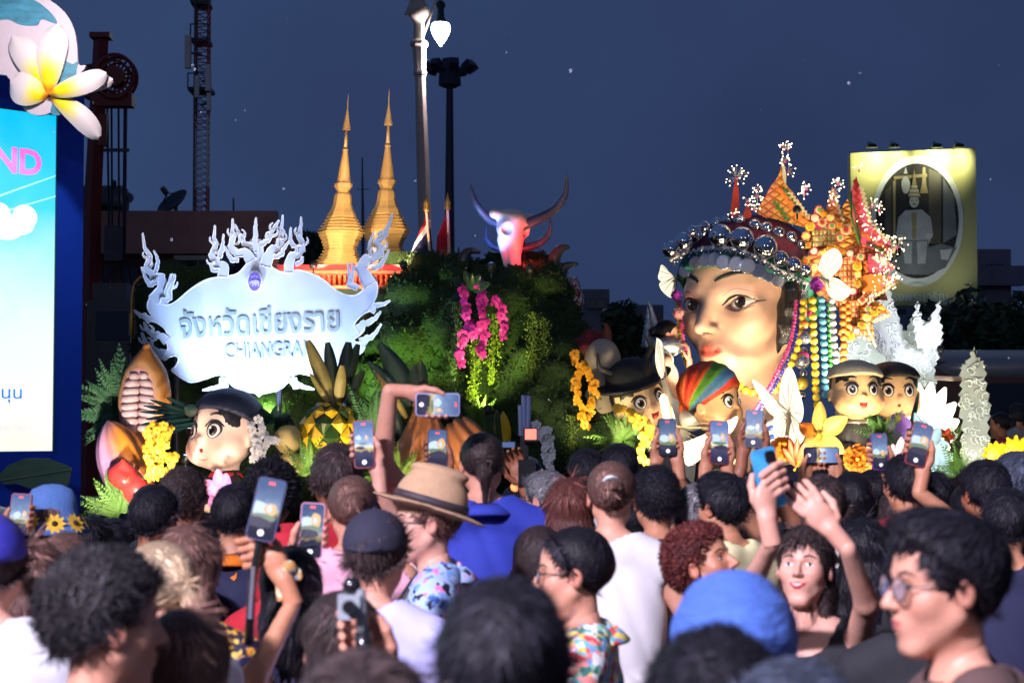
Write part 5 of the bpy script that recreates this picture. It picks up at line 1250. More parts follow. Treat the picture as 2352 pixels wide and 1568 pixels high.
def doll(label, px, py, d, upx, rz, capkind, capm, skin=(242, 205, 178), tilt=(0, 0), mouth='open', robe=None, capm2=None, group='big headed dolls on the float', arms=True):
    c = W(px, py, d); U = upx*S(d)
    t = thing('doll_figure', label, 'doll', c, group); t.scale = (U,)*3; t.rotation_euler = (tilt[0], tilt[1], R(rz))
    link('head', np_mesh('doll_head', DHV, DHQ, True, doll_cols(skin)), t, dollskin)
    P = lambda name, vf, m, par=t: part(name, vf, m, par)
    for s_ in (-1, 1):
        ex, ez = s_*.185, .02
        e = P('eye', dec_fan(DBV, ell2(ex, ez, .098, .112, 22), .012), linem)
        P('eye_white', dec_fan(DBV, ell2(ex, ez-.006, .084, .096, 22), .02), eyew, e); P('iris', dec_fan(DBV, ell2(ex-.0*s_, ez-.01, .06, .078, 20), .028), brownm, e)
        P('pupil', dec_fan(DBV, ell2(ex, ez-.012, .038, .052, 16), .034), eyeb, e); P('glint', dec_fan(DBV, ell2(ex+.03, ez+.03, .016, .02, 10), .04), eyeh, e)
        P('lash', dec_strip(DBV, [(ex-.11, ez+.04), (ex-.04, ez+.11), (ex+.05, ez+.11), (ex+.12, ez+.045)], [.012, .026, .026, .012], .02), linem, e)
        P('eyebrow', dec_strip(DBV, [(ex-.07, ez+.19), (ex, ez+.215), (ex+.07, ez+.19)], [.012, .03, .012], .015), linem)
    if mouth == 'open':
        m_ = P('mouth', dec_fan(DBV, [(-.075, -.2), (-.04, -.215), (.0, -.218), (.04, -.215), (.075, -.2), (.062, -.28), (.03, -.315), (-.03, -.315), (-.062, -.28)], .012), mouth_m); P('tongue', dec_fan(DBV, ell2(0, -.285, .042, .024, 14), .018), tongue, m_)
    else:
        P('mouth', dec_fan(DBV, ell2(0, -.24, .032, .026, 12), .014), mouth_m); P('lip_line', dec_strip(DBV, [(-.09, -.34), (0, -.36), (.09, -.34)], [.006, .014, .006], .008), mat('lip_shade', srgb(190, 110, 95), .5))
    # hair under the cap: shell with a jagged fringe
    f = Field((-.56, -.56, -.4), (.56, .56, .6), .03); f.ell((0, -.05, .1), (.452, .445, .435)); G = f.grid()
    fr = .24+.05*np.sin(G[0]*22)+.03*np.sin(G[0]*9+1)-.35*np.abs(G[0])
    cut = np.where(G[1] > -.02, fr+.12*(G[1] < .12)-(G[2]), (-.22+.1*(G[1] > -.2)*0)-G[2]); f.F = np.maximum(f.F, cut)
    V, Q = f.mesh(); link('hair', np_mesh('doll_hair', V, Q), t, blackh)
    if capkind == 'beanie':
        f = Field((-.6, -.65, -.1), (.6, .6, .75), .03); f.ell((0, -.06, .14), (.49, .5, .46)); G = f.grid(); f.F = np.maximum(f.F, (.3-.42*(.35-G[1]))-G[2]); V, Q = f.mesh()
        link('cap', np_mesh('doll_cap', V, Q), t, capm)
        P('cap_band', dec_strip(bvh_of(V, Q), [(-.42, .19), (-.2, .275), (0, .3), (.2, .275), (.42, .19)], [.03]*5, .012), capm)
    elif capkind == 'low':
        f = Field((-.6, -.65, -.1), (.6, .6, .75), .03); f.ell((0, -.06, .2), (.475, .49, .33)); f.ell((0, -.06, .25), (.47, .48, .26), .05); G = f.grid(); f.F = np.maximum(f.F, (.26-.12*(.35-G[1]))-G[2]); V, Q = f.mesh(); link('cap', np_mesh('doll_cap', V, Q), t, capm)
    elif capkind == 'brim':
        f = Field((-.95, -.95, .0), (.95, .95, .95), .035); f.ell((0, -.06, .3), (.45, .46, .4)); f.ell((0, -.06, .27), (.7, .66, .05), .05); G = f.grid()
        V, Q = f.mesh(); r2 = np.hypot(V[:, 0], V[:, 1]+.06); V[:, 2] += .5*np.clip(r2-.5, 0, 1)**1.3*(np.abs(V[:, 0])/(r2+1e-6))**1.5; link('hat', np_mesh('doll_hat', V, Q), t, capm)
        for s_ in (-1, 1): MB().tube(catmull([(s_*.3, -.06, .55), (s_*.5, -.06, .72), (s_*.46, -.06, .95)], 5), [.07-.0055*k for k in range(11)], 8).build('hat_horn', capm, t, True, raw=True)
    elif capkind == 'turban':
        f = Field((-.62, -.75, -.2), (.62, .62, .8), .025); f.ell((0, -.08, .2), (.5, .53, .47)); G = f.grid(); f.F = np.maximum(f.F, (.24-.75*(.4-G[1]))-G[2]); f.cap((0, -.5, -.1), (0, -.56, -.3), .12, .07, .06)
        V, Q = f.mesh(); a = np.arctan2(V[:, 2]-.2+.4, V[:, 1]+.35)+V[:, 0]*.25; stripes = [srgb(215, 60, 30), srgb(225, 90, 35), srgb(200, 50, 30), srgb(222, 96, 40), srgb(205, 55, 30), srgb(70, 120, 160), srgb(90, 150, 40), srgb(220, 80, 35), srgb(200, 48, 30), srgb(225, 110, 50), srgb(205, 60, 30), srgb(222, 90, 40)]
        i_ = np.clip(((a+.4)/2.6*len(stripes)), 0, len(stripes)-1e-3); col_ = np.array(stripes)[i_.astype(int)]; V *= (1+.012*np.sin(i_*2*math.pi))[:, None]
        link('turban', np_mesh('turban', V, Q, True, col_), t, mat('turban_cloth', (1, 1, 1), .6, var=.25, vs_=16, attr='Col', bump=.3, bs=40))
        P('fringe_band', dec_strip(bvh_of(V, Q), [(-.44, .08), (-.2, .22), (0, .26), (.2, .22), (.44, .08)], [.07]*5, .014), mat('fringe_band', srgb(170, 70, 35), .7, var=.4, vs_=60, stretch=(1, 1, .1)))
    if robe is not None:
        f = Field((-.6, -.4, -1.5), (.6, .45, -.35), .035); f.cap((0, -.05, -.6), (0, -.05, -1.45), .22, .36, .05); 
        if arms:
            for s_ in (-1, 1): f.cap((s_*.2, -.02, -.68), (s_*.42, .12, -.95), .12, .1, .08).cap((s_*.42, .12, -.95), (s_*.2, .32, -.98), .1, .08, .05)
        V, Q = f.mesh(); link('robe', np_mesh('robe', V, Q), t, robe)
        MB().lathe([(.2, -.58), (.23, -.55), (.2, -.5)], (0, -.05, 0), 16).build('collar', capm2 or robe, t, True, raw=True)
        for s_ in (-1, 1):
            if arms: MB().ell((s_*.13, .36, -.97), (.075, .07, .06), 12, 8).build('hand', mat('doll_hand', srgb(242, 205, 178), .45), t, True, raw=True)
    return t
navy = mat('cap_navy', srgb(36, 42, 62), .55, var=.25, vs_=4, bump=.25, bs=9); robek = mat('robe_black', (.015, .015, .02), .6, var=.2, bump=.1)
doll('doll with a round navy cap between the yellow and white orchids', 516, 996, 13.25, 178, 143, 'beanie', navy, (246, 212, 190), (R(4), R(2)), 'small', robek, redp)
doll('laughing doll under a wide black brimmed hat', 1468, 916, 14.3, 140, 204, 'brim', mat('hat_black', (.012, .012, .014), .7, var=.2), (244, 205, 160), (R(-4), R(20)), 'open', None)
doll('doll in a rainbow striped turban looking right towards the white butterfly', 1638, 922, 14.2, 140, 238, 'turban', None, (226, 178, 130), (0, R(6)), 'small', robek)
capc = mat('cap_cream', srgb(206, 192, 160), .7, var=.1, bump=.15, bs=30)
doll('doll in a cream cap with a silver necklace', 1966, 897, 14.3, 134, 188, 'low', capc, (238, 195, 140), (0, 0), 'open', robek, mat('silver_collar', (.7, .66, .55), .3, .8, var=.5, vs_=80))
doll('doll in a black cap behind the cream capped doll', 2051, 900, 14.75, 132, 184, 'low', mat('cap_black', (.02, .018, .016), .6), (232, 188, 138), (0, 0), 'small', robek)
t = thing('round_figure', 'beige round headed figure seen from behind, left of the black hat', 'figure', W(1378, 900, 14.6)); s_ = S(14.6)
Fm = Field((-.3, -.3, -.5), (.35, .3, .35), .02); Fm.ell((0, 0, 0), (.14, .15, .17)).ell((-.02, 0, -.3), (.17, .16, .2), .08); V, Q = Fm.mesh(); put(link('head', np_mesh('round_head', V, Q), t, mat('plush_beige', srgb(190, 172, 150), .8, var=.1)), W(1384, 828, 14.6), t)
Fm = Field((-.3, -.3, -.3), (.3, .3, .3), .02); Fm.ell((0, 0, 0), (.2, .17, .09)).ell((.05, 0, .06), (.1, .1, .1), .05); V, Q = Fm.mesh(); put(link('red_cap', np_mesh('red_cap', V, Q), t, mat('dark_red', srgb(110, 18, 22), .7)), W(1345, 802, 14.75), t)
blade(W(1398, 792, 14.6), W(1392, 742, 14.6), 20*s_, mat('feather_brown', srgb(150, 80, 50), .6), t, 'feather')

# ------------------------------------------------------------------ human / giant face
def face_field(h, giant=False, wide=1., neck=True, jaw=1.):
    f = Field((-.52, -.62, -1.0 if neck else -.6), (.52, .66, .62), h); ex = .165 if giant else .138
    f.ell((0, -.06, .14), (.33*wide, .41, .36)); f.ell((0, .07, -.12), (.275*wide*jaw, .27, .34), .08)
    f.cap((-.045, .235, -.425), (.045, .235, -.425), .07, .07, .09)
    for s_ in (-1, 1):
        f.cap((s_*.22*wide*jaw, .0, -.2), (s_*.05, .2, -.42), .075, .06, .1); f.ell((s_*.18*wide, .19, -.09), (.1, .1, .1), .1)
        f.cap((s_*.07, .305, .085), (s_*.2*wide, .235, .085), .035, .035, .06)
    f.cap((0, .31, .06), (0, .415, -.125), .028, .044, .05)
    for s_ in (-1, 1): f.ell((s_*.042, .365, -.14), (.032, .04, .026), .03)
    f.ell((0, .25, -.27), (.125, .1, .1), .07)
    f.cap((-.075, .315, -.245), (-.018, .352, -.238), .014, .02, .025).cap((.075, .315, -.245), (.018, .352, -.238), .014, .02, .025).cap((-.05, .325, -.282), (.05, .325, -.282), .024, .024, .025).ell((0, .345, -.285), (.035, .02, .02), .02)
    f.cap((-.08, .345, -.262), (.08, .345, -.262), .007, .007, .012, '-')
    for s_ in (-1, 1): f.ell((s_*ex*wide, .36, .0), (.085, .075, .05), .05, '-')
    for s_ in (-1, 1):
        if giant: f.ell((s_*ex*wide, .215, .0), (.1, .09, .075), .02)
        else: f.ell((s_*ex*wide, .22, .0), (.07, .075, .055), .02)
    for s_ in (-1, 1):
        f.ell((s_*.338*wide, -.04, -.03), (.035, .08, .115), .02, M=Matrix.Rotation(s_*R(-14), 4, 'Z')); f.ell((s_*.372*wide, -.02, -.02), (.022, .045, .065), .015, '-')
    if neck: f.cap((0, -.09, -.3), (0, -.13, -1.0), .195, .215, .1)
    return f
def face_cols(V, skin, lip, blush=.25, giant=False):
    c = np.tile(np.array(skin), (len(V), 1)); x, y, z = V[:, 0], V[:, 1], V[:, 2]
    for s_ in (-1, 1):
        b = np.exp(-(((x-s_*.2)/.1)**2+((z+.13)/.09)**2))*(y > .05); c = c*(1-blush*b[:, None])+blush*b[:, None]*np.array(srgb(215, 100, 85))
        if giant:
            b = np.exp(-(((x-s_*.19)/.11)**2+((z-.075)/.035)**2))*(y > .1); c = c*(1-.45*b[:, None])+.45*b[:, None]*np.array(srgb(215, 130, 145))
    l = sstep(1.12, .92, np.sqrt((x/.078)**2+((z+.262)/.036)**2))*(y > .27); c = c*(1-l[:, None])+l[:, None]*np.array(lip)
    e = np.exp(-(((np.abs(x)-.345)/.03)**2))*(np.abs(z+.03) < .12); c = c*(1-.25*e[:, None])+.25*e[:, None]*np.array(srgb(215, 95, 80))
    return c

# ---- giant head
GD = 16.0; GU = 392*S(GD)
t = thing('giant_figure', 'giant smooth faced woman head in a beaded silver tribal headdress', 'giant head', W(1712, 700, GD)); GH = t
t.scale = (GU,)*3; t.rotation_euler = (R(-3), 0, R(135))
f = face_field(.0125, True, 1.06, True, .93)
G = f.grid()
for s_ in (-1, 1):   # open the eyelids
    u = (G[0]-s_*.175)/.088; lens = np.abs(G[2]-.004-.012*s_*u)-.036*np.clip(1-u*u, 0, 1)-(u*u > 1)*-.02
    lens = np.where(G[1] > .22, lens, .05); f.F = np.maximum(f.F, -lens*1.0)
V, Q = f.mesh(); GBV = bvh_of(V, Q)
gskin = mat('giant_skin', (1, 1, 1), .4, var=.07, vs_=5, attr='Col', coat=.12, bump=.05, bs=14)
link('face', np_mesh('giant_face', V, Q, True, face_cols(V, srgb(240, 198, 170), srgb(216, 106, 92), .22, True)), t, gskin)
for s_ in (-1, 1):
    ex = s_*.175
    mb = MB(); mb.ell((ex, .195, .0), (.105, .1, .07), 24, 16); e = mb.build('eyeball', eyew, t, True, raw=True)
    bvE = bvh_of(mb.v, [q for q in mb.f]); gx = ex-.012   # glance
    part('iris', dec_fan(bvE, ell2(gx, .009, .036, .036, 24), .004), mat('iris_dark', (.02, .014, .012), .12, var=.1, coat=.6), e); part('pupil', dec_fan(bvE, ell2(gx, .009, .02, .02, 18), .007), eyeb, e); part('glint', dec_fan(bvE, ell2(gx+.012, .014, .008, .009, 10), .01), eyeh, e)
    o_ = 1 if s_ > 0 else -1
    part('eyeliner', dec_strip(GBV, [(ex-o_*.092, -.006), (ex-o_*.05, .033), (ex, .046), (ex+o_*.05, .037), (ex+o_*.09, .012), (ex+o_*.112, .016)], [.006, .012, .015, .014, .012, .003], .006), linem, t)
    part('lid_crease', dec_strip(GBV, [(ex-o_*.08, .045), (ex, .085), (ex+o_*.09, .06)], [.002, .005, .002], .003), mat('crease', srgb(178, 120, 108), .5), t)
    part('lower_line', dec_strip(GBV, [(ex-o_*.08, -.02), (ex, -.046), (ex+o_*.09, -.014)], [.003, .006, .006], .004), mat('crease'), t)
    part('eyebrow', dec_strip(GBV, [(ex-o_*.115, .135), (ex-o_*.05, .165), (ex+o_*.05, .178), (ex+o_*.15, .13)], [.014, .024, .022, .004], .008), mat('brow_grey', (.03, .035, .035), .5, var=.15), t)
    part('nostril', dec_fan(GBV, ell2(s_*.03, -.163, .014, .008, 12), .002), mat('nostril_shade', srgb(120, 60, 50), .6), t)
# cap
f = Field((-.6, -.7, -.3), (.6, .6, .75), .022); f.ell((0, -.06, .1), (.425, .47, .43)); G = f.grid(); f.F = np.maximum(f.F, (.235-.42*(.38-G[1]))-G[2]); V, Q = f.mesh()
w_ = sstep(.08, .13, V[:, 2]-.235+.42*(.38-V[:, 1])); cc = np.outer(1-w_, srgb(30, 110, 85))+np.outer(w_, srgb(95, 22, 48))
st = (np.sin(V[:, 0]*60) > .4)[:, None]*w_[:, None]; cc = cc*(1-.5*st)+.5*st*np.array(srgb(60, 45, 70))
link('cap', np_mesh('giant_cap', V, Q, True, cc), t, mat('cap_cloth', (1, 1, 1), .75, var=.2, vs_=14, attr='Col', bump=.2, bs=60))
MW = Matrix.Translation(t.location) @ t.rotation_euler.to_matrix().to_4x4() @ Matrix.Scale(GU, 4); MWI = MW.inverted()
CBV = bvh_of([MW @ Vector(v) for v in V], Q); FBV = BVHTree.FromPolygons([MW @ Vector(v) for v in np.array([tuple(x.co) for x in t.children[0].data.vertices])], [tuple(p.vertices) for p in t.children[0].data.polygons])
CAMP = Vector((0, 0, CAMZ))
def on_surf(px, py, r, bv=None, fb=15.5):
    dv = (W(px, py, 10)-CAMP).normalized(); best = None
    for b in ([bv] if bv else [CBV, FBV]):
        h_ = b.ray_cast(CAMP, dv)
        if h_[0] is not None and (best is None or h_[3] < best): best = h_[3]
    if best is None: best = (fb/dv.y)
    return CAMP+dv*(best-r*.6)
chrome = mat('chrome', (.82, .83, .86), .06, 1., var=.0); pearl = mat('pearl', (.8, .78, .72), .22, .2, var=.05, coat=.5); silverd = mat('silver_disc', (.5, .52, .58), .25, .85, var=.08)
def gball(px, py, rpx, m, name, n=18, fb=15.5, bv=None):
    r = rpx*S(15.6); p = MWI @ on_surf(px, py, r, bv, fb); mb = MB().ell((0, 0, 0), (1, 1, 1), n, n//2+2)
    key = 'unit_ball_%d' % n
    me = bpy.data.meshes.get(key)
    if me is None: me = bpy.data.meshes.new(key); me.from_pydata(mb.v, [], mb.f); me.update(); me.shade_smooth()
    return link(name, me, GH, m, Matrix.Translation(p) @ Matrix.Scale(r/GU, 4))
for x, y, r in ((1541, 573, 18), (1570, 555, 20), (1606, 542, 23), (1656, 543, 26), (1705, 549, 26), (1758, 568, 27), (1793, 594, 18), (1822, 609, 19), (1848, 622, 16), (1645, 513, 13), (1673, 505, 14), (1699, 506, 14), (1733, 517, 14), (1760, 524, 14), (1788, 535, 14), (1817, 546, 14), (1840, 564, 12), (1862, 586, 11), (1618, 520, 12), (1590, 530, 12)):
    gball(x, y, r*1.1, chrome, 'silver_ball', 24)
rowp = catmull([(1543, 600, 0), (1560, 588, 0), (1605, 575, 0), (1639, 570, 0), (1673, 572, 0), (1703, 578, 0), (1733, 591, 0), (1763, 606, 0), (1793, 625, 0), (1819, 636, 0), (1853, 655, 0)], 8)
for i, p in enumerate(rowp):
    gball(p.x, p.y+(3 if i % 2 else -3), 4.2+1.6*(i % 3 == 0), chrome if i % 2 else pearl, 'small_bead', 12)
    if i % 3 == 0: gball(p.x+2, p.y+9, 3.4, chrome, 'small_bead', 12)
disc_me = None
for x, y, r in ((1572, 622, 13), (1597, 604, 13), (1619, 598, 13), (1639, 596, 14), (1660, 602, 15), (1690, 606, 15), (1716, 611, 15), (1741, 622, 15), (1764, 632, 14), (1786, 640, 16), (1811, 656, 17), (1839, 667, 17)):
    if disc_me is None:
        mb = MB(); mb.lathe([(.01, .06), (.8, .06), (.96, .03), (1, 0), (.96, -.04), (.01, -.05)], (0, 0, 0), 22); disc_me = bpy.data.meshes.new('disc'); disc_me.from_pydata(mb.v, [], mb.f); disc_me.update()
    rr = r*1.22*S(15.6); p = on_surf(x, y, rr*.5); nrm_ = (CAMP-p).normalized()+Vector(((x-1690)/260, 0, .22+.1*rng.normal())); q = nrm_.to_track_quat('Z', 'Y').to_matrix().to_4x4()
    link('hanging_disc', disc_me, GH, silverd, MWI @ (Matrix.Translation(p-Vector((0, .02, 0))) @ q @ Matrix.Scale(rr, 4)))
# side hair
f = Field((-.7, -.6, -.6), (.7, .6, .4), .018)
hp = [(1818, 668, 26), (1812, 705, 24), (1806, 745, 20), (1796, 780, 13), (1786, 806, 5)]
L3 = [(MWI @ W(x, y, 15.56+.02*i), r*S(15.6)/GU) for i, (x, y, r) in enumerate(hp)]
for (a, ra), (b, rb) in zip(L3[:-1], L3[1:]): f.cap(a, b, ra, rb, .02)
G = f.grid(); f.F += .006*np.sin(G[0]*90+G[1]*70)
V, Q = f.mesh(); link('side_hair', np_mesh('side_hair', V, Q), t, mat('giant_hair', (.012, .012, .013), .25, var=.4, vs_=10, stretch=(6, 6, .6), coat=.3, bump=.4, bs=24))
# strands of beads
def strand(pts, rpx, m, name='bead_strand', d0=15.25, d1=15.25, sp=1.95):
    P = catmull([W(x, y, d0+(d1-d0)*i/(len(pts)-1)) for i, (x, y) in enumerate(pts)], 10); P = [MWI @ p for p in P]
    s_ = MB().tube(P, .003, 4).build(name, linem, GH, raw=True); r = rpx*S(15.3)/GU
    me = bpy.data.meshes.get('unit_ball_12')
    acc = 0; last = P[0]; step = r*sp; link('bead', me, s_, m, Matrix.Translation(P[0]) @ Matrix.Scale(r, 4))
    for a, b in zip(P[:-1], P[1:]):
        L = (b-a).length; pos = 0
        while acc+L-pos >= step:
            need = step-acc; pos += need; acc = 0; link('bead', me, s_, m, Matrix.Translation(a.lerp(b, pos/L)) @ Matrix.Scale(r, 4))
        acc += L-pos
bpk = mat('bead_pink', srgb(235, 70, 150), .3, var=.05, coat=.4); bnv = mat('bead_navy', srgb(50, 50, 160), .3, var=.05, coat=.4); byl = mat('bead_yellow', srgb(240, 205, 50), .3, var=.05, coat=.4)
bbl = mat('bead_blue', srgb(90, 170, 210), .3, var=.05, coat=.4); bor = mat('bead_orange', srgb(245, 130, 50), .3, var=.05, coat=.4); bgr = mat('bead_green', srgb(60, 150, 60), .3, var=.05, coat=.4)
strand([(1829, 692), (1824, 740), (1814, 790), (1792, 840), (1766, 890), (1738, 935), (1700, 985)], 4.6, bpk, d0=15.3, d1=14.9); strand([(1838, 692), (1833, 740), (1824, 790), (1802, 842), (1775, 894), (1748, 938), (1712, 990)], 4.2, bnv, d0=15.32, d1=14.95)
strand([(1846, 694), (1841, 740), (1832, 790), (1815, 840), (1795, 880), (1760, 905), (1718, 898), (1690, 880)], 9.5, byl, d0=15.3, d1=15.1)
strand([(1866, 690), (1868, 760), (1872, 840), (1874, 900), (1878, 945)], 9.5, byl); strand([(1887, 688), (1891, 760), (1894, 830), (1896, 920)], 8.6, bbl); strand([(1911, 690), (1914, 760), (1920, 840), (1926, 910), (1926, 950)], 8.8, pearl)
strand([(1937, 690), (1936, 740), (1938, 800), (1934, 860)], 8.8, bor, d0=15.4, d1=15.4); strand([(1946, 700), (1948, 745), (1940, 790), (1938, 840)], 8.2, bor, d0=15.45, d1=15.45); strand([(1904, 700), (1906, 780), (1908, 860), (1906, 930)], 6.0, bgr, d0=15.5, d1=15.5)
strand([(1562, 690), (1564, 730), (1570, 780), (1580, 830), (1592, 870)], 4.8, bpk, d0=15.9, d1=15.6); strand([(1556, 690), (1558, 740), (1566, 800), (1580, 850)], 5.0, byl, d0=15.95, d1=15.7)
for (x, y, r, m_) in ((1849, 775, 15, silverd), (1846, 805, 9, chrome), (1842, 830, 17, silverd), (1846, 858, 9, chrome), (1842, 880, 15, mat('disc_gold', srgb(180, 160, 60), .3, .5)), (1842, 908, 9, chrome), (1848, 745, 10, bor), (1846, 818, 12, bpk)): gball(x, y, r, m_, 'pendant', 18, 15.28, BVHTree.FromPolygons([(99, 99, 99), (99, 99, 98), (98, 99, 99)], [(0, 1, 2)]))
# pompons
def pompon(px, py, rpx, d, m):
    c = MWI @ W(px, py, d); r = rpx*S(d)/GU; mb = MB(); V = []; fc = []
    mb.ell(c, (r*.7,)*3, 10, 8)
    for k in range(420):
        v = Vector(rng.normal(size=3)).normalized(); s_ = v.orthogonal().normalized()*r*.05; p = c+v*r*rng.uniform(.85, 1.1); mb.add([c+v*r*.5-s_, c+v*r*.5+s_, p], [(0, 1, 2)])
    mb.build('pompon', m, GH, raw=True)
pompon(1876, 652, 21, 15.3, mat('pompon_purple', srgb(160, 50, 170), .9, var=.3)); pompon(1553, 678, 15, 15.7, MATS['pompon_purple']); pompon(1558, 720, 15, 15.6, mat('pompon_pink', srgb(240, 170, 165), .9, var=.2)); pompon(1566, 752, 9, 15.6, mat('pompon_rose', srgb(215, 80, 130), .9)); pompon(1862, 720, 11, 15.25, MATS['pompon_rose'])
# neck and bust below the chin
f = Field((-.75, -.55, -1.35), (.75, .5, -.85), .04); f.ell((0, -.12, -1.2), (.6, .34, .28)); V, Q = f.mesh(); link('bust', np_mesh('giant_bust', V, Q), t, mat('bust_indigo', srgb(40, 40, 90), .7, var=.3, vs_=12))

# ---- fan of the headdress: shaped cloth plates with thickness
quilt = None
def lattice(name, c1, c2, scale, rough=.6, kind='DIAG'):
    m = bpy.data.materials.new(name); m.use_nodes = True; N = m.node_tree.nodes; L = m.node_tree.links; b = N['Principled BSDF']; b.inputs['Roughness'].default_value = rough
    tcn = N.new('ShaderNodeTexCoord'); mp = N.new('ShaderNodeMapping'); L.new(tcn.outputs['Object'], mp.inputs[0]); mp.inputs['Rotation'].default_value = (0, R(45) if kind == 'DIAG' else 0, 0)
    sx = N.new('ShaderNodeSeparateXYZ'); L.new(mp.outputs[0], sx.inputs[0]); outs = []
    for i in (0, 2):
        mu = N.new('ShaderNodeMath'); mu.operation = 'MULTIPLY'; mu.inputs[1].default_value = scale*(1 if i == 0 or kind == 'DIAG' else .35); L.new(sx.outputs[i], mu.inputs[0])
        s_ = N.new('ShaderNodeMath'); s_.operation = 'SINE'; L.new(mu.outputs[0], s_.inputs[0]); a = N.new('ShaderNodeMath'); a.operation = 'ABSOLUTE'; L.new(s_.outputs[0], a.inputs[0]); outs.append(a.outputs[0])
    mn = N.new('ShaderNodeMath'); mn.operation = 'MINIMUM'; L.new(outs[0], mn.inputs[0]); L.new(outs[1], mn.inputs[1])
    cr = N.new('ShaderNodeValToRGB'); cr.color_ramp.elements[0].color = (*c1, 1); cr.color_ramp.elements[1].color = (*c2, 1); cr.color_ramp.elements[0].position = .18; cr.color_ramp.elements[1].position = .45
    L.new(mn.outputs[0], cr.inputs[0]); L.new(cr.outputs[0], b.inputs['Base Color'])
    bn = N.new('ShaderNodeBump'); bn.inputs['Strength'].default_value = .6; bn.inputs['Distance'].default_value = .02; L.new(mn.outputs[0], bn.inputs['Height']); L.new(bn.outputs[0], b.inputs['Normal']); MATS[name] = m; return m
q_or = lattice('quilt_orange', srgb(190, 90, 30), srgb(235, 165, 70), 95); q_red = lattice('quilt_red', srgb(185, 80, 45), srgb(228, 145, 90), 95)
tx_be = lattice('textile_beige', srgb(170, 135, 70), srgb(225, 200, 140), 260, kind='ROW'); tx_br = lattice('textile_brown', srgb(175, 70, 45), srgb(215, 150, 95), 260, kind='ROW')
pinkc = mat('cloth_pink', srgb(215, 80, 110), .65, var=.15); greenc = mat('cloth_green', srgb(60, 110, 40), .65, var=.15); orangec = mat('cloth_orange', srgb(225, 120, 45), .65, var=.15); creamc = mat('cloth_cream', srgb(225, 205, 160), .65, var=.08); redc = mat('cloth_red', srgb(190, 50, 35), .65, var=.2)
FD = 15.75; flv = [0]
def fan(pts, m, name='fan_panel', e=None, th=.03, sm=3):
    if e is None: flv[0] += 1; e = flv[0]*.0035
    if sm: pts = [(p.x, p.z) for p in catmull([(x, 0, y) for x, y in pts]+[(pts[0][0], 0, pts[0][1])], sm)[:-1]]
    n = len(pts); ar = sum(pts[i][0]*pts[(i+1) % n][1]-pts[(i+1) % n][0]*pts[i][1] for i in range(n))
    if ar > 0: pts = pts[::-1]
    dd = lambda x: FD+max(0, (x-1860))*.0012
    V = [MWI @ (W(x, y, dd(x)-e)) for x, y in pts]+[MWI @ (W(x, y, dd(x)-e+th)) for x, y in pts]
    f = [tuple(range(n)), tuple(range(2*n-1, n-1, -1))]+[(i, i+n, (i+1) % n+n, (i+1) % n) for i in range(n)]
    o = MB().add(V, f).build(name, m, GH, raw=True); return o
def wavy(p0, p1, w, amp, nw, m, name='braid_trim', e=None):
    (x0, y0), (x1, y1) = p0, p1; L = math.hypot(x1-x0, y1-y0); nx_, ny_ = -(y1-y0)/L, (x1-x0)/L; A = []; B = []
    for i in range(nw*6+1):
        k = i/(nw*6); o_ = amp*math.sin(k*nw*2*math.pi); x, y = x0+(x1-x0)*k, y0+(y1-y0)*k; A.append((x+nx_*(o_+w/2), y+ny_*(o_+w/2))); B.append((x+nx_*(o_-w/2), y+ny_*(o_-w/2)))
    fan(A+B[::-1], m, name, e, sm=0)
# plates from back to front
fan([(1990, 560), (2058, 574), (2030, 592), (2058, 612), (2020, 640), (2040, 690), (1996, 690), (2012, 796), (1985, 770), (1958, 776), (1928, 720), (1900, 640), (1850, 560), (1850, 510), (1940, 540)], tx_br, sm=0)
fan([(1797, 352), (1792, 392), (1779, 418), (1756, 455), (1740, 490), (1790, 506), (1858, 524), (1862, 502), (1842, 472), (1822, 442), (1806, 424), (1801, 395)], q_or); fan([(1740, 490), (1756, 455), (1779, 416), (1783, 442), (1770, 500)], q_red)
fan([(1690, 404), (1697, 440), (1696, 496), (1678, 496), (1684, 440)], redc); fan([(1717, 466), (1727, 498), (1707, 498)], redc); fan([(1799, 372), (1806, 400), (1804, 425), (1796, 400)], creamc)
wavy((1786, 430), (1848, 512), 9, 3, 6, orangec); wavy((1779, 462), (1812, 508), 8, 3, 4, greenc); wavy((1800, 432), (1858, 500), 6, 2, 6, greenc); wavy((1812, 440), (1864, 506), 7, 2.4, 8, creamc)
fan([(1947, 456), (1958, 500), (1968, 560), (1930, 590), (1915, 560), (1922, 500)], q_or)
fan([(1967, 404), (1976, 440), (1990, 490), (2015, 535), (2060, 573), (2010, 574), (1980, 560), (1964, 530), (1955, 480), (1955, 440)], pinkc)
wavy((1966, 412), (1972, 520), 8, 4, 6, redc); wavy((1972, 530), (2038, 572), 7, 3, 6, orangec); wavy((1960, 470), (1976, 552), 4, 0, 3, greenc); wavy((1990, 560), (2030, 576), 5, 1, 4, greenc); wavy((1978, 428), (2000, 512), 8, 2.5, 8, creamc); wavy((2002, 515), (2056, 570), 8, 2.5, 8, creamc)
fan([(1996, 582), (2058, 612), (2022, 632), (2002, 668), (1984, 640)], pinkc); wavy((2002, 590), (2050, 612), 7, 2, 6, creamc); wavy((2018, 634), (2002, 690), 8, 2, 6, creamc); wavy((1990, 600), (1988, 650), 7, 3, 4, orangec)
fan([(1866, 520), (1918, 516), (1926, 556), (1868, 568)], tx_be, sm=0); fan([(1915, 600), (1962, 584), (1980, 664), (1940, 656)], tx_br, sm=0); fan([(1928, 690), (1978, 690), (1990, 740), (1960, 772), (1934, 728)], tx_br, sm=0)
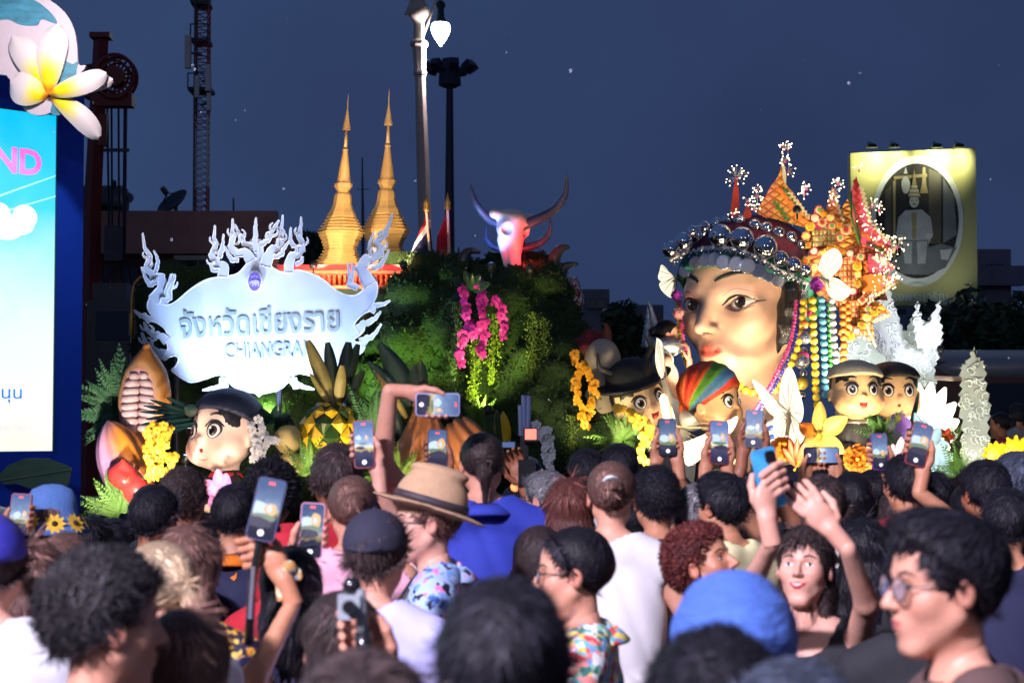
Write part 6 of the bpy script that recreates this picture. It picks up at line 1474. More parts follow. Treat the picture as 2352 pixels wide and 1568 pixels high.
MB().tube([MWI @ W(1990, 745, FD-.05), MWI @ W(2012, 797, FD-.05)], .006, 6).build('tip_rod', creamc, GH, raw=True); MB().tube([MWI @ W(1955, 440, FD), MWI @ W(1956, 500, FD-.1), MWI @ W(1974, 560, FD-.12)], .007, 6).build('green_piping', greenc, GH, raw=True)
for pts_f, m_f in (([(1912, 426), (1926, 470), (1940, 512), (1896, 514), (1900, 470)], q_red), ([(2064, 648), (2030, 668), (1992, 690), (1975, 640), (2016, 630)], orangec), ([(2048, 722), (2022, 722), (1988, 745), (1975, 700), (2012, 690)], q_or), ([(1880, 470), (1900, 500), (1880, 530), (1862, 505)], pinkc), ([(1850, 590), (1905, 580), (1915, 680), (1890, 690), (1856, 640)], q_red)): fan(pts_f, m_f)
wavy((2056, 650), (2000, 688), 6, 2, 7, creamc); wavy((2044, 724), (1994, 744), 6, 2, 6, creamc); wavy((1914, 434), (1936, 508), 6, 2, 7, creamc); wavy((2056, 574), (2020, 600), 6, 2, 6, creamc)
# hexagon and square tiles
tilecols = [srgb(235, 190, 60), srgb(225, 90, 40), srgb(235, 190, 170), srgb(150, 40, 60), srgb(110, 140, 50), srgb(230, 140, 40)]
TM = [mat('tile_%d' % i, c, .5, var=.08) for i, c in enumerate(tilecols)]
tl = [(1175, 500, 6), (1200, 520, 4), (1245, 545, 6), (1300, 590, 4), (1150, 550, 6), (1195, 575, 6), (1255, 597, 6), (1122, 600, 6), (1095, 660, 6), (1110, 715, 4), (1143, 750, 6), (1340, 620, 6), (1305, 670, 6), (1250, 735, 6), (1205, 760, 4), (1310, 755, 4), (1365, 765, 6), (1390, 800, 4), (1430, 785, 6), (1410, 845, 6), (1413, 895, 4), (1410, 950, 4), (1380, 995, 6), (1440, 1050, 4), (1475, 1105, 6), (1512, 1125, 4), (1470, 1155, 6), (1436, 1200, 6), (1405, 1240, 4), (1350, 1220, 6), (1310, 1245, 6), (1365, 1272, 6), (1145, 850, 6), (1095, 810, 6)]
def ring2(cx, cy, r, n, ph): return [(cx+r*math.cos(a), cy+r*math.sin(a)) for a in [ph+2*math.pi*k/n for k in range(n)]]
for i, (zx, zy, n) in enumerate(tl):
    x, y = 1439.7+zx*.37571, 294.5+zy*.37571; r = 11.5*(1.2 if i in (11, 4, 26) else 1); ph = rng.uniform(0, 1); e0 = .16+.008*(i % 4)
    for k, (rr, c_) in enumerate(((1, i*5+1), (.74, i*3+2), (.46, i+4))): fan(ring2(x, y, r*rr, n, ph), TM[c_ % 6], 'tile' if k == 0 else 'tile_inlay', e0+.02+.009*k, .02+.006*k, sm=0)
# sparkling bursts of tiny lamps on wires
wire = mat('wire_pale', (.6, .58, .5), .4, .3, var=0); tiny = mat('tiny_lamp', (1, .95, .8), .3, var=0, emit=(1, .8, .48), es=6)
for (zx, zy, L_, n) in ((670, 305, 80, 22), (800, 372, 40, 10), (735, 445, 40, 8), (795, 415, 50, 12), (960, 120, 45, 14), (985, 125, 40, 10), (968, 205, 40, 10), (985, 265, 55, 7), (1100, 372, 45, 12), (1085, 405, 50, 10), (1292, 345, 45, 14), (1272, 392, 45, 10), (1260, 450, 40, 8), (1420, 262, 55, 7), (1500, 482, 65, 18), (1540, 505, 40, 8), (1506, 606, 65, 16), (1605, 700, 60, 14), (1655, 727, 70, 20), (1600, 842, 70, 16), (1607, 902, 60, 14), (1630, 942, 60, 16), (1490, 1022, 60, 12), (1560, 780, 60, 14), (1545, 860, 60, 12), (1560, 960, 60, 12), (775, 500, 45, 10), (650, 522, 40, 8), (1440, 560, 40, 6), (1530, 700, 45, 8)):
    x, y = 1439.7+zx*.37571, 294.5+zy*.37571; c = W(x, y, 15.6); wv = MB(); lv = MB()
    for k in range(n):
        v = Vector((rng.normal(), rng.normal()*.6, rng.normal()+.35)).normalized()*(L_*.37571*S(15.6)*rng.uniform(.55, 1.05)); p = c+v
        wv.tube([MWI @ c, MWI @ (c+v*.55+Vector((0, 0, .012))), MWI @ p], .0013, 3, False); lv.ell(MWI @ p, (.0036,)*3, 6, 4)
    b = wv.build('wire_burst', wire, GH, raw=True); lv.build('tiny_lamps', tiny, b, raw=True, kind='stuff'); MB().ell(MWI @ c, (.008,)*3, 6, 4).build('burst_core', bpk, b, raw=True)
# lighting of the face and headdress
floodlight(W(1795, 1000, 14.75), W(1740, 780, 15.4), 12, (1, .76, .48), 90, 'warm flood lamp under the right cheek of the giant head')
floodlight(W(1735, 985, 14.7), W(1680, 770, 15.4), 8, (1, .76, .48), 70, 'warm flood lamp under the chin of the giant head')
floodlight(W(1590, 975, 14.75), W(1630, 740, 15.4), 6, (1, .76, .5), 70, 'warm flood lamp below left of the giant head')
floodlight(W(1922, 640, 15.32), W(1935, 560, 15.72), 1.7, (1, .85, .55), 165, 'warm lamp added out of sight behind the ear butterfly to light the fan')  # hidden lamp added to brighten the headdress fan
floodlight(W(1830, 480, 15.2), W(1815, 460, 15.7), 1.2, (1, .85, .55), 150, 'tiny warm lamp in front of the tallest cloth peak')
floodlight(W(1990, 965, 15.0), W(1930, 600, 15.7), 40, (1, .86, .6), 80, 'warm lamp lighting the headdress fan')
floodlight(W(1700, 1075, 13.2), W(1660, 920, 14.2), 12, (1, .76, .46), 70, 'warm lamp in front of the turban doll')
floodlight(W(2006, 1062, 13.72), W(1990, 890, 14.3), 9, (1, .76, .44), 75, 'warm lamp in front of the capped dolls')
floodlight(W(1480, 1080, 13.6), W(1480, 900, 14.3), 8, (1, .78, .5), 70, 'warm lamp in front of the black hat doll')
# ================================================================== THE FLOAT, right half
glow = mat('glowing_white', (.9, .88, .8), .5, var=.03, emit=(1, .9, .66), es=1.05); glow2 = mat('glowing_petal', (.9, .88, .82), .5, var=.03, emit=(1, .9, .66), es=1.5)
def butterfly(label, wings, d, body, m=glow, name='white_butterfly', dy=.0):
    t = thing(name, label, 'butterfly', W(*body[0], d), 'glowing white butterflies')
    for i, w in enumerate(wings):
        pts = [(p.x, p.z) for p in catmull([(x, 0, y) for x, y in w]+[(w[0][0], 0, w[0][1])], 4)[:-1]]; n = len(pts)
        ar = sum(pts[k][0]*pts[(k+1) % n][1]-pts[(k+1) % n][0]*pts[k][1] for k in range(n))
        if ar > 0: pts = pts[::-1]
        bx, by = body[0]; dd = lambda x, y: d-.05*i-dy*math.hypot(x-bx, y-by)*.002
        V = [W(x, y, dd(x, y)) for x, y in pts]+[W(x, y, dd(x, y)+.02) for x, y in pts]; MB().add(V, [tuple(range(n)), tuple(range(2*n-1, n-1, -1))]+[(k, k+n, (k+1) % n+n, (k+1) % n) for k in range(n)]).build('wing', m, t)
        cx, cy = sum(p[0] for p in pts)/n, sum(p[1] for p in pts)/n
        v = MB()
        for k in range(0, n, max(1, n//6)): v.tube([W(bx, by, d-.06*i-.025), W(*((pts[k][0]*.85+cx*.15), (pts[k][1]*.85+cy*.15)), dd(cx, cy)-.012)], .003, 3)
        v.build('wing_vein', mat('vein_cream', srgb(235, 220, 180), .5), t)
    MB().tube([W(*p, d-.06) for p in body], [.012]+[.016]*(len(body)-2)+[.008], 8).build('body', mat('insect_body', (.5, .42, .3), .5), t, True)
butterfly('glowing white butterfly at the ear of the giant head', [[(1879, 618), (1888, 590), (1912, 571), (1930, 580), (1934, 606), (1916, 630), (1898, 640)], [(1898, 636), (1924, 640), (1944, 655), (1956, 668), (1936, 690), (1912, 685), (1898, 665)]], 15.1, [(1884, 640), (1900, 645), (1906, 662)])
butterfly('glowing white butterfly on the far side of the giant head', [[(1550, 640), (1536, 622), (1520, 608), (1515, 622), (1512, 640), (1530, 650)], [(1548, 648), (1528, 645), (1514, 652), (1524, 672), (1546, 684)]], 16.4, [(1552, 635), (1553, 660)])
butterfly('big glowing white butterfly in front of the bead strands', [[(1812, 960), (1790, 925), (1796, 870), (1812, 842), (1826, 860), (1836, 900), (1846, 940), (1838, 970)], [(1812, 962), (1838, 972), (1852, 990), (1838, 1020), (1808, 1030)], [(1808, 962), (1786, 925), (1755, 890), (1728, 872), (1742, 905), (1770, 950)], [(1806, 965), (1780, 955), (1778, 1000), (1800, 1035)]], 13.9, [(1812, 945), (1812, 970), (1808, 1000)])
butterfly('long white winged insect sculpture beside the dancer', [[(1540, 1000), (1524, 960), (1515, 915), (1528, 905), (1545, 940), (1556, 990)], [(1552, 1020), (1600, 1005), (1660, 975), (1694, 955), (1682, 990), (1630, 1035), (1580, 1070)], [(1508, 775), (1522, 790), (1527, 850), (1518, 868), (1505, 830)]], 14.0, [(1548, 980), (1552, 1010), (1556, 1040)])
# stacked blue-white ribs below the big butterfly
t = thing('ribbed_body', 'blue and white ribbed insect body behind the big butterfly', 'sculpture', W(1775, 1010, 14.2))
for k in range(6): MB().tube([W(1735+k*6, 985+k*9, 14.2-.02*k), W(1790+k*5, 968+k*9, 14.1-.02*k)], .03, 8).build('rib', mat('rib_blue', srgb(70, 120, 210), .3, coat=.5) if k % 2 else mat('rib_white', (.8, .85, .9), .3, coat=.5), t, True)
# grey ball ornaments under the turban doll
for i, (px, py, r) in enumerate(((1590, 960, 30), (1560, 1005, 26), (1618, 1020, 24))):
    t = thing('ball_ornament', ('large grey ball under the turban doll tassel', 'grey ball lowest left under the turban doll', 'grey ball right under the turban doll')[i], 'ball', W(px, py, 14.3)); rr = r*S(14.3)
    MB().ell(W(px, py, 14.3), (rr,)*3, 20, 14).build('sphere', mat('ball_grey', (.5, .48, .45), .4, var=.1, coat=.3), t, True); MB().tube([W(px, py+r-2, 14.3), W(px, py+r+20, 14.3)], .01, 6).build('stalk', steel, t)

# ---- big flowers
def bloom(label, c, petals, d, mlist, cat='flower', name='giant_flower', core=None, group='giant flowers along the float', cup=.3, arch=.08):
    t = thing(name, label, cat, W(*c, d), group)
    for i, (tx, ty, w) in enumerate(petals): blade(W(*c, d), W(tx, ty, d-.06-.03*(i % 3)), w*S(d), mlist[i % len(mlist)], t, 'petal', arch, cup)
    if core: MB().ell(W(*c, d-.04), (core*S(d),)*3, 12, 8).build('flower_centre', mat('pollen', srgb(240, 180, 60), .6, var=.3, vs_=60), t, True)
    for k in range(7):
        a = rng.uniform(0, 6.28); MB().tube([W(*c, d-.03), W(c[0]+12*math.cos(a), c[1]+12*math.sin(a), d-.1)], .003, 4).build('stamen', mat('pollen'), t)
    return t
pyel = mat('petal_cream_yellow', srgb(245, 205, 105), .45, var=.12, vs_=6); por = mat('petal_orange', srgb(240, 135, 40), .5, var=.15, vs_=8); pred = mat('petal_coral', srgb(235, 95, 60), .45, var=.12); pbl = mat('petal_blue', srgb(165, 200, 215), .45, var=.1); ppk = mat('petal_pink', srgb(240, 165, 180), .45, var=.12); ppu = mat('petal_purple', srgb(175, 125, 205), .5, var=.15)
bloom('giant cream yellow lily left of the cream capped doll', (1880, 1000), [(1884, 922, 34), (1946, 958, 44), (1938, 1040, 40), (1836, 975, 34), (1850, 1040, 40), (1900, 1060, 36)], 13.7, [pyel, pyel, pyel, por], core=9)
def marigold(label, px, py, r, d, m):
    t = thing('marigold', label, 'flower', W(px, py, d), 'giant flowers along the float')
    for ring in range(3):
        n = 12-3*ring; rr = r*(1-.27*ring)
        for k in range(n):
            a = 2*math.pi*k/n+ring*.4+rng.uniform(-.12, .12); blade(W(px+3*math.cos(a), py+3*math.sin(a), d-.02*ring), W(px+rr*math.cos(a)*rng.uniform(.85, 1.1), py+rr*math.sin(a)*rng.uniform(.85, 1.1), d-.03-.05*ring), r*.62*S(d), m, t, 'petal', .12, .45, 5, .5)
    MB().ell(W(px, py, d-.12), (r*.14*S(d),)*3, 10, 6).build('flower_centre', mat('pollen'), t, True)
marigold('frilled orange flower below the cream capped doll', 1970, 1054, 36, 13.5, por); marigold('frilled orange flower by the big white butterfly', 1800, 1030, 30, 13.5, por)
bloom('coral pointed flower behind the landscape phone', (1830, 1070), [(1812, 1010, 18), (1832, 1005, 18), (1850, 1015, 18), (1800, 1030, 16), (1862, 1035, 16)], 13.4, [pred], core=None)
bloom('giant pale blue flower below the glowing lotus', (2130, 1030), [(2101, 948, 26), (2122, 962, 28), (2158, 982, 34), (2180, 1020, 34), (2182, 1052, 34), (2188, 1090, 34), (2098, 980, 22), (2145, 1090, 30)], 13.8, [pbl], core=10)
bloom('giant pink flower beside the purple phone', (2068, 1075), [(2050, 1020, 26), (2070, 1004, 30), (2090, 1020, 26), (2040, 1050, 26), (2060, 1100, 30), (2095, 1060, 24)], 13.5, [ppk], core=8)
bloom('purple bell flower held by the black capped doll', (2064, 960), [(2040, 990, 26), (2056, 1010, 24), (2078, 1008, 24), (2092, 980, 26), (2072, 950, 22), (2048, 960, 20)], 13.9, [ppu], core=6, cup=.5)
bloom('small salmon flower at the right of the pale blue flower', (2172, 1005), [(2160, 985, 16), (2180, 984, 16), (2190, 1002, 16), (2180, 1020, 14)], 13.9, [pred], core=4)
fern('green fern between the purple and pink flowers', 2030, 1000, 13.8, radial(2028, 1000, 25, 48, -30, 180, 12), fern_g)
fern('curling fern against the glowing lotus', 2190, 1010, 13.9, [(2196, 975), (2205, 985), (2202, 1000), (2180, 970), (2206, 1012)], fern_g, fr=2)
fern('fern at the foot of the carved column', 2205, 1085, 13.7, radial(2203, 1080, 25, 45, 0, 180, 10), fern_g)
t = thing('curved_leaf', 'tall dark curved leaf behind the purple flower', 'leaf', W(2085, 1000, 13.9)); blade(W(2085, 1000, 13.9), W(2110, 900, 13.9), 12*S(13.9), dkl, t, 'leaf', .1)
# ---- glowing lotus
t = thing('glowing_lotus', 'huge glowing white lotus in front of the carved silver backdrop', 'lotus', W(2120, 1000, 15))
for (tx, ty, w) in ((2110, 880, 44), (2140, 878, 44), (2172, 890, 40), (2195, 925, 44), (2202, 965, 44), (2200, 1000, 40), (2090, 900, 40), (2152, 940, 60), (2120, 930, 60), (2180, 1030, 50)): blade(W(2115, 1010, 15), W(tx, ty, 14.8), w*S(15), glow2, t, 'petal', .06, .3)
point('lotus_light', W(2150, 960, 14.5), 5, (1, .85, .6), .2, t)
# ---- carved silver backdrop and column
carv = mat('carved_silver', srgb(200, 206, 196), .4, .15, var=.18, vs_=10, bump=.25, bs=30); carv_shade = mat('carved_groove_shade', srgb(150, 154, 144), .5, .1, var=.2)  # second tone is darker: shade in the grooves between scrolls, put into the panel colour
def carved(label, outline, d, m, nscroll, bounds, th=.06, name='carved_backdrop', seed=3, jag=3.5, glowm=None):
    t = thing(name, label, 'carving', W(*outline[0], d)); rg = np.random.default_rng(seed)
    P = catmull([(x, 0, y) for x, y in outline]+[(outline[0][0], 0, outline[0][1])], 6)[:-1]; n = len(P); pts = []
    for i, p in enumerate(P):   # flame-toothed edge
        tn = P[(i+1) % n]-P[i-1]; tn.normalize(); k = (i % 3)/2*jag*1.6-jag*.4; pts.append((p.x-tn.z*k, p.z+tn.x*k-(i % 3 == 2)*1.5))
    ar = sum(pts[k][0]*pts[(k+1) % n][1]-pts[(k+1) % n][0]*pts[k][1] for k in range(n))
    if ar > 0: pts = pts[::-1]
    V = [W(x, y, d) for x, y in pts]+[W(x, y, d+th) for x, y in pts]; MB().add(V, [tuple(range(n)), tuple(range(2*n-1, n-1, -1))]+[(k, k+n, (k+1) % n+n, (k+1) % n) for k in range(n)]).build('panel', carv_shade, t)
    inside = lambda x, y: sum(((pts[i][1] > y) != (pts[i-1][1] > y)) and (x < (pts[i-1][0]-pts[i][0])*(y-pts[i][1])/(pts[i-1][1]-pts[i][1]+1e-9)+pts[i][0]) for i in range(n)) % 2 == 1
    cnt = 0; tries = 0
    while cnt < nscroll and tries < nscroll*6:
        tries += 1; x = rg.uniform(bounds[0], bounds[2]); y = rg.uniform(bounds[1], bounds[3])
        if not inside(x, y): continue
        R0 = rg.uniform(5, 13); a0 = rg.uniform(0, 6.28); sg = rg.choice([-1, 1]); Q_ = []
        for k in range(14):
            q = k/13; a = a0+sg*q*4.6; r = R0*(1-.78*q); xx, yy = x+r*math.cos(a), y+r*math.sin(a)
            if inside(xx, yy): Q_.append(W(xx, yy, d-.008))
        if len(Q_) < 5: continue
        MB().tube(Q_, [.012-.006*i/len(Q_) for i in range(len(Q_))], 6, True, .7).build('scroll', m if cnt % 4 else (glowm or m), t, True); cnt += 1
    return t
carved('silver carved flame backdrop behind the glowing lotus', [(1996, 700), (2004, 668), (2040, 660), (2052, 690), (2066, 730), (2078, 760), (2090, 735), (2108, 712), (2124, 742), (2140, 716), (2160, 716), (2158, 750), (2166, 780), (2156, 820), (2148, 850), (2150, 890), (2090, 880), (2060, 860), (2020, 840), (1990, 830), (1985, 780)], 16.9, carv, 90, (1985, 660, 2170, 890))
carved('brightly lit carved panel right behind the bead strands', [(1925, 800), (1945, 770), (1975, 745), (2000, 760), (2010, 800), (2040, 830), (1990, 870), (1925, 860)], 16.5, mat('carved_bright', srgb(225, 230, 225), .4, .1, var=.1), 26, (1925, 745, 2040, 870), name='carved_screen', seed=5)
carved('tall carved silver flame column at the right end of the float', [(2237, 796), (2250, 822), (2264, 838), (2266, 880), (2276, 930), (2272, 980), (2276, 1030), (2268, 1090), (2212, 1095), (2204, 1040), (2208, 985), (2200, 930), (2206, 885), (2204, 845), (2218, 830)], 15.2, carv, 70, (2200, 800, 2280, 1095), .1, 'carved_column', 8, 5)
carved('small carved silver crest on the backdrop shoulder', [(2100, 760), (2096, 725), (2108, 690), (2116, 720), (2128, 745), (2150, 700), (2162, 690), (2160, 730), (2166, 765), (2150, 800), (2110, 800)], 16.6, carv, 22, (2096, 690, 2166, 800), .05, 'carved_crest', 11, 4)
t = thing('brace_bar', 'pale bar tying the carved column to the backdrop', 'bar', W(2190, 870, 15.6)); MB().tube([W(2150, 868, 16.6), W(2212, 870, 15.3)], .02, 8).build('rod', cream, t)
floodlight(W(2060, 1010, 15.3), W(2070, 800, 16.8), 9, (.95, 1, .9), 80, 'white lamp lighting the carved backdrop'); floodlight(W(2235, 1140, 13.9), W(2237, 960, 15.2), 22, (1, .97, .85), 60, 'white lamp at the foot of the carved column')
floodlight(W(1960, 900, 15.6), W(1975, 810, 16.5), 14, (.8, .9, 1), 80, 'cold lamp behind the bead strands'); floodlight(W(2120, 1120, 12.9), W(2110, 1020, 13.8), 10, (1, .92, .75), 80, 'warm lamp in front of the pale blue flower'); floodlight(W(1870, 1120, 12.9), W(1890, 1000, 13.7), 12, (1, .88, .62), 80, 'warm lamp in front of the cream yellow lily')
floodlight(W(2160, 800, 16.1), W(2140, 740, 16.6), 8, (.75, .75, 1), 90, 'violet lamp on the carved crest')
# golden sun discs
for (px, py, r, lab) in ((2288, 1045, 26, 'yellow flame edged disc right of the carved column'), (2334, 1040, 34, 'yellow embossed sun disc at the right edge')):
    t = thing('sun_disc', lab, 'disc', W(px, py, 14.6), 'yellow discs at the right end'); s_ = S(14.6)
    MB().lathe([(.01, .03), (r*.8*s_, .03), (r*s_, .015), (r*s_, -.02), (.01, -.03)], W(px, py, 14.6), 26, M=Matrix.Rotation(R(90), 3, 'X')).build('disc', mat('sun_yellow', srgb(240, 185, 20), .45, var=.25, vs_=20, bump=.5, bs=40), t, True)
    for k in range(12): a = 2*math.pi*k/12; blade(W(px+r*.7*math.cos(a), py+r*.7*math.sin(a), 14.58), W(px+r*1.2*math.cos(a), py+r*1.2*math.sin(a), 14.55), 12*s_, MATS['sun_yellow'], t, 'ray')
    MB().tube([W(px, py+r, 14.62), W(px, py+r+50, 14.62)], .02, 6).build('stem', steel, t)
floodlight(W(2320, 1120, 13.9), W(2315, 1040, 14.6), 5, (1, .85, .4), 90, 'amber lamp under the yellow discs')
# ================================================================== PEOPLE
# ---- head templates (head units: chin -0.5, crown +0.5, face towards +y)
def tmpl(h, wide, jaw):
    V, Q = face_field(h, False, wide, True, jaw).mesh(); return V, Q
T_LO = {'m': tmpl(.03, 1., 1.), 'f': tmpl(.03, .97, .9)}; T_HI = {'m': tmpl(.0165, 1., 1.02), 'f': tmpl(.0165, .97, .9)}
HBV = {k: bvh_of(*T_HI[k]) for k in T_HI}
SK = {'light': (208, 150, 124), 'asian': (190, 132, 100), 'tan': (155, 100, 72), 'pale': (216, 162, 140), 'olive': (182, 126, 96)}
skinm = mat('skin', (1, 1, 1), .48, var=.13, vs_=22, bump=.12, bs=160, attr='Col', spec=.4)
# ---- hair
HM = {}
def hairmat(key, c, rough=.42):
    if key not in HM:
        m = HM[key] = mat('hair_'+key, c, rough, var=.5, vs_=26, stretch=(1, 1, .16), bump=.3, bs=46, spec=.16, attr='Col')
        N = m.node_tree.nodes; L = m.node_tree.links; b = N['Principled BSDF']; src = b.inputs['Base Color'].links[0].from_socket
        mx = N.new('ShaderNodeMix'); mx.data_type = 'RGBA'; mx.blend_type = 'MULTIPLY'; mx.inputs[0].default_value = 1; mx.inputs[7].default_value = (*c, 1)
        L.new(src, mx.inputs[6]); L.new(mx.outputs[2], b.inputs['Base Color'])
    return HM[key]
for k, c in dict(black=(.014, .013, .018), dark=(.05, .034, .032), brown=(.19, .10, .078), auburn=(.13, .045, .035), red=(.10, .025, .022), blond=(.5, .36, .22), grey=(.16, .155, .16), curlgrey=(.024, .022, .024), bluegrey=(.05, .06, .085)).items(): hairmat(k, c)
def shell(style, seed):
    rg = np.random.default_rng(seed); f = Field((-.62, -.85, -1.75), (.62, .6, .72), .034)
    yk = [-.6, -.42, -.3, -.14, -.06, .06, .16, .3, .45]
    line = dict(short=[-.24, -.2, -.17, -.06, .07, .02, .2, .30, .36], reced=[-.32, -.28, -.24, -.12, .06, .0, .3, .46, .6], long=[-3]*5+[-.9, -.05, .25, .34], bob=[-.5]*5+[-.42, .0, .25, .34])
    key = {'curly': 'short', 'curlybig': 'short', 'wavy': 'short', 'pony': 'short', 'bun': 'short', 'short': 'short', 'quiff': 'short', 'reced': 'reced', 'long': 'long', 'longwavy': 'long', 'bob': 'bob'}[style]
    o = {'short': .02, 'quiff': .028, 'reced': .022, 'curly': .042, 'curlybig': .1, 'wavy': .055, 'pony': .02, 'bun': .02, 'long': .04, 'longwavy': .05, 'bob': .05}[style]
    f.ell((0, -.06, .14), (.33+o*.8, .41+o, .36+o*1.5))
    if style == 'short': f.ell((0, .0, .36), (.25, .34, .17), .08)
    if style == 'quiff': f.ell((0, .12, .4), (.26, .24, .16), .08)
    if key == 'long': f.ell((0, -.2, -.2), (.36, .27, .5), .1); f.cap((-.12, -.3, -.3), (-.12, -.36, -1.35), .25, .17, .1).cap((.12, -.3, -.3), (.12, -.36, -1.35), .25, .17, .1)
    if key == 'bob': f.ell((0, -.14, -.1), (.39, .34, .4), .1)
    if style in ('wavy', 'curly', 'curlybig'): f.cap((0, -.34, .05), (0, -.3, -.25), .16, .1, .06)
    G = f.grid(); f.F = np.maximum(f.F, np.interp(G[1], yk, line[key])-G[2])
    # keep the face free
    f.F = np.maximum(f.F, -(np.sqrt((G[0]/.30)**2+((G[1]-.42)/.34)**2+((G[2]+.16)/.44)**2)-1)*.3)
    if style == 'pony': f.cap((0, -.5, .05), (0, -.62, -.15), .075, .1, .03).cap((0, -.62, -.15), (0, -.56, -.62), .1, .03, .03)
    if style == 'bun': f.ell((0, -.5, .12), (.17, .13, .16), .05)
    amp = {'curly': .018, 'curlybig': .06, 'wavy': .035, 'longwavy': .03}.get(style, .012); fq = 16 if 'curl' in style else 9
    f.F += amp*np.sin(G[0]*fq+2*np.sin(G[2]*fq*.7+seed))*np.sin(G[1]*fq+1.3+seed)*np.sin(G[2]*(fq if 'curl' in style else 5)+.5)
    if key == 'long': f.F += .012*np.sin(np.arctan2(G[0], G[1])*38+2*np.sin(G[2]*6))
    return f.mesh()
HAIR = {}
def hair_mesh(style, seed=0):
    if (style, seed) in HAIR: return HAIR[(style, seed)]
    rg = np.random.default_rng(seed+5); V, Q = shell(style, seed)
    cen = V[Q].mean(1); n = np.cross(V[Q[:, 1]]-V[Q[:, 0]], V[Q[:, 3]]-V[Q[:, 0]]); n /= np.linalg.norm(n, axis=1, keepdims=True)+1e-9
    cnt = 5200
    ids = rg.choice(len(Q), cnt); V2 = [V]; Q2 = [Q]; base = len(V); NV = []; NQ = []
    crown = np.array([0, -.2, .5])
    p = cen[ids]; nn_ = n[ids]; m_ = len(ids); nrm1 = lambda a: a/(np.linalg.norm(a, axis=1, keepdims=True)+1e-9)
    if style in ('long', 'longwavy', 'bob'): fl = np.where(p[:, 2:] < .2, np.array([[0, -.05, -1.]]), (p-crown)*np.array([1.6, .8, 1]))
    elif style in ('pony', 'bun'): fl = np.array([0, -.5, .1])-p
    else: fl = (p-crown)*np.array([1, 1, .8])+np.array([0, .12, 0])
    if 'curl' in style or style == 'wavy': fl = rg.normal(size=(m_, 3))
    else: fl = nrm1(fl)+rg.normal(size=(m_, 3))*(.2 if style in ('short', 'quiff', 'reced') else .12)
    fl = nrm1(fl-nn_*(fl*nn_).sum(1, keepdims=True)); sd = nrm1(np.cross(fl, nn_))
    L = {'long': .45, 'longwavy': .4, 'bob': .35, 'curly': .12, 'curlybig': .13, 'wavy': .2}.get(style, .2)*rg.uniform(.6, 1.2, (m_, 1))
    if style in ('long', 'longwavy', 'bob'): L = np.where(p[:, 2:] > .1, L*.5, L)
    w = (.0075 if style in ('short', 'quiff', 'reced') else .0055)*rg.uniform(.5, 1.3, (m_, 1)); lift = {'curly': .05, 'curlybig': .07, 'wavy': .05, 'quiff': .035, 'short': .032, 'long': .006, 'longwavy': .015}.get(style, .01)*rg.uniform(.2, 1.4, (m_, 1))
    curl = .05 if 'curl' in style else 0; dr = np.where(p[:, 2:] > -.1, 1.3, .35); rows = []
    for s_, ww in ((0, 1), (.35, 1.), (.7, .8), (1, .12)):
        c = p+nn_*(-.008+lift*s_+curl*math.sin(s_*3))+fl*L*s_*(1-(.5*s_ if curl else 0))-(0 if curl else nn_*dr*L*L*s_*s_)
        rows += [c-sd*w*ww, c+sd*w*ww]
    NV = np.stack(rows, 1).reshape(-1, 3); b8 = np.arange(m_)[:, None]*8
    NQ = np.concatenate([b8+np.array([[2*k, 2*k+1, 2*k+3, 2*k+2]]) for k in range(3)])
    V3 = np.concatenate([V, np.array(NV)]); Q3 = np.concatenate([Q, np.array(NQ)+base]); bc = np.concatenate([np.full(len(V), .55), np.repeat(np.exp(rg.normal(size=len(ids))*.45+.15), 8)]); HAIR[(style, seed)] = np_mesh('hair', V3, Q3, True, np.repeat(bc[:, None], 3, 1)); return HAIR[(style, seed)]

# ---- hands (relative to a phone centre: phone stands in the x-z plane, screen towards -y)
def hand_mesh(kind):
    f = Field((-.075, -.07, -.17), (.12, .09, .11), .0042)
    if kind == 'grip':
        f.cap((.048, .03, -.165), (.046, .028, -.1), .026, .025, .01).ell((.036, .022, -.055), (.032, .018, .05), .02)
        for i, z in enumerate((.028, .005, -.018, -.04)):
            pts = [(.03, .026, z-.012), (-.012, .024, z+.002), (-.043, .010, z+.004), (-.040, -.010, z+.002)]
            rr = [.0105, .0098, .0088, .0074]
            for k in range(3): f.cap(pts[k], pts[k+1], rr[k], rr[k+1], .004)
        pts = [(.045, .02, -.085), (.056, .004, -.045), (.050, -.010, -.008), (.038, -.014, .018)]
        for k in range(3): f.cap(pts[k], pts[k+1], (.016, .0125, .0105)[k], (.0125, .0105, .008)[k], .006)
    else:   # relaxed / lightly curled hand, fingers up
        f.cap((0, .02, -.165), (0, .02, -.1), .025, .026, .01).ell((0, .02, -.05), (.038, .016, .048), .02)
        for i, (x, L) in enumerate(((-.03, .058), (-.01, .07), (.01, .066), (.029, .052))):
            pts = [(x, .02, -.02), (x*1.15, .012, .012), (x*1.2, -.012, .012+L*.45), (x*1.2, -.04, .012+L*.55)]
            for k in range(3): f.cap(pts[k], pts[k+1], (.0105, .0095, .0085)[k], (.0095, .0085, .007)[k], .004)
        pts = [(.03, .012, -.085), (.052, -.005, -.05), (.052, -.022, -.015)]
        for k in range(2): f.cap(pts[k], pts[k+1], (.015, .011)[k], (.011, .008)[k], .006)
    return f.mesh()
HAND = {k: hand_mesh(k) for k in ('grip', 'rest')}
FEATURE = {}
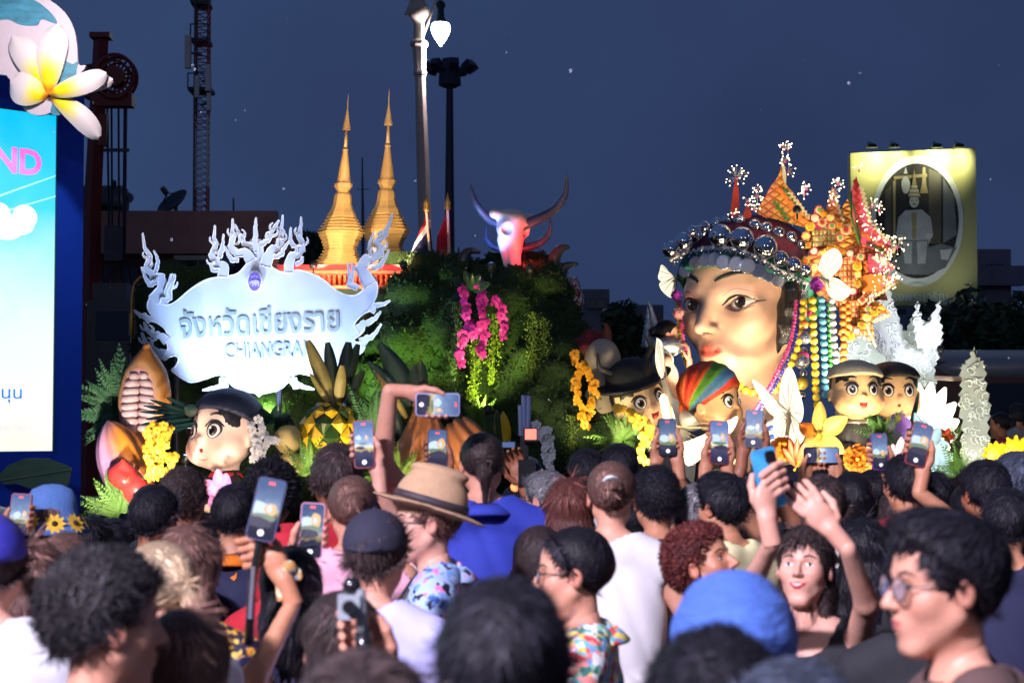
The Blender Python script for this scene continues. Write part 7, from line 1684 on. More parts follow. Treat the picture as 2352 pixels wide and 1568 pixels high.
def features(sex):
    if sex in FEATURE: return FEATURE[sex]
    bv = HBV[sex]; w = 1. if sex == 'm' else .97; out = {}
    for s_ in (-1, 1):
        ex = s_*.138*w; o_ = s_
        out[('eye_white', s_)] = dec_fan(bv, [(ex+.052*math.cos(a), .02*math.sin(a)*(1 if math.sin(a) > 0 else .8)) for a in np.linspace(0, 6.28, 16, endpoint=False)], .006, 3)
        out[('iris', s_)] = dec_fan(bv, ell2(ex, .004, .026, .024, 14), .012, 2)
        out[('lash', s_)] = dec_strip(bv, [(ex-o_*.055, .002), (ex-o_*.02, .022), (ex+o_*.02, .022), (ex+o_*.06, .0)], [.004, .009, .01, .006], .009)
        out[('eyebrow', s_)] = dec_strip(bv, [(ex-o_*.07, .085), (ex, .108), (ex+o_*.085, .08)], [.022, .026, .008], .008)
    FEATURE[sex] = out; return out
pup = mat('pupil_dark', (.02, .012, .01), .15, var=0, coat=.6); browh = mat('brow_hair', (.02, .015, .013), .7)

# ---- phones
phone_k = mat('phone_black', (.012, .012, .014), .25, var=0, coat=.4)
def screen_mat(i):
    n = 'phone_screen_%d' % i
    if n in MATS: return MATS[n]
    m = bpy.data.materials.new(n); m.use_nodes = True; N = m.node_tree.nodes; L = m.node_tree.links; b = N['Principled BSDF']; b.inputs['Base Color'].default_value = (.01, .01, .012, 1); b.inputs['Roughness'].default_value = .15
    tcn = N.new('ShaderNodeTexCoord'); sx = N.new('ShaderNodeSeparateXYZ'); L.new(tcn.outputs['Object'], sx.inputs[0]); nz_ = N.new('ShaderNodeTexNoise'); nz_.inputs['Scale'].default_value = 46; L.new(tcn.outputs['Object'], nz_.inputs[0])
    mu = N.new('ShaderNodeMath'); mu.operation = 'MULTIPLY_ADD'; mu.inputs[1].default_value = .045; L.new(nz_.outputs[0], mu.inputs[0]); L.new(sx.outputs[2], mu.inputs[2])
    mr = N.new('ShaderNodeMapRange'); mr.inputs[1].default_value = -.05; mr.inputs[2].default_value = .09; L.new(mu.outputs[0], mr.inputs[0])
    cr = N.new('ShaderNodeValToRGB'); el = cr.color_ramp.elements; el[0].position = 0; el[0].color = (.02, .02, .05, 1); el[1].position = 1; el[1].color = (.10, .17, .38, 1)
    for p, c in ((.28, (.05, .05, .12)), (.36, (.5, .38, .12)), (.45, (.75, .7, .6)), (.52, (.3, .45, .75)), (.7, (.2, .28, .5))): e = el.new(p); e.color = (*c, 1)
    cr.color_ramp.interpolation = 'LINEAR'; L.new(mr.outputs[0], cr.inputs[0]); L.new(cr.outputs[0], b.inputs['Emission Color']); b.inputs['Emission Strength'].default_value = (.7, 1.1, .9, 1.4)[i]; nz_.inputs['Scale'].default_value = (30, 46, 60, 38)[i]; mr.inputs[1].default_value = (-.05, -.06, -.035, -.045)[i]; MATS[n] = m; return m
def rbox(w, h, dpt, r=.012, n=4):
    P = []
    for (sx, sz, a0) in ((1, 1, 0), (-1, 1, 90), (-1, -1, 180), (1, -1, 270)):
        for k in range(n+1): a = R(a0+90*k/n); P.append((sx*(w/2-r)+r*math.cos(a), sz*(h/2-r)+r*math.sin(a)))
    return MB().prism(P, -dpt/2, dpt/2)
def phone(label, px, py, d, roll=0, yaw=0, pitch=-8, case=None, back=False, i=0, w=.076, h=.158):
    r2 = random.Random(px*7+py); w *= r2.uniform(.92, 1.06); h *= r2.uniform(.92, 1.06)
    if abs(roll) < 8: roll += r2.uniform(-6, 6); yaw += r2.uniform(-14, 14)
    if case is None: case = r2.choice([None, None, mat('case_white', (.6, .6, .62), .4), mat('case_navy', (.03, .04, .12), .4), mat('case_red', (.3, .03, .04), .4)])
    p = W(px, py, d); t = thing('phone', label, 'phone', p, 'phones held up by the crowd')
    t.rotation_euler = (R(pitch), R(roll), R(yaw+(180 if back else 0)))
    rbox(w, h, .009).build('case', case or phone_k, t, raw=True)
    mb = rbox(w-.007, h-.007, .002, .009); mb.v = [(x, y-.0052, z) for x, y, z in mb.v]; sc = mb.build('screen', screen_mat(i % 4), t, raw=True)
    r2 = random.Random(px*7+py); bx = r2.uniform(-.012, .0); bz = r2.uniform(-.02, .026); zk = r2.choice((.7, 1., 1.3, 1.7))
    for (cx, cz, sw, sh, mm) in (((c0, c1, s0*zk, s1*zk, m0) for (c0, c1, s0, s1, m0) in ((bx-.008, bz, .034, r2.uniform(.018, .03), 'pic_sign'), (bx+.02, bz+r2.uniform(-.004, .008), .02, r2.uniform(.022, .034), 'pic_gold'), (bx+.006, bz-.02, .05, .012, 'pic_green'), (r2.uniform(-.02, .02), bz-.036, .056, .018, 'pic_dark'), (bx+.018, bz+.004, .008, .012, 'pic_sign')))):
        P = [(cx+sw/2*math.cos(a)*r2.uniform(.75, 1.1), cz+sh/2*math.sin(a)*r2.uniform(.7, 1.15)) for a in np.linspace(0, 6.283, 9, endpoint=False)]
        pe = .0066+.0001*len(sc.children); MB().add([(max(-w/2+.005, min(w/2-.005, x)), -pe, z) for x, z in P], [tuple(range(9))]).build('picture_patch', {'pic_sign': mat('pic_sign', (.1, .1, .1), .3, var=0, emit=(.55, .72, 1), es=1.1), 'pic_gold': mat('pic_gold', (.1, .1, .1), .3, var=0, emit=(.9, .55, .12), es=.9), 'pic_green': mat('pic_green', (.1, .1, .1), .3, var=0, emit=(.1, .2, .04), es=.9), 'pic_dark': mat('pic_dark', (.02, .02, .02), .3, var=0, emit=(.03, .025, .06), es=1)}[mm], sc, raw=True)
    mb = MB().box((0, -.0078, h/2-.014), (.016, .001, .006)); mb.build('record_badge', mat('badge_red', (.8, .05, .05), .4, var=0, emit=(1, .1, .08), es=.9), sc, raw=True)
    MB().lathe([(.001, 0), (.008, 0), (.008, .001)], (0, -.0082, -h/2+.02), 12, M=Matrix.Rotation(R(90), 3, 'X')).build('shutter_button', mat('ui_white', (.8, .8, .8), .4, var=0, emit=(1, 1, 1), es=.7), sc, raw=True)
    bm = rbox(.03, .034, .004, .008); bm.v = [(x-.016, y+.0064, z+h/2-.026) for x, y, z in bm.v]; cb = bm.build('camera_bump', phone_k, t, raw=True)
    for k in range(3): MB().lathe([(.001, .0), (.006, 0), (.006, -.003)], (-.022+.012*(k % 2), .0085, h/2-.018-.008*k), 10, M=Matrix.Rotation(R(-90), 3, 'X')).build('camera_lens', mat('lens_glass', (.01, .01, .015), .08, coat=1.), cb, raw=True)
    return Matrix.Translation(p) @ t.rotation_euler.to_matrix().to_4x4()

def ik(s, w, l1, l2, pole):
    v = w-s; D = v.length; mx_ = (l1+l2)*.985
    if D > mx_: k = D/mx_; l1 *= k; l2 *= k
    a = (l1*l1-l2*l2+D*D)/(2*D); h = math.sqrt(max(0, l1*l1-a*a)); u = v.normalized(); q = pole-u*pole.dot(u)
    if q.length < 1e-4: q = Vector((0, -1, 0))
    return s+u*a+q.normalized()*h
SHOE = mat('shoe_dark', (.03, .03, .03), .5); TROU = [mat('trousers_navy', (.02, .025, .05), .8), mat('trousers_black', (.015, .015, .018), .8), mat('trousers_khaki', (.14, .11, .07), .8)]
NP = [0]
def person(label, px, py, d, rz=0, hair='short', hc='black', shirt=None, sex='m', skin='asian', z0=0., face=False, yaw=0., pitch=0., roll=0., sleeve=.55, hands=None, hat=None, hatm=None, glasses=False, hs=1., seed=None, neckline=.0, cut=False, longs=False, wide=1., extra=None, collar=None, dress=False):
    NP[0] += 1; seed = NP[0] % 3 if seed is None else seed
    top = W(px, py, d); ht = {'fedora': .05, 'bucket': .015, 'cap': .012, 'hood': .015, None: {'curly': .016, 'curlybig': .03, 'wavy': .02}.get(hair, .01)}[hat]
    hgt = top.z-z0-ht; k = hgt/1.7; U = .232*hs; o = Vector((top.x, d, z0)); t = thing('person', label, 'person', o, 'people in the crowd' if z0 == 0 else None); t.rotation_euler = (0, 0, R(rz))
    RM = Matrix.Rotation(R(rz), 4, 'Z'); LW = (Matrix.Translation(o) @ RM); WL = LW.inverted()
    hc_ = Vector((0, .02, hgt-.5*U)); zs = hgt-1.46*U; sx = .165*k*wide; f_ = lambda z: z/1.7*hgt
    # arms
    arms = {}
    for s_ in (-1, 1):
        sh = Vector((s_*sx, -.02, zs)); wr = None; Mh = None; kind = 'rest'
        if hands and s_ in hands:
            Mh, kind = hands[s_][0], hands[s_][1]; mir = Matrix.Diagonal((s_ if kind == 'grip' else s_, 1, 1, 1)); Ml = WL @ Mh @ mir; wr = Ml @ Vector((.048 if kind == 'grip' else 0, .03, -.165))
            pole = Vector(hands[s_][2]) if len(hands[s_]) > 2 else Vector((s_*.5, -.2, -1))
        else:
            wr = Vector((s_*(sx+.06), .2, zs-.42*k)); pole = Vector((s_*.7, -.5, -.3))
            Ml = Matrix.Translation(wr) @ Matrix.Rotation(math.pi, 4, 'Y') @ Matrix.Translation((0, -.03, .165)) @ Matrix.Diagonal((-s_, 1, 1, 1))
        el = ik(sh, wr, .29*k, .25*k, pole); arms[s_] = (sh, el, wr, Ml, kind)
    allp = [p for a in arms.values() for p in a[:3]]
    lo = [min(p[i] for p in allp)-.1 for i in range(3)]; hi = [max(p[i] for p in allp)+.1 for i in range(3)]
    lo = [min(lo[0], -.3), min(lo[1], -.25), min(lo[2], f_(.86))]; hi = [max(hi[0], .3), max(hi[1], .25), max(hi[2], hgt-.75*U)]
    fb = Field(lo, hi, .0125 if (face or cut) else .017)
    def torso(f, g):
        f.ell((0, -.01, f_(1.2)), (.165*k*wide+g, .105*k+g, .2*k), .05); f.ell((0, 0, f_(1.02)), (.145*k*wide+g, .1*k+g, .2*k), .08); f.ell((0, 0, f_(.9)), (.17*k*wide+g, .115*k+g, .14*k), .06)
        for s_ in (-1, 1): f.cap((s_*.05, -.03, zs+.055*k), (s_*sx, -.02, zs), .055*k+g, .055*k+g, .05)
    torso(fb, 0.)
    fb.cap((0, -.005, zs+.02), hc_+Vector((0, -.03, -.5*U)), .05*k, .05*k, .02)
    for s_, (sh, el, wr, Ml, kind) in arms.items(): fb.cap(sh, el, .047*k, .037*k, .03).cap(el, wr, .038*k, .026*k, .015)
    V, Q = fb.mesh(); Vs = [V]; Qs = [Q]; base_c = np.array(srgb(*SK[skin])); Cs = [np.tile(base_c, (len(V), 1))]; nb = len(V)
    for s_, (sh, el, wr, Ml, kind) in arms.items():
        hv, hq = HAND[kind]; A = np.array(Ml); hv2 = hv@A[:3, :3].T+A[:3, 3]
        if np.linalg.det(A[:3, :3]) < 0: hq = hq[:, ::-1]
        Vs.append(hv2); Qs.append(hq+nb); nb += len(hv2); Cs.append(np.tile(base_c*np.array([1.03, .97, .95]), (len(hv2), 1)))
    # head, turned on the neck
    hv, hq = (T_HI if face else T_LO)[sex]; RH = Matrix.Rotation(R(yaw), 3, 'Z') @ Matrix.Rotation(R(pitch), 3, 'X') @ Matrix.Rotation(R(roll), 3, 'Y'); A = np.array(RH); piv = np.array([0, -.1, -.5])
    w_ = sstep(-.95, -.42, hv[:, 2])[:, None]; rot = (hv-piv)@A.T+piv; hv2 = (hv*(1-w_)+rot*w_)*U+np.array(hc_)
    Vs.append(hv2); Qs.append(hq+nb); Cs.append(face_cols(hv, base_c, np.array(srgb(190, 85, 80)) if sex == 'f' else np.array(srgb(180, 100, 90)), .18 if sex == 'f' else .12))
    link('body', np_mesh('body', np.concatenate(Vs), np.concatenate(Qs), True, np.concatenate(Cs)), t, skinm)
    HMx = Matrix.Translation(hc_+Vector(((np.eye(3)-A)@piv)*U)) @ RH.to_4x4() @ Matrix.Scale(U, 4)
    if hair: link('hair', hair_mesh(hair, seed), t, hairmat(hc, None) if hc in HM else None, HMx)
    def hp(name, vf, m, par=t, smooth=True):
        mb = MB(); mb.add(*vf); ob = mb.build(name, m, par, smooth, raw=True)
        if par is t: ob.matrix_basis = HMx
        return ob
    if face:
        for (nm, s_), vf in features(sex).items():
            hp(nm if nm != 'eye_white' else 'eye', vf, {'eye_white': eyew, 'iris': pup, 'lash': linem, 'eyebrow': browh}[nm])
    if extra == 'smile':
        hp('lips', dec_fan(HBV[sex], [(-.115, -.222), (-.06, -.238), (0, -.242), (.06, -.238), (.115, -.222), (.085, -.275), (.04, -.31), (0, -.318), (-.04, -.31), (-.085, -.275)], .014, 3), mat('smile_lips', srgb(190, 70, 75), .4)); hp('teeth', dec_fan(HBV[sex], [(-.09, -.236), (0, -.252), (.09, -.236), (.062, -.272), (0, -.292), (-.062, -.272)], .019, 2), mat('teeth', (.75, .72, .66), .25))
    if glasses:
        g = MB()
        for s_ in (-1, 1):
            c = (s_*.15, .39, -.01); P = [(c[0]+.105*math.cos(a), c[1]-.35*abs(c[0]+.105*math.cos(a))**2, c[2]+.085*math.sin(a)) for a in np.linspace(0, 6.283, 25)]; g.tube(P, .007, 5, False)
            g.tube([(s_*.255, .36, .01), (s_*.335, .1, .02), (s_*.345, -.1, .0)], .008, 5)
        g.tube([(-.045, .42, .0), (0, .43, .012), (.045, .42, .0)], .008, 5); go = g.build('glasses', mat('glasses_frame', (.05, .05, .06), .25, .8, var=0) if glasses is True else glasses, t, True, raw=True); go.matrix_basis = HMx
        for s_ in (-1, 1):
            c = (s_*.15, .39, -.01); P = [(c[0]+.098*math.cos(a), c[1]-.35*abs(c[0]+.098*math.cos(a))**2, c[2]+.078*math.sin(a)) for a in np.linspace(0, 6.283, 20, endpoint=False)]
            MB().add(P, [tuple(range(20))]).build('lens', mat('sunglass', (.004, .005, .008), .15, coat=.1, spec=.3, var=0) if glasses is not True else mat('clear_lens', (.75, .82, 1), .05, .7, var=0, alpha=.55), go, raw=True)
    # clothes
    if shirt is not None:
        fs = Field((lo[0], lo[1], f_(.8) if not dress else f_(.35)), (hi[0], hi[1], max(zs+.16, max(a[1].z for a in arms.values())+.12)), .014 if (face or cut) else .018)
        torso(fs, .016)
        if dress: fs.cap((0, 0, f_(.9)), (0, 0, f_(.42)), .18, .28, .06)
        else: fs.cap((-.07, 0, f_(.93)), (.07, 0, f_(.93)), .125*k, .125*k, .04); fs.cap((-.06, 0, f_(.84)), (.06, 0, f_(.84)), .13*k, .13*k, .04)
        for s_, (sh, el, wr, Ml, kind) in arms.items():
            if sleeve > 0:
                e = sh.lerp(el, min(sleeve, 1)); fs.cap(sh, e, .062*k, .06*k, .03)
                if sleeve > 1: fs.cap(el, el.lerp(wr, sleeve-1), .05*k, .042*k, .03)
        G = fs.grid(); fs.F += .007*(np.abs(np.sin(G[2]*13+5*np.sin(G[0]*6+seed)+G[0]*9+seed))-.6)*np.sin(G[0]*8+seed*2+G[1]*7+G[2]*4)
        A_ = [(0, .0, zs+.045*k), hc_+Vector((0, -.02, -.4*U))]
        fs.cap(A_[0], A_[1], .07*k+neckline, .09*k+neckline, .012, '-')
        if sleeve == 0:
            for s_, (sh, el, wr, Ml, kind) in arms.items(): fs.cap(sh+Vector((s_*.025, 0, .02)), sh.lerp(el, .9)+Vector((s_*.01, 0, 0)), .06*k, .06*k, .008, '-')
        V, Q = fs.mesh(); so_ = link('shirt', np_mesh('shirt', V, Q), t, shirt)
        if collar is not None:
            c = MB(); P1 = []; n = 20
            c.lathe([(.066*k, 0), (.072*k, .028), (.088*k, .012), (.105*k, -.012), (.1*k, -.02)], (0, -.035, zs+.055), n, sy=1.05, M=Matrix.Rotation(R(-8), 3, 'X')); c.build('collar', collar, t, True, raw=True)
        if extra == 'team':
            bv = bvh_of(V, Q)
            def fm(x, y, e):
                h_ = bv.ray_cast(Vector((x, -2, y)), Vector((0, 1, 0))); return Vector((x, (h_[0].y if h_[0] is not None else -.15)-.004, y))
            lw = mat('print_white_text', (.75, .75, .8), .6, var=0)
            put_text('aren', fm, (-.06, zs-.03, .03, zs-.002), 'back_print', lw, t, 0, .02); put_text('1 TEAM', fm, (-.03, zs-.062, .035, zs-.048), 'back_print', lw, t, 0, .01)
            MB().add([fm(.018, zs+.004, 0), fm(.035, zs+.012, 0), fm(.046, zs+.024, 0), fm(.042, zs+.0, 0), fm(.034, zs-.008, 0)], [(0, 1, 2, 3, 4)][::-1]).build('swoosh_print', mat('print_orange', srgb(245, 130, 20), .6), t, raw=True)
        if extra == 'backpack':
            q = MB(); q.add(*(lambda b: (b.v, b.f))(rbox(.3, .42, .13, .05))); q.v = [(x+.02, y-.19, z+zs-.2) for x, y, z in q.v]; bp = q.build('backpack', mat('pack_navy', (.02, .025, .07), .7), t, True, raw=True)
            q = rbox(.05, .3, .02, .02); q.v = [(x+.1, y-.26, z+zs-.22) for x, y, z in q.v]; q.build('orange_panel', mat('print_orange', srgb(245, 130, 20), .6), bp, raw=True)
        if extra in ('strap', 'backpack'):
            for s_ in ((1,) if extra == 'strap' else (-1, 1)):
                pts = [(-.13*s_, -.14, zs-.3), (-.02*s_, -.145, zs-.12), (s_*.08, -.1, zs+.03), (s_*.1, .02, zs+.075), (s_*.06, .12, zs-.06)] if extra == 'strap' else [(s_*.12, -.13, zs-.1), (s_*.11, -.06, zs+.05), (s_*.1, .05, zs+.06), (s_*.11, .12, zs-.1)]
                MB().tube(catmull(pts, 5), .022, 6, True, .35).build('strap', mat('strap_black', (.015, .015, .015), .6), t, True, raw=True)
    ft = Field((-.32, -.28, -.02), (.32, .3, f_(.96)), .028)
    for s_ in (-1, 1): ft.cap((s_*.085*k, 0, f_(.88)), (s_*.1, .01, f_(.48)), .1*k, .075*k, .03).cap((s_*.1, .01, f_(.48)), (s_*.11, -.02, .07), .075*k, .06*k, .02)
    ft.ell((0, 0, f_(.9)), (.165*k*wide, .115*k, .09*k), .05)
    V, Q = ft.mesh(); link('trousers', np_mesh('trousers', V, Q), t, TROU[NP[0] % 3])
    for s_ in (-1, 1): MB().ell((s_*.11, .05, .045), (.05, .14, .045), 12, 8).build('shoe', SHOE, t, True, raw=True)
    # headgear in head units
    if hat == 'cap':
        f = Field((-.5, -.62, -.05), (.5, .95, .66), .03); f.ell((0, -.07, .15), (.375, .455, .415)); G = f.grid(); f.F = np.maximum(f.F, .12+.12*G[1]-G[2]); V, Q = f.mesh(); h_ = link('cap', np_mesh('cap', V, Q), t, hatm, HMx)
        hp('cap_bill', (lambda m: (m.v, m.f))(MB().ell((0, .48, .17), (.24, .3, .025), 20, 6)), hatm)
        hp('cap_strap', (lambda m: (m.v, m.f))(MB().tube([(-.2, -.47, .12), (0, -.53, .1), (.2, -.47, .12)], .03, 6)), hatm); hp('cap_button', (lambda m: (m.v, m.f))(MB().ell((0, -.07, .565), (.03, .03, .02), 8, 6)), hatm)
    elif hat == 'bucket':
        mb = MB(); prof = [(.46+.19, -.12), (.60, -.02), (.45, .12), (.44, .3), (.42, .45), (.33, .58), (.16, .65), (.005, .665)]; mb.lathe(prof, (0, -.05, .02), 28, sx=.92); V, F_ = mb.v, mb.f; hp('bucket_hat', (V, F_), hatm)
        sy_ = mat('sunflower_yellow', srgb(240, 190, 60), .8, var=.2); sb_ = mat('sunflower_brown', (.04, .02, .012), .9)
        for kk, a in enumerate((-160, -115, -70, -30, 20, 60, 110, 150)):
            c = Vector((.53*math.cos(R(a))*.92, .53*math.sin(R(a))-.05, .06)); n_ = Vector((math.cos(R(a)), math.sin(R(a)), .55)).normalized(); q = n_.to_track_quat('Z', 'Y').to_matrix(); m2 = MB()
            for j in range(10): aa = 2*math.pi*j/10; e = q @ Vector((math.cos(aa), math.sin(aa), 0)); s2 = q @ Vector((-math.sin(aa), math.cos(aa), 0)); m2.add([c+n_*.03+e*.03, c+n_*.03+e*.1+s2*.045, c+n_*.03+e*.19, c+n_*.03+e*.1-s2*.045], [(0, 1, 2, 3)])
            fo = hp('sunflower', (m2.v, m2.f), sy_); m3 = MB().ell(c+n_*.03, (.05,)*3, 8, 6); m3.build('seed_head', sb_, fo, True, raw=True)
    elif hat == 'fedora':
        f = Field((-.95, -1.1, -.05), (.95, 1.1, .95), .035); f.ell((0, -.06, .3), (.4, .48, .42)); f.ell((0, -.06, .68), (.28, .4, .1), .08); f.ell((0, .1, .78), (.07, .3, .1), .08, '-'); V, Q = f.mesh(); keep = None
        f.ell((0, -.06, .2), (.64, .78, .035), .03); V, Q = f.mesh(); rr = np.hypot(V[:, 0], V[:, 1]); V[:, 2] += .16*np.clip(np.abs(V[:, 0])-.42, 0, 1)-.25*np.clip(-V[:, 1]-.5, 0, 1)*0; V[:, 2] -= .12*np.clip(rr-.5, 0, 1)*(V[:, 1] < 0)
        TL = Matrix.Translation((0, 0, .2)) @ Matrix.Rotation(R(16), 4, 'X') @ Matrix.Translation((0, 0, -.2)); link('hat', np_mesh('fedora', V, Q), t, hatm, HMx @ TL); hp('hat_band', (lambda m: (m.v, m.f))(MB().lathe([(.415, .24), (.425, .24), (.42, .34), (.405, .34)], (0, -.06, 0), 28, sy=1.19)), mat('hat_band', (.04, .03, .04), .6)).matrix_basis = HMx @ TL
    elif hat == 'hood':
        f = Field((-.6, -.75, -1.1), (.6, .55, .7), .03); f.ell((0, -.07, .13), (.385, .475, .42)); f.ell((0, -.1, -.3), (.38, .36, .5), .12); f.ell((0, -.12, -.85), (.5, .4, .25), .15); G = f.grid(); f.F = np.maximum(f.F, -(np.sqrt((G[0]/.27)**2+((G[1]-.48)/.36)**2+((G[2]+.08)/.4)**2)-1)*.3); f.F += .016*np.sin(G[2]*15+5*G[1]+3*np.sin(G[0]*6))*sstep(.35, -.1, G[2])+.007*np.sin(G[2]*24+G[1]*14); V, Q = f.mesh(); link('head_scarf', np_mesh('head_scarf', V, Q), t, hatm, HMx)
    return t, HMx, LW
def fab(name, c, var=.12): return mat('fabric_'+name, c, .85, var=var, vs_=10, bump=.06, bs=220)
# ---- printed shirts
floral = cells('floral_print', [srgb(110, 180, 190), srgb(240, 215, 110), srgb(215, 70, 70), srgb(120, 160, 215), srgb(240, 240, 240), srgb(60, 120, 110), srgb(240, 150, 140), srgb(150, 200, 170)], 52)
tropic = cells('tropical_print', [srgb(60, 105, 190), srgb(20, 25, 50), srgb(120, 160, 220), srgb(230, 130, 180)], 26, base=srgb(170, 195, 235), thresh=.5, warp=3.2)
baroque = cells('baroque_print', [srgb(235, 175, 40), srgb(245, 205, 90), srgb(210, 140, 30)], 42, base=srgb(22, 20, 50), thresh=.45, warp=2.6)
leafp = cells('leaf_print', [srgb(30, 60, 190), srgb(150, 215, 60), srgb(40, 100, 200), srgb(235, 240, 245)], 17, base=srgb(225, 232, 245), thresh=.5, warp=3.2)
cream_fl = cells('cream_floral_print', [srgb(205, 170, 60), srgb(180, 60, 60), srgb(70, 90, 130), srgb(240, 235, 225)], 26, base=srgb(235, 228, 215), thresh=.45)
pinkfl = cells('pink_floral_print', [srgb(240, 225, 170), srgb(240, 200, 210)], 22, base=srgb(190, 30, 90), thresh=.3)
gingham = cells('check_print', [srgb(60, 60, 80), srgb(200, 200, 210)], 60)
WHT = fab('white', (.72, .72, .75), .05); BLU = fab('blue', srgb(45, 60, 165)); LIL = fab('lilac', srgb(185, 185, 235)); GRY = fab('grey', (.2, .2, .22)); BLK = fab('black', (.015, .015, .02)); NVY = fab('navy', srgb(34, 36, 68)); RED = fab('red', srgb(185, 30, 45)); PNK = fab('pink', srgb(240, 180, 195)); MAR = fab('maroon', srgb(130, 22, 32)); BRN = fab('brown', srgb(88, 66, 62)); LAV = fab('lavender', srgb(175, 165, 215)); YEL = fab('pale_yellow', srgb(235, 225, 170)); DKG = fab('dark_green', (.03, .05, .04)); CRM = fab('cream', (.68, .66, .66), .05); ORG = fab('orange', srgb(245, 130, 30)); TAN = fab('tan', srgb(185, 150, 115)); HIJ = mat('hijab_blue', srgb(66, 100, 175), .9, var=.2, vs_=5, bump=.7, bs=7, stretch=(1, 1, 2.5)); BKT = mat('crochet_blue', srgb(110, 155, 230), .95, var=.15, vs_=14, bump=.8, bs=90); SCARF = cells('scarf_print', [srgb(200, 195, 160), srgb(120, 140, 150), srgb(180, 130, 70)], 50)

# ---- front to back
person('man in the lower middle whose black hair fills the frame, seen from behind', 1157, 1328, 2.5, 0, 'short', 'black', BLK, hs=1.02)
person('dark haired person at the bottom edge, only the crown in view', 835, 1500, 2.25, 0, 'short', 'dark', BLK, 'f', hs=1.04)
person('dark haired person at the bottom edge, in front of the blue head scarf', 1645, 1438, 2.6, 0, 'wavy', 'black', BLK)
person('blue grey haired person at the bottom edge, right of the head scarf', 1828, 1515, 2.4, 0, 'short', 'bluegrey', BLK)
person('person in a plain blue head scarf, back turned', 1685, 1306, 3.3, 0, None, 'black', HIJ, 'f', hat='hood', hatm=HIJ, sleeve=1.6, hs=1.22)
person('man with silver glasses in a brown shirt, profile turned left', 2188, 1168, 3.35, 92, 'quiff', 'black', BRN, 'm', 'light', face=True, yaw=7, glasses=True, collar=BRN, hs=1.06)
person('man with thick curly grey black hair, looking away to the right', 226, 1252, 3.45, -62, 'wavy', 'curlgrey', GRY, 'm', 'light', face=True, hs=1.05)
person('person in a white shirt and a blue cap at the left edge', -22, 1180, 4.6, 8, 'short', 'dark', WHT, 'm', 'pale', hat='cap', hatm=cells('cap_blue_white', [srgb(50, 50, 160), srgb(45, 45, 150)], 2))
person('person with long brown hair beside the white shirt', 72, 1238, 5.0, 0, 'long', 'brown', GRY, 'f')
_M = phone('phone beside the sunflower hat', 46, 1182, 6.9, 0, 0, i=1)
person('person in a blue crochet bucket hat with sunflowers', 118, 1128, 7.1, 0, 'bob', 'brown', PNK, 'f', hat='bucket', hatm=BKT, hands={-1: (_M, 'grip')})
person('dark haired person right behind the sunflower hat', 208, 1186, 7.6, 0, 'long', 'black', DKG, 'f')
person('blond woman with tied hair and a bare ear, facing left', 372, 1238, 4.6, 50, 'pony', 'blond', CRM, 'f', 'pale', face=True)
person('woman with wavy brown hair in a black and gold baroque shirt', 432, 1208, 5.15, -12, 'longwavy', 'brown', baroque, 'f', wide=1.05, sleeve=1.2)
person('person with long brown hair low in front of the baroque shirt', 425, 1398, 3.65, 0, 'long', 'brown', GRY, 'f')
person('man with glossy black hair left of the taller dark haired man', 348, 1113, 7.0, -18, 'short', 'black', NVY, 'm', 'tan')
person('taller man with thick dark hair below the yellow orchids', 418, 1072, 7.5, -15, 'wavy', 'dark', BLK, 'm', 'tan')
person('man in a navy team shirt with an orange collar', 536, 1112, 7.3, -8, 'short', 'black', NVY, 'm', 'asian', extra='team', collar=ORG, cut=True)
person('person with big curly black hair behind the selfie stick phone', 624, 1060, 7.6, 0, 'curlybig', 'black', WHT, 'm', 'tan')
person('man with short dark hair in a red shirt below the pineapple', 775, 1018, 6.9, 8, 'short', 'dark', RED, 'm', 'tan', hs=1.08)
person('person in a red hood between the phones', 665, 1198, 6.3, 0, None, 'black', RED, 'f', hat='hood', hatm=RED)
_M = phone('pink cased phone showing the white sign', 716, 1218, 5.75, 3, 0, i=0, case=mat('case_pink', srgb(190, 130, 160), .4))
person('woman with a loose brown bun in a pink top', 810, 1088, 6.3, 5, 'bun', 'brown', PNK, 'f', 'light', sleeve=0, hands={-1: (_M, 'grip')}, cut=True)
person('man in a black cap and lilac t-shirt', 860, 1170, 5.2, -10, 'short', 'dark', LIL, 'm', 'light', hat='cap', hatm=fab('cap_black_cloth', (.02, .02, .04)), yaw=-4, cut=True)
_M = phone('dark phone on a selfie stick', 612, 1170, 5.0, 12, 0, -12, i=2, w=.08, h=.17)
_hand = Matrix.Translation(W(592, 1258, 5.05)) @ Matrix.Rotation(R(-18), 4, 'Y') @ Matrix.Rotation(R(180), 4, 'Z')
person('woman with a patterned scarf in her black hair, holding a selfie stick', 668, 1255, 5.2, 12, 'long', 'black', LIL, 'f', hands={-1: (_hand, 'grip', (-.6, -.3, -1))})
t = thing('selfie_stick', 'black selfie stick rising to the dark phone', 'selfie stick', W(572, 1480, 5.0)); MB().tube([W(570, 1480, 5.0), W(580, 1330, 5.0), W(596, 1240, 5.0), W(606, 1226, 5.0)], [.012, .011, .01, .008], 8).build('shaft', phone_k, t, True); MB().box(W(606, 1214, 5.01), (.09, .012, .018)).build('clamp', phone_k, t); MB().tube([W(574, 1420, 4.985), W(582, 1300, 4.985)], .006, 6).build('grip_rail', mat('rail_grey', (.3, .33, .4), .3, .6), t)
t = thing('hair_scarf', 'patterned scarf tied in the black hair of the selfie stick woman', 'scarf', W(655, 1330, 5.0)); blade(W(662, 1300, 5.03), W(640, 1380, 5.0), 34*S(5), SCARF, t, 'scarf_tail', .04, .3); blade(W(664, 1300, 5.03), W(690, 1330, 5.02), 30*S(5), SCARF, t, 'scarf_loop', .05, .3); MB().ell(W(663, 1303, 5.02), (.022, .018, .02), 10, 8).build('scarf_knot', SCARF, t, True)
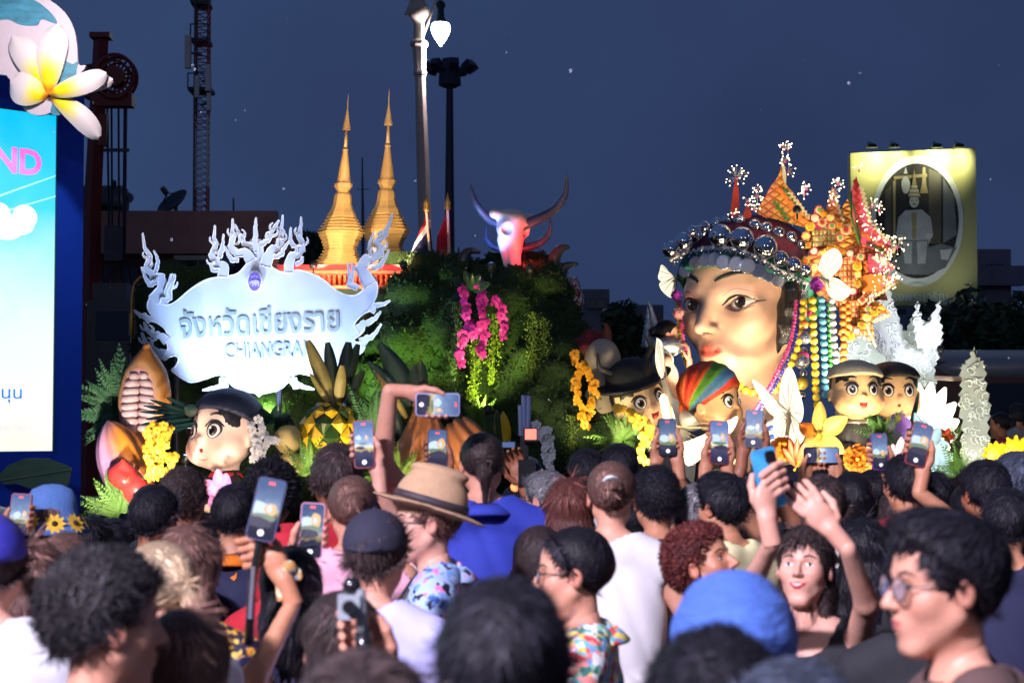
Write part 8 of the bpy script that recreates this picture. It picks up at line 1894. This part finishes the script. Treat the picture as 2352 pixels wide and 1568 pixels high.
_hand2 = Matrix.Translation(W(832, 1440, 3.95)) @ Matrix.Rotation(R(-6), 4, 'Y')
person('woman with straight dark hair holding a small gimbal camera', 788, 1358, 4.15, 12, 'long', 'dark', BLK, 'f', 'light', hands={1: (_hand2, 'grip')})
t = thing('gimbal_camera', 'small grey gimbal camera above the straight dark hair', 'camera', W(830, 1400, 3.9)); MB().box(W(803, 1392, 3.9), (.045, .04, .05)).build('camera_body', mat('gim_grey', (.3, .33, .36), .4), t); MB().lathe([(.001, 0), (.014, 0), (.014, .02)], W(803, 1392, 3.875), 14, M=Matrix.Rotation(R(90), 3, 'X')).build('lens', phone_k, t); MB().tube([W(812, 1350, 3.9), W(826, 1360, 3.9), W(834, 1450, 3.9)], .013, 8).build('arm', mat('gim_grey'), t, True); MB().tube([W(834, 1450, 3.9), W(838, 1530, 3.9)], .018, 8).build('handle', phone_k, t, True); MB().ell(W(808, 1345, 3.9), (.02, .02, .02), 12, 8).build('motor', phone_k, t, True)
# fedora man
sung = mat('sunglass_frame', (.015, .015, .03), .2, coat=.5, var=0)
person('man in a tan felt hat, dark sunglasses and blue tropical shirt', 992, 1072, 5.9, 86, 'short', 'brown', tropic, 'm', 'pale', face=True, hat='fedora', hatm=TAN, glasses=sung, yaw=14, collar=tropic, extra='strap', wide=1.08, hs=1.03)
_M = phone('portrait phone raised in front of the pineapple', 836, 1020, 6.6, 2, 0, i=3)
person('person hidden behind the felt hat, one arm raised with a phone', 935, 1130, 6.95, 0, 'short', 'dark', WHT, 'm', 'pale', hands={1: (_M, 'grip', (.3, -.2, -1))}, sleeve=.4)
_M = phone('landscape phone held highest over the crowd', 1005, 929, 6.7, 90, 0, i=1, case=mat('case_lilac', srgb(170, 170, 215), .4))
person('tall person with a dark ponytail in a blue shirt', 1108, 990, 6.95, 6, 'pony', 'dark', BLU, 'm', 'light', hands={-1: (_M @ Matrix.Diagonal((1, 1, -1, 1)) @ Matrix.Rotation(math.pi, 4, 'Y') @ Matrix.Diagonal((-1, 1, 1, 1)) if False else _M, 'grip', (-1, 0, -.4))}, collar=BLU, sleeve=.5, cut=True, wide=1.08)
_M = phone('phone with a pale screen beside the carved bulb', 1004, 1035, 7.4, 1, 0, i=2)
person('person behind the felt hat holding up a second phone', 1035, 1100, 7.8, 0, 'short', 'black', GRY, 'm', 'tan', hands={1: (_M, 'grip')})
# video camera and operator
t = thing('video_camera', 'black shoulder video camera with an orange screen and two aerials', 'video camera', W(1208, 1080, 8.3)); d_ = 8.3
def vb(x, y, w, h, dep, m, n, dz=0): return MB().box(W(x, y, d_+dz), (w*S(d_), dep, h*S(d_))).build(n, m, t)
vb(1210, 1085, 40, 62, .22, phone_k, 'camera_body'); vb(1206, 1125, 34, 26, .16, phone_k, 'shoulder_mount'); vb(1218, 998, 32, 32, .03, phone_k, 'monitor', -.05); vb(1219, 997, 26, 24, .004, mat('orange_screen', (.9, .2, .12), .4, var=0, emit=(1, .25, .16), es=.9), 'monitor_screen', -.07)
vb(1168, 1021, 34, 16, .02, phone_k, 'side_display', -.04); vb(1168, 1021, 28, 12, .004, screen_mat(2), 'side_screen', -.054); vb(1204, 1030, 18, 60, .06, phone_k, 'top_handle')
for (x0, x1) in ((1205, 1204), (1213, 1215), (1198, 1196)): MB().tube([W(x0, 1000, d_), W(x1, 908 if x0 > 1200 else 930, d_)], .012, 8).build('aerial', mat('aerial_blue', (.05, .07, .13), .3), t)
MB().lathe([(.055, 0), (.06, .1), (.07, .12), (.07, .16)], W(1212, 1085, 8.4), 18, M=Matrix.Rotation(R(-90), 3, 'X')).build('lens_barrel', phone_k, t, True); MB().ell(W(1183, 1118, 8.25), (.02, .02, .02), 10, 6).build('tally_light', mat('tally_orange', (1, .3, .1), .4, var=0, emit=(1, .3, .1), es=1.5), t)
_hand = Matrix.Translation(W(1182, 1058, 8.2)) @ Matrix.Rotation(R(-20), 4, 'Y')
person('camera operator hidden behind the ponytail, hand on the video camera', 1192, 1112, 8.6, 0, 'short', 'black', GRY, 'm', 'tan', hands={-1: (_hand, 'rest', (-1, -.3, -1))})
person('grey haired man with glasses turned left beside the auburn hair', 1262, 1080, 7.9, 55, 'short', 'grey', WHT, 'm', 'pale', face=True, glasses=True)
person('person with straight auburn hair to the shoulders', 1308, 1098, 6.5, 0, 'long', 'auburn', BLK, 'f', wide=.85)
person('balding man with glasses in a bright floral shirt, facing left', 1330, 1205, 5.15, 82, 'reced', 'black', floral, 'm', 'light', face=True, glasses=True, yaw=8, collar=floral, hs=1.03, wide=1.05)
person('woman with a clipped brown bun in a sleeveless white top', 1404, 1055, 6.35, -4, 'bun', 'brown', CRM, 'f', 'light', sleeve=0, cut=True)
t = thing('hair_clip', 'white claw clip in the brown bun', 'hair clip', W(1402, 1098, 6.17)); MB().tube(catmull([W(1390, 1104, 6.17), W(1400, 1096, 6.15), W(1414, 1100, 6.17)], 5), .012, 8, True, .5).build('clip_bar', white_p, t, True)
person('man with short black hair under the amber orchids, left of his neighbour', 1348, 1030, 8.6, 0, 'short', 'black', GRY, 'm', 'tan')
person('man with short black hair below the lime fern', 1424, 1018, 8.5, 0, 'short', 'black', WHT, 'm', 'tan')
person('person with wavy black hair in a lavender shirt', 1508, 1068, 7.1, 10, 'wavy', 'black', LAV, 'm', 'asian', collar=GRY)
person('grey cropped man in a blue and green leaf print shirt', 1602, 1110, 7.2, 0, 'short', 'grey', leafp, 'm', 'tan', collar=leafp, wide=1.1)
person('dark haired man with glasses looking left, pale yellow shirt', 1668, 1085, 6.9, 40, 'quiff', 'black', YEL, 'm', 'asian', face=True, glasses=True)
_M = phone('slim phone recording beside the long white wing', 1533, 1004, 7.7, 2, 0, i=0); _M2 = _M
person('person behind the wavy hair holding a phone with both hands', 1548, 1088, 8.1, 0, 'bob', 'black', GRY, 'f', 'asian', hands={1: (_M, 'grip'), -1: (_M2, 'grip')})
_M = phone('phone framing the giant head, held in both hands', 1651, 1016, 7.4, 0, 0, i=3, w=.08, h=.165)
person('person with both arms up in front of the giant head', 1652, 1112, 7.75, 0, 'short', 'dark', WHT, 'f', 'asian', hands={1: (_M, 'grip', (1, 0, -.8)), -1: (_M, 'grip', (-1, 0, -.8))}, sleeve=.5)
_M = phone('phone held under the big white butterfly', 1732, 984, 7.9, 0, 0, i=1)
person('dark brown haired person under the big white butterfly', 1762, 1058, 8.2, 0, 'short', 'dark', BLK, 'f', 'tan', hands={1: (_M, 'grip'), -1: (_M, 'grip')})
person('woman with red brown curls looking up to the right', 1640, 1198, 5.75, -118, 'curly', 'red', BLK, 'f', 'olive', face=True, pitch=24, roll=0)
# selfie woman
_M = phone('blue and violet cased phone taking a selfie', 1765, 1098, 5.15, 14, 20, 0, case=mat('case_gradient', srgb(70, 170, 225), .35, var=.5, vs_=20), back=True)
_h1 = Matrix.Translation(W(1772, 1150, 5.15)) @ Matrix.Rotation(R(165), 4, 'Z') @ Matrix.Rotation(R(12), 4, 'Y'); _h2 = Matrix.Translation(W(1852, 1150, 5.2)) @ Matrix.Rotation(R(180), 4, 'Z') @ Matrix.Rotation(R(40), 4, 'Y')
person('smiling woman in a black top taking a selfie with raised arms', 1846, 1208, 5.6, 158, 'long', 'dark', BLK, 'f', 'pale', face=True, pitch=14, sleeve=0, neckline=.03, cut=True, extra='smile', hands={-1: (_h2, 'rest', (-1, .2, -.35)), 1: (_M, 'grip', (1.3, .1, -.7))})
_M = phone('dark phone in the raised hand of the maroon shirt man', 2111, 1020, 6.9, 16, 0, i=2)
person('man in a maroon shirt with a dark strap, one arm raised', 2088, 1040, 7.2, 14, 'short', 'black', MAR, 'm', 'asian', hands={1: (_M, 'grip', (1, 0, -.8))}, extra='strap', cut=True)
person('man in a cream floral shirt with a navy backpack', 1892, 1090, 7.2, 0, 'short', 'dark', cream_fl, 'm', 'tan', extra='backpack', collar=cream_fl)
_M = phone('landscape phone below the coral flower', 1887, 1045, 8.3, 90, 0, i=3); _h1 = _M @ Matrix.Rotation(R(-90), 4, 'Y') @ Matrix.Translation((.03, 0, -.02)); _h2 = _M @ Matrix.Rotation(R(-90), 4, 'Y') @ Matrix.Translation((-.03, 0, -.02))
person('woman with black hair behind the landscape phone', 1885, 1072, 8.7, 0, 'bun', 'black', BLK, 'f', 'asian', hands={1: (_h1, 'grip', (1, 0, -1)), -1: (_h2, 'grip', (-1, 0, -1))})
person('person with a black bob right of the backpack man', 1958, 1085, 7.9, 0, 'bob', 'black', gingham, 'f', 'asian')
_M = phone('purple phone held low in front of the pink flower', 2020, 1037, 8.0, 4, 0, back=False, case=mat('case_purple', srgb(120, 50, 140), .4), i=2)
person('person with long black hair holding the purple phone', 2008, 1078, 8.3, 0, 'long', 'black', BLK, 'f', 'asian', hands={1: (_M, 'grip')})
person('person with long black hair right of the maroon shirt', 2146, 1085, 8.1, 0, 'long', 'black', DKG, 'f', 'asian')
person('man with short black hair below the carved column', 2268, 1055, 7.0, 20, 'short', 'black', NVY, 'm', 'tan')
person('man with greying hair at the right edge', 2342, 1036, 7.6, 30, 'short', 'bluegrey', GRY, 'm', 'tan')
# fillers standing deeper in the crowd
for (px, py, d_, hr, c_, sh, lab) in ((150, 1225, 6.2, 'bob', 'brown', WHT, 'brown haired person glimpsed below the sunflower hat'), (960, 1235, 7.2, 'short', 'black', BLU, 'dark haired person glimpsed behind the tropical shirt'), (1155, 1150, 7.6, 'short', 'dark', WHT, 'dark haired person glimpsed right of the blue shirt'), (1450, 1140, 7.8, 'long', 'black', BLK, 'black haired person glimpsed between the white top and the lavender shirt'), (1568, 1150, 7.9, 'bob', 'dark', LAV, 'dark haired person glimpsed beside the leaf print shirt'), (1735, 1140, 7.6, 'long', 'brown', WHT, 'long haired person glimpsed behind the selfie arms'), (1815, 1105, 8.2, 'short', 'black', GRY, 'dark haired person glimpsed left of the backpack man'), (2060, 1130, 7.9, 'short', 'dark', BLK, 'dark haired person glimpsed left of the maroon shirt'), (2230, 1110, 7.7, 'bob', 'black', pinkfl, 'black haired person in a pink print glimpsed below the column'), (2315, 1120, 6.6, 'short', 'black', NVY, 'dark haired person glimpsed below the right edge discs'), (255, 1190, 7.9, 'short', 'black', WHT, 'dark haired person glimpsed beside the elephant emblem'), (1985, 1190, 6.3, 'long', 'black', BLK, 'black haired person glimpsed below the maroon sleeve'), (2100, 1240, 5.2, 'short', 'black', BLK, 'dark haired person glimpsed behind the glasses man'), (1240, 1210, 6.2, 'bob', 'dark', BLK, 'dark haired person glimpsed left of the balding man'), (1530, 1240, 6.6, 'short', 'dark', leafp, 'dark haired person in a leaf print glimpsed left of the red curls')):
    person(lab, px, py, d_, random.uniform(-15, 15), hr, c_, sh, 'f' if hr in ('bob', 'long') else 'm', 'asian')
# water thrown by the crowd: loose drops in the air
mb = MB()
for k in range(60):
    c = W(random.uniform(60, 2340), random.uniform(40, 980), random.uniform(5, 13)); r = random.uniform(.001, .0024); mb.ell(c, (r, r, r*random.uniform(.8, 1.8)), 6, 4)
tag(mb.build('water_droplets', mat('droplet', (.85, .9, 1), .05, var=0, spec=1.), None, True), 'tiny splashed water drops hanging in the air above the crowd', 'water drops', kind='stuff')
# dancer on the float and a visitor beyond it
_hd = Matrix.Translation(W(1577, 800, 15.5)) @ Matrix.Rotation(R(-100), 4, 'Z') @ Matrix.Rotation(R(10), 4, 'Y')
pt, HMx, LW = person('dancer in white and silver standing on the float, profile turned right', 1528, 733, 15.55, -88, 'bun', 'black', mat('dancer_white', (.75, .73, .68), .5, var=.1, bump=.4, bs=80), 'f', 'light', z0=DECK, face=True, sleeve=0, neckline=.02, dress=True, hands={1: (_hd, 'rest', (.2, -.3, -1))})
ds = mat('dancer_silver', (.75, .74, .7), .25, .85, var=.4, vs_=40, bump=.6, bs=60); b_ = W(1496, 860, 15.7); o0 = LW.inverted()
def dl(px, py, d): return o0 @ W(px, py, d)
q = MB(); zz = W(1489, 790, 15.7)
pr = [];
for k in range(8): pr += [(.055-.006*k, .04*k), (.062-.006*k, .04*k+.03)]
q.lathe(pr+[(.002, .36)], dl(1489, 800, 15.75), 14); q.build('silver_spire', ds, pt, True, raw=True)
MB().tube(catmull([dl(1515, 800, 15.7), dl(1508, 760, 15.7), dl(1498, 720, 15.7), dl(1489, 688, 15.7)], 5), [.05-.0028*k for k in range(16)], 8, True, .5).build('silver_crest', ds, pt, True, raw=True)
MB().lathe([(.13, -.02), (.15, .05), (.1, .1)], dl(1530, 805, 15.55), 18).build('silver_collar', ds, pt, True, raw=True)
for (x0, y0, x1, y1, w) in ((1540, 800, 1562, 778, 22), (1540, 815, 1568, 800, 20)): blade(Vector(dl(x0, y0, 15.5)), Vector(dl(x1, y1, 15.45)), w*S(15.5), ds, None, 'shoulder_wing').parent = pt
floodlight(W(1590, 900, 15.2), W(1535, 770, 15.5), 2.5, (1, .85, .65), 70, 'small warm lamp added at the feet of the dancer to light her')  # lamp added because the dancer was too dark
pt, HMx, LW = person('visitor in a pink floral shirt far behind the carved column', 2300, 945, 17.5, 60, 'bun', 'black', pinkfl, 'f', 'tan', z0=.3, sleeve=.6)
person('man in a dark shirt far behind the yellow discs', 2338, 925, 18.5, 20, 'short', 'black', GRY, 'm', 'tan', z0=.35)
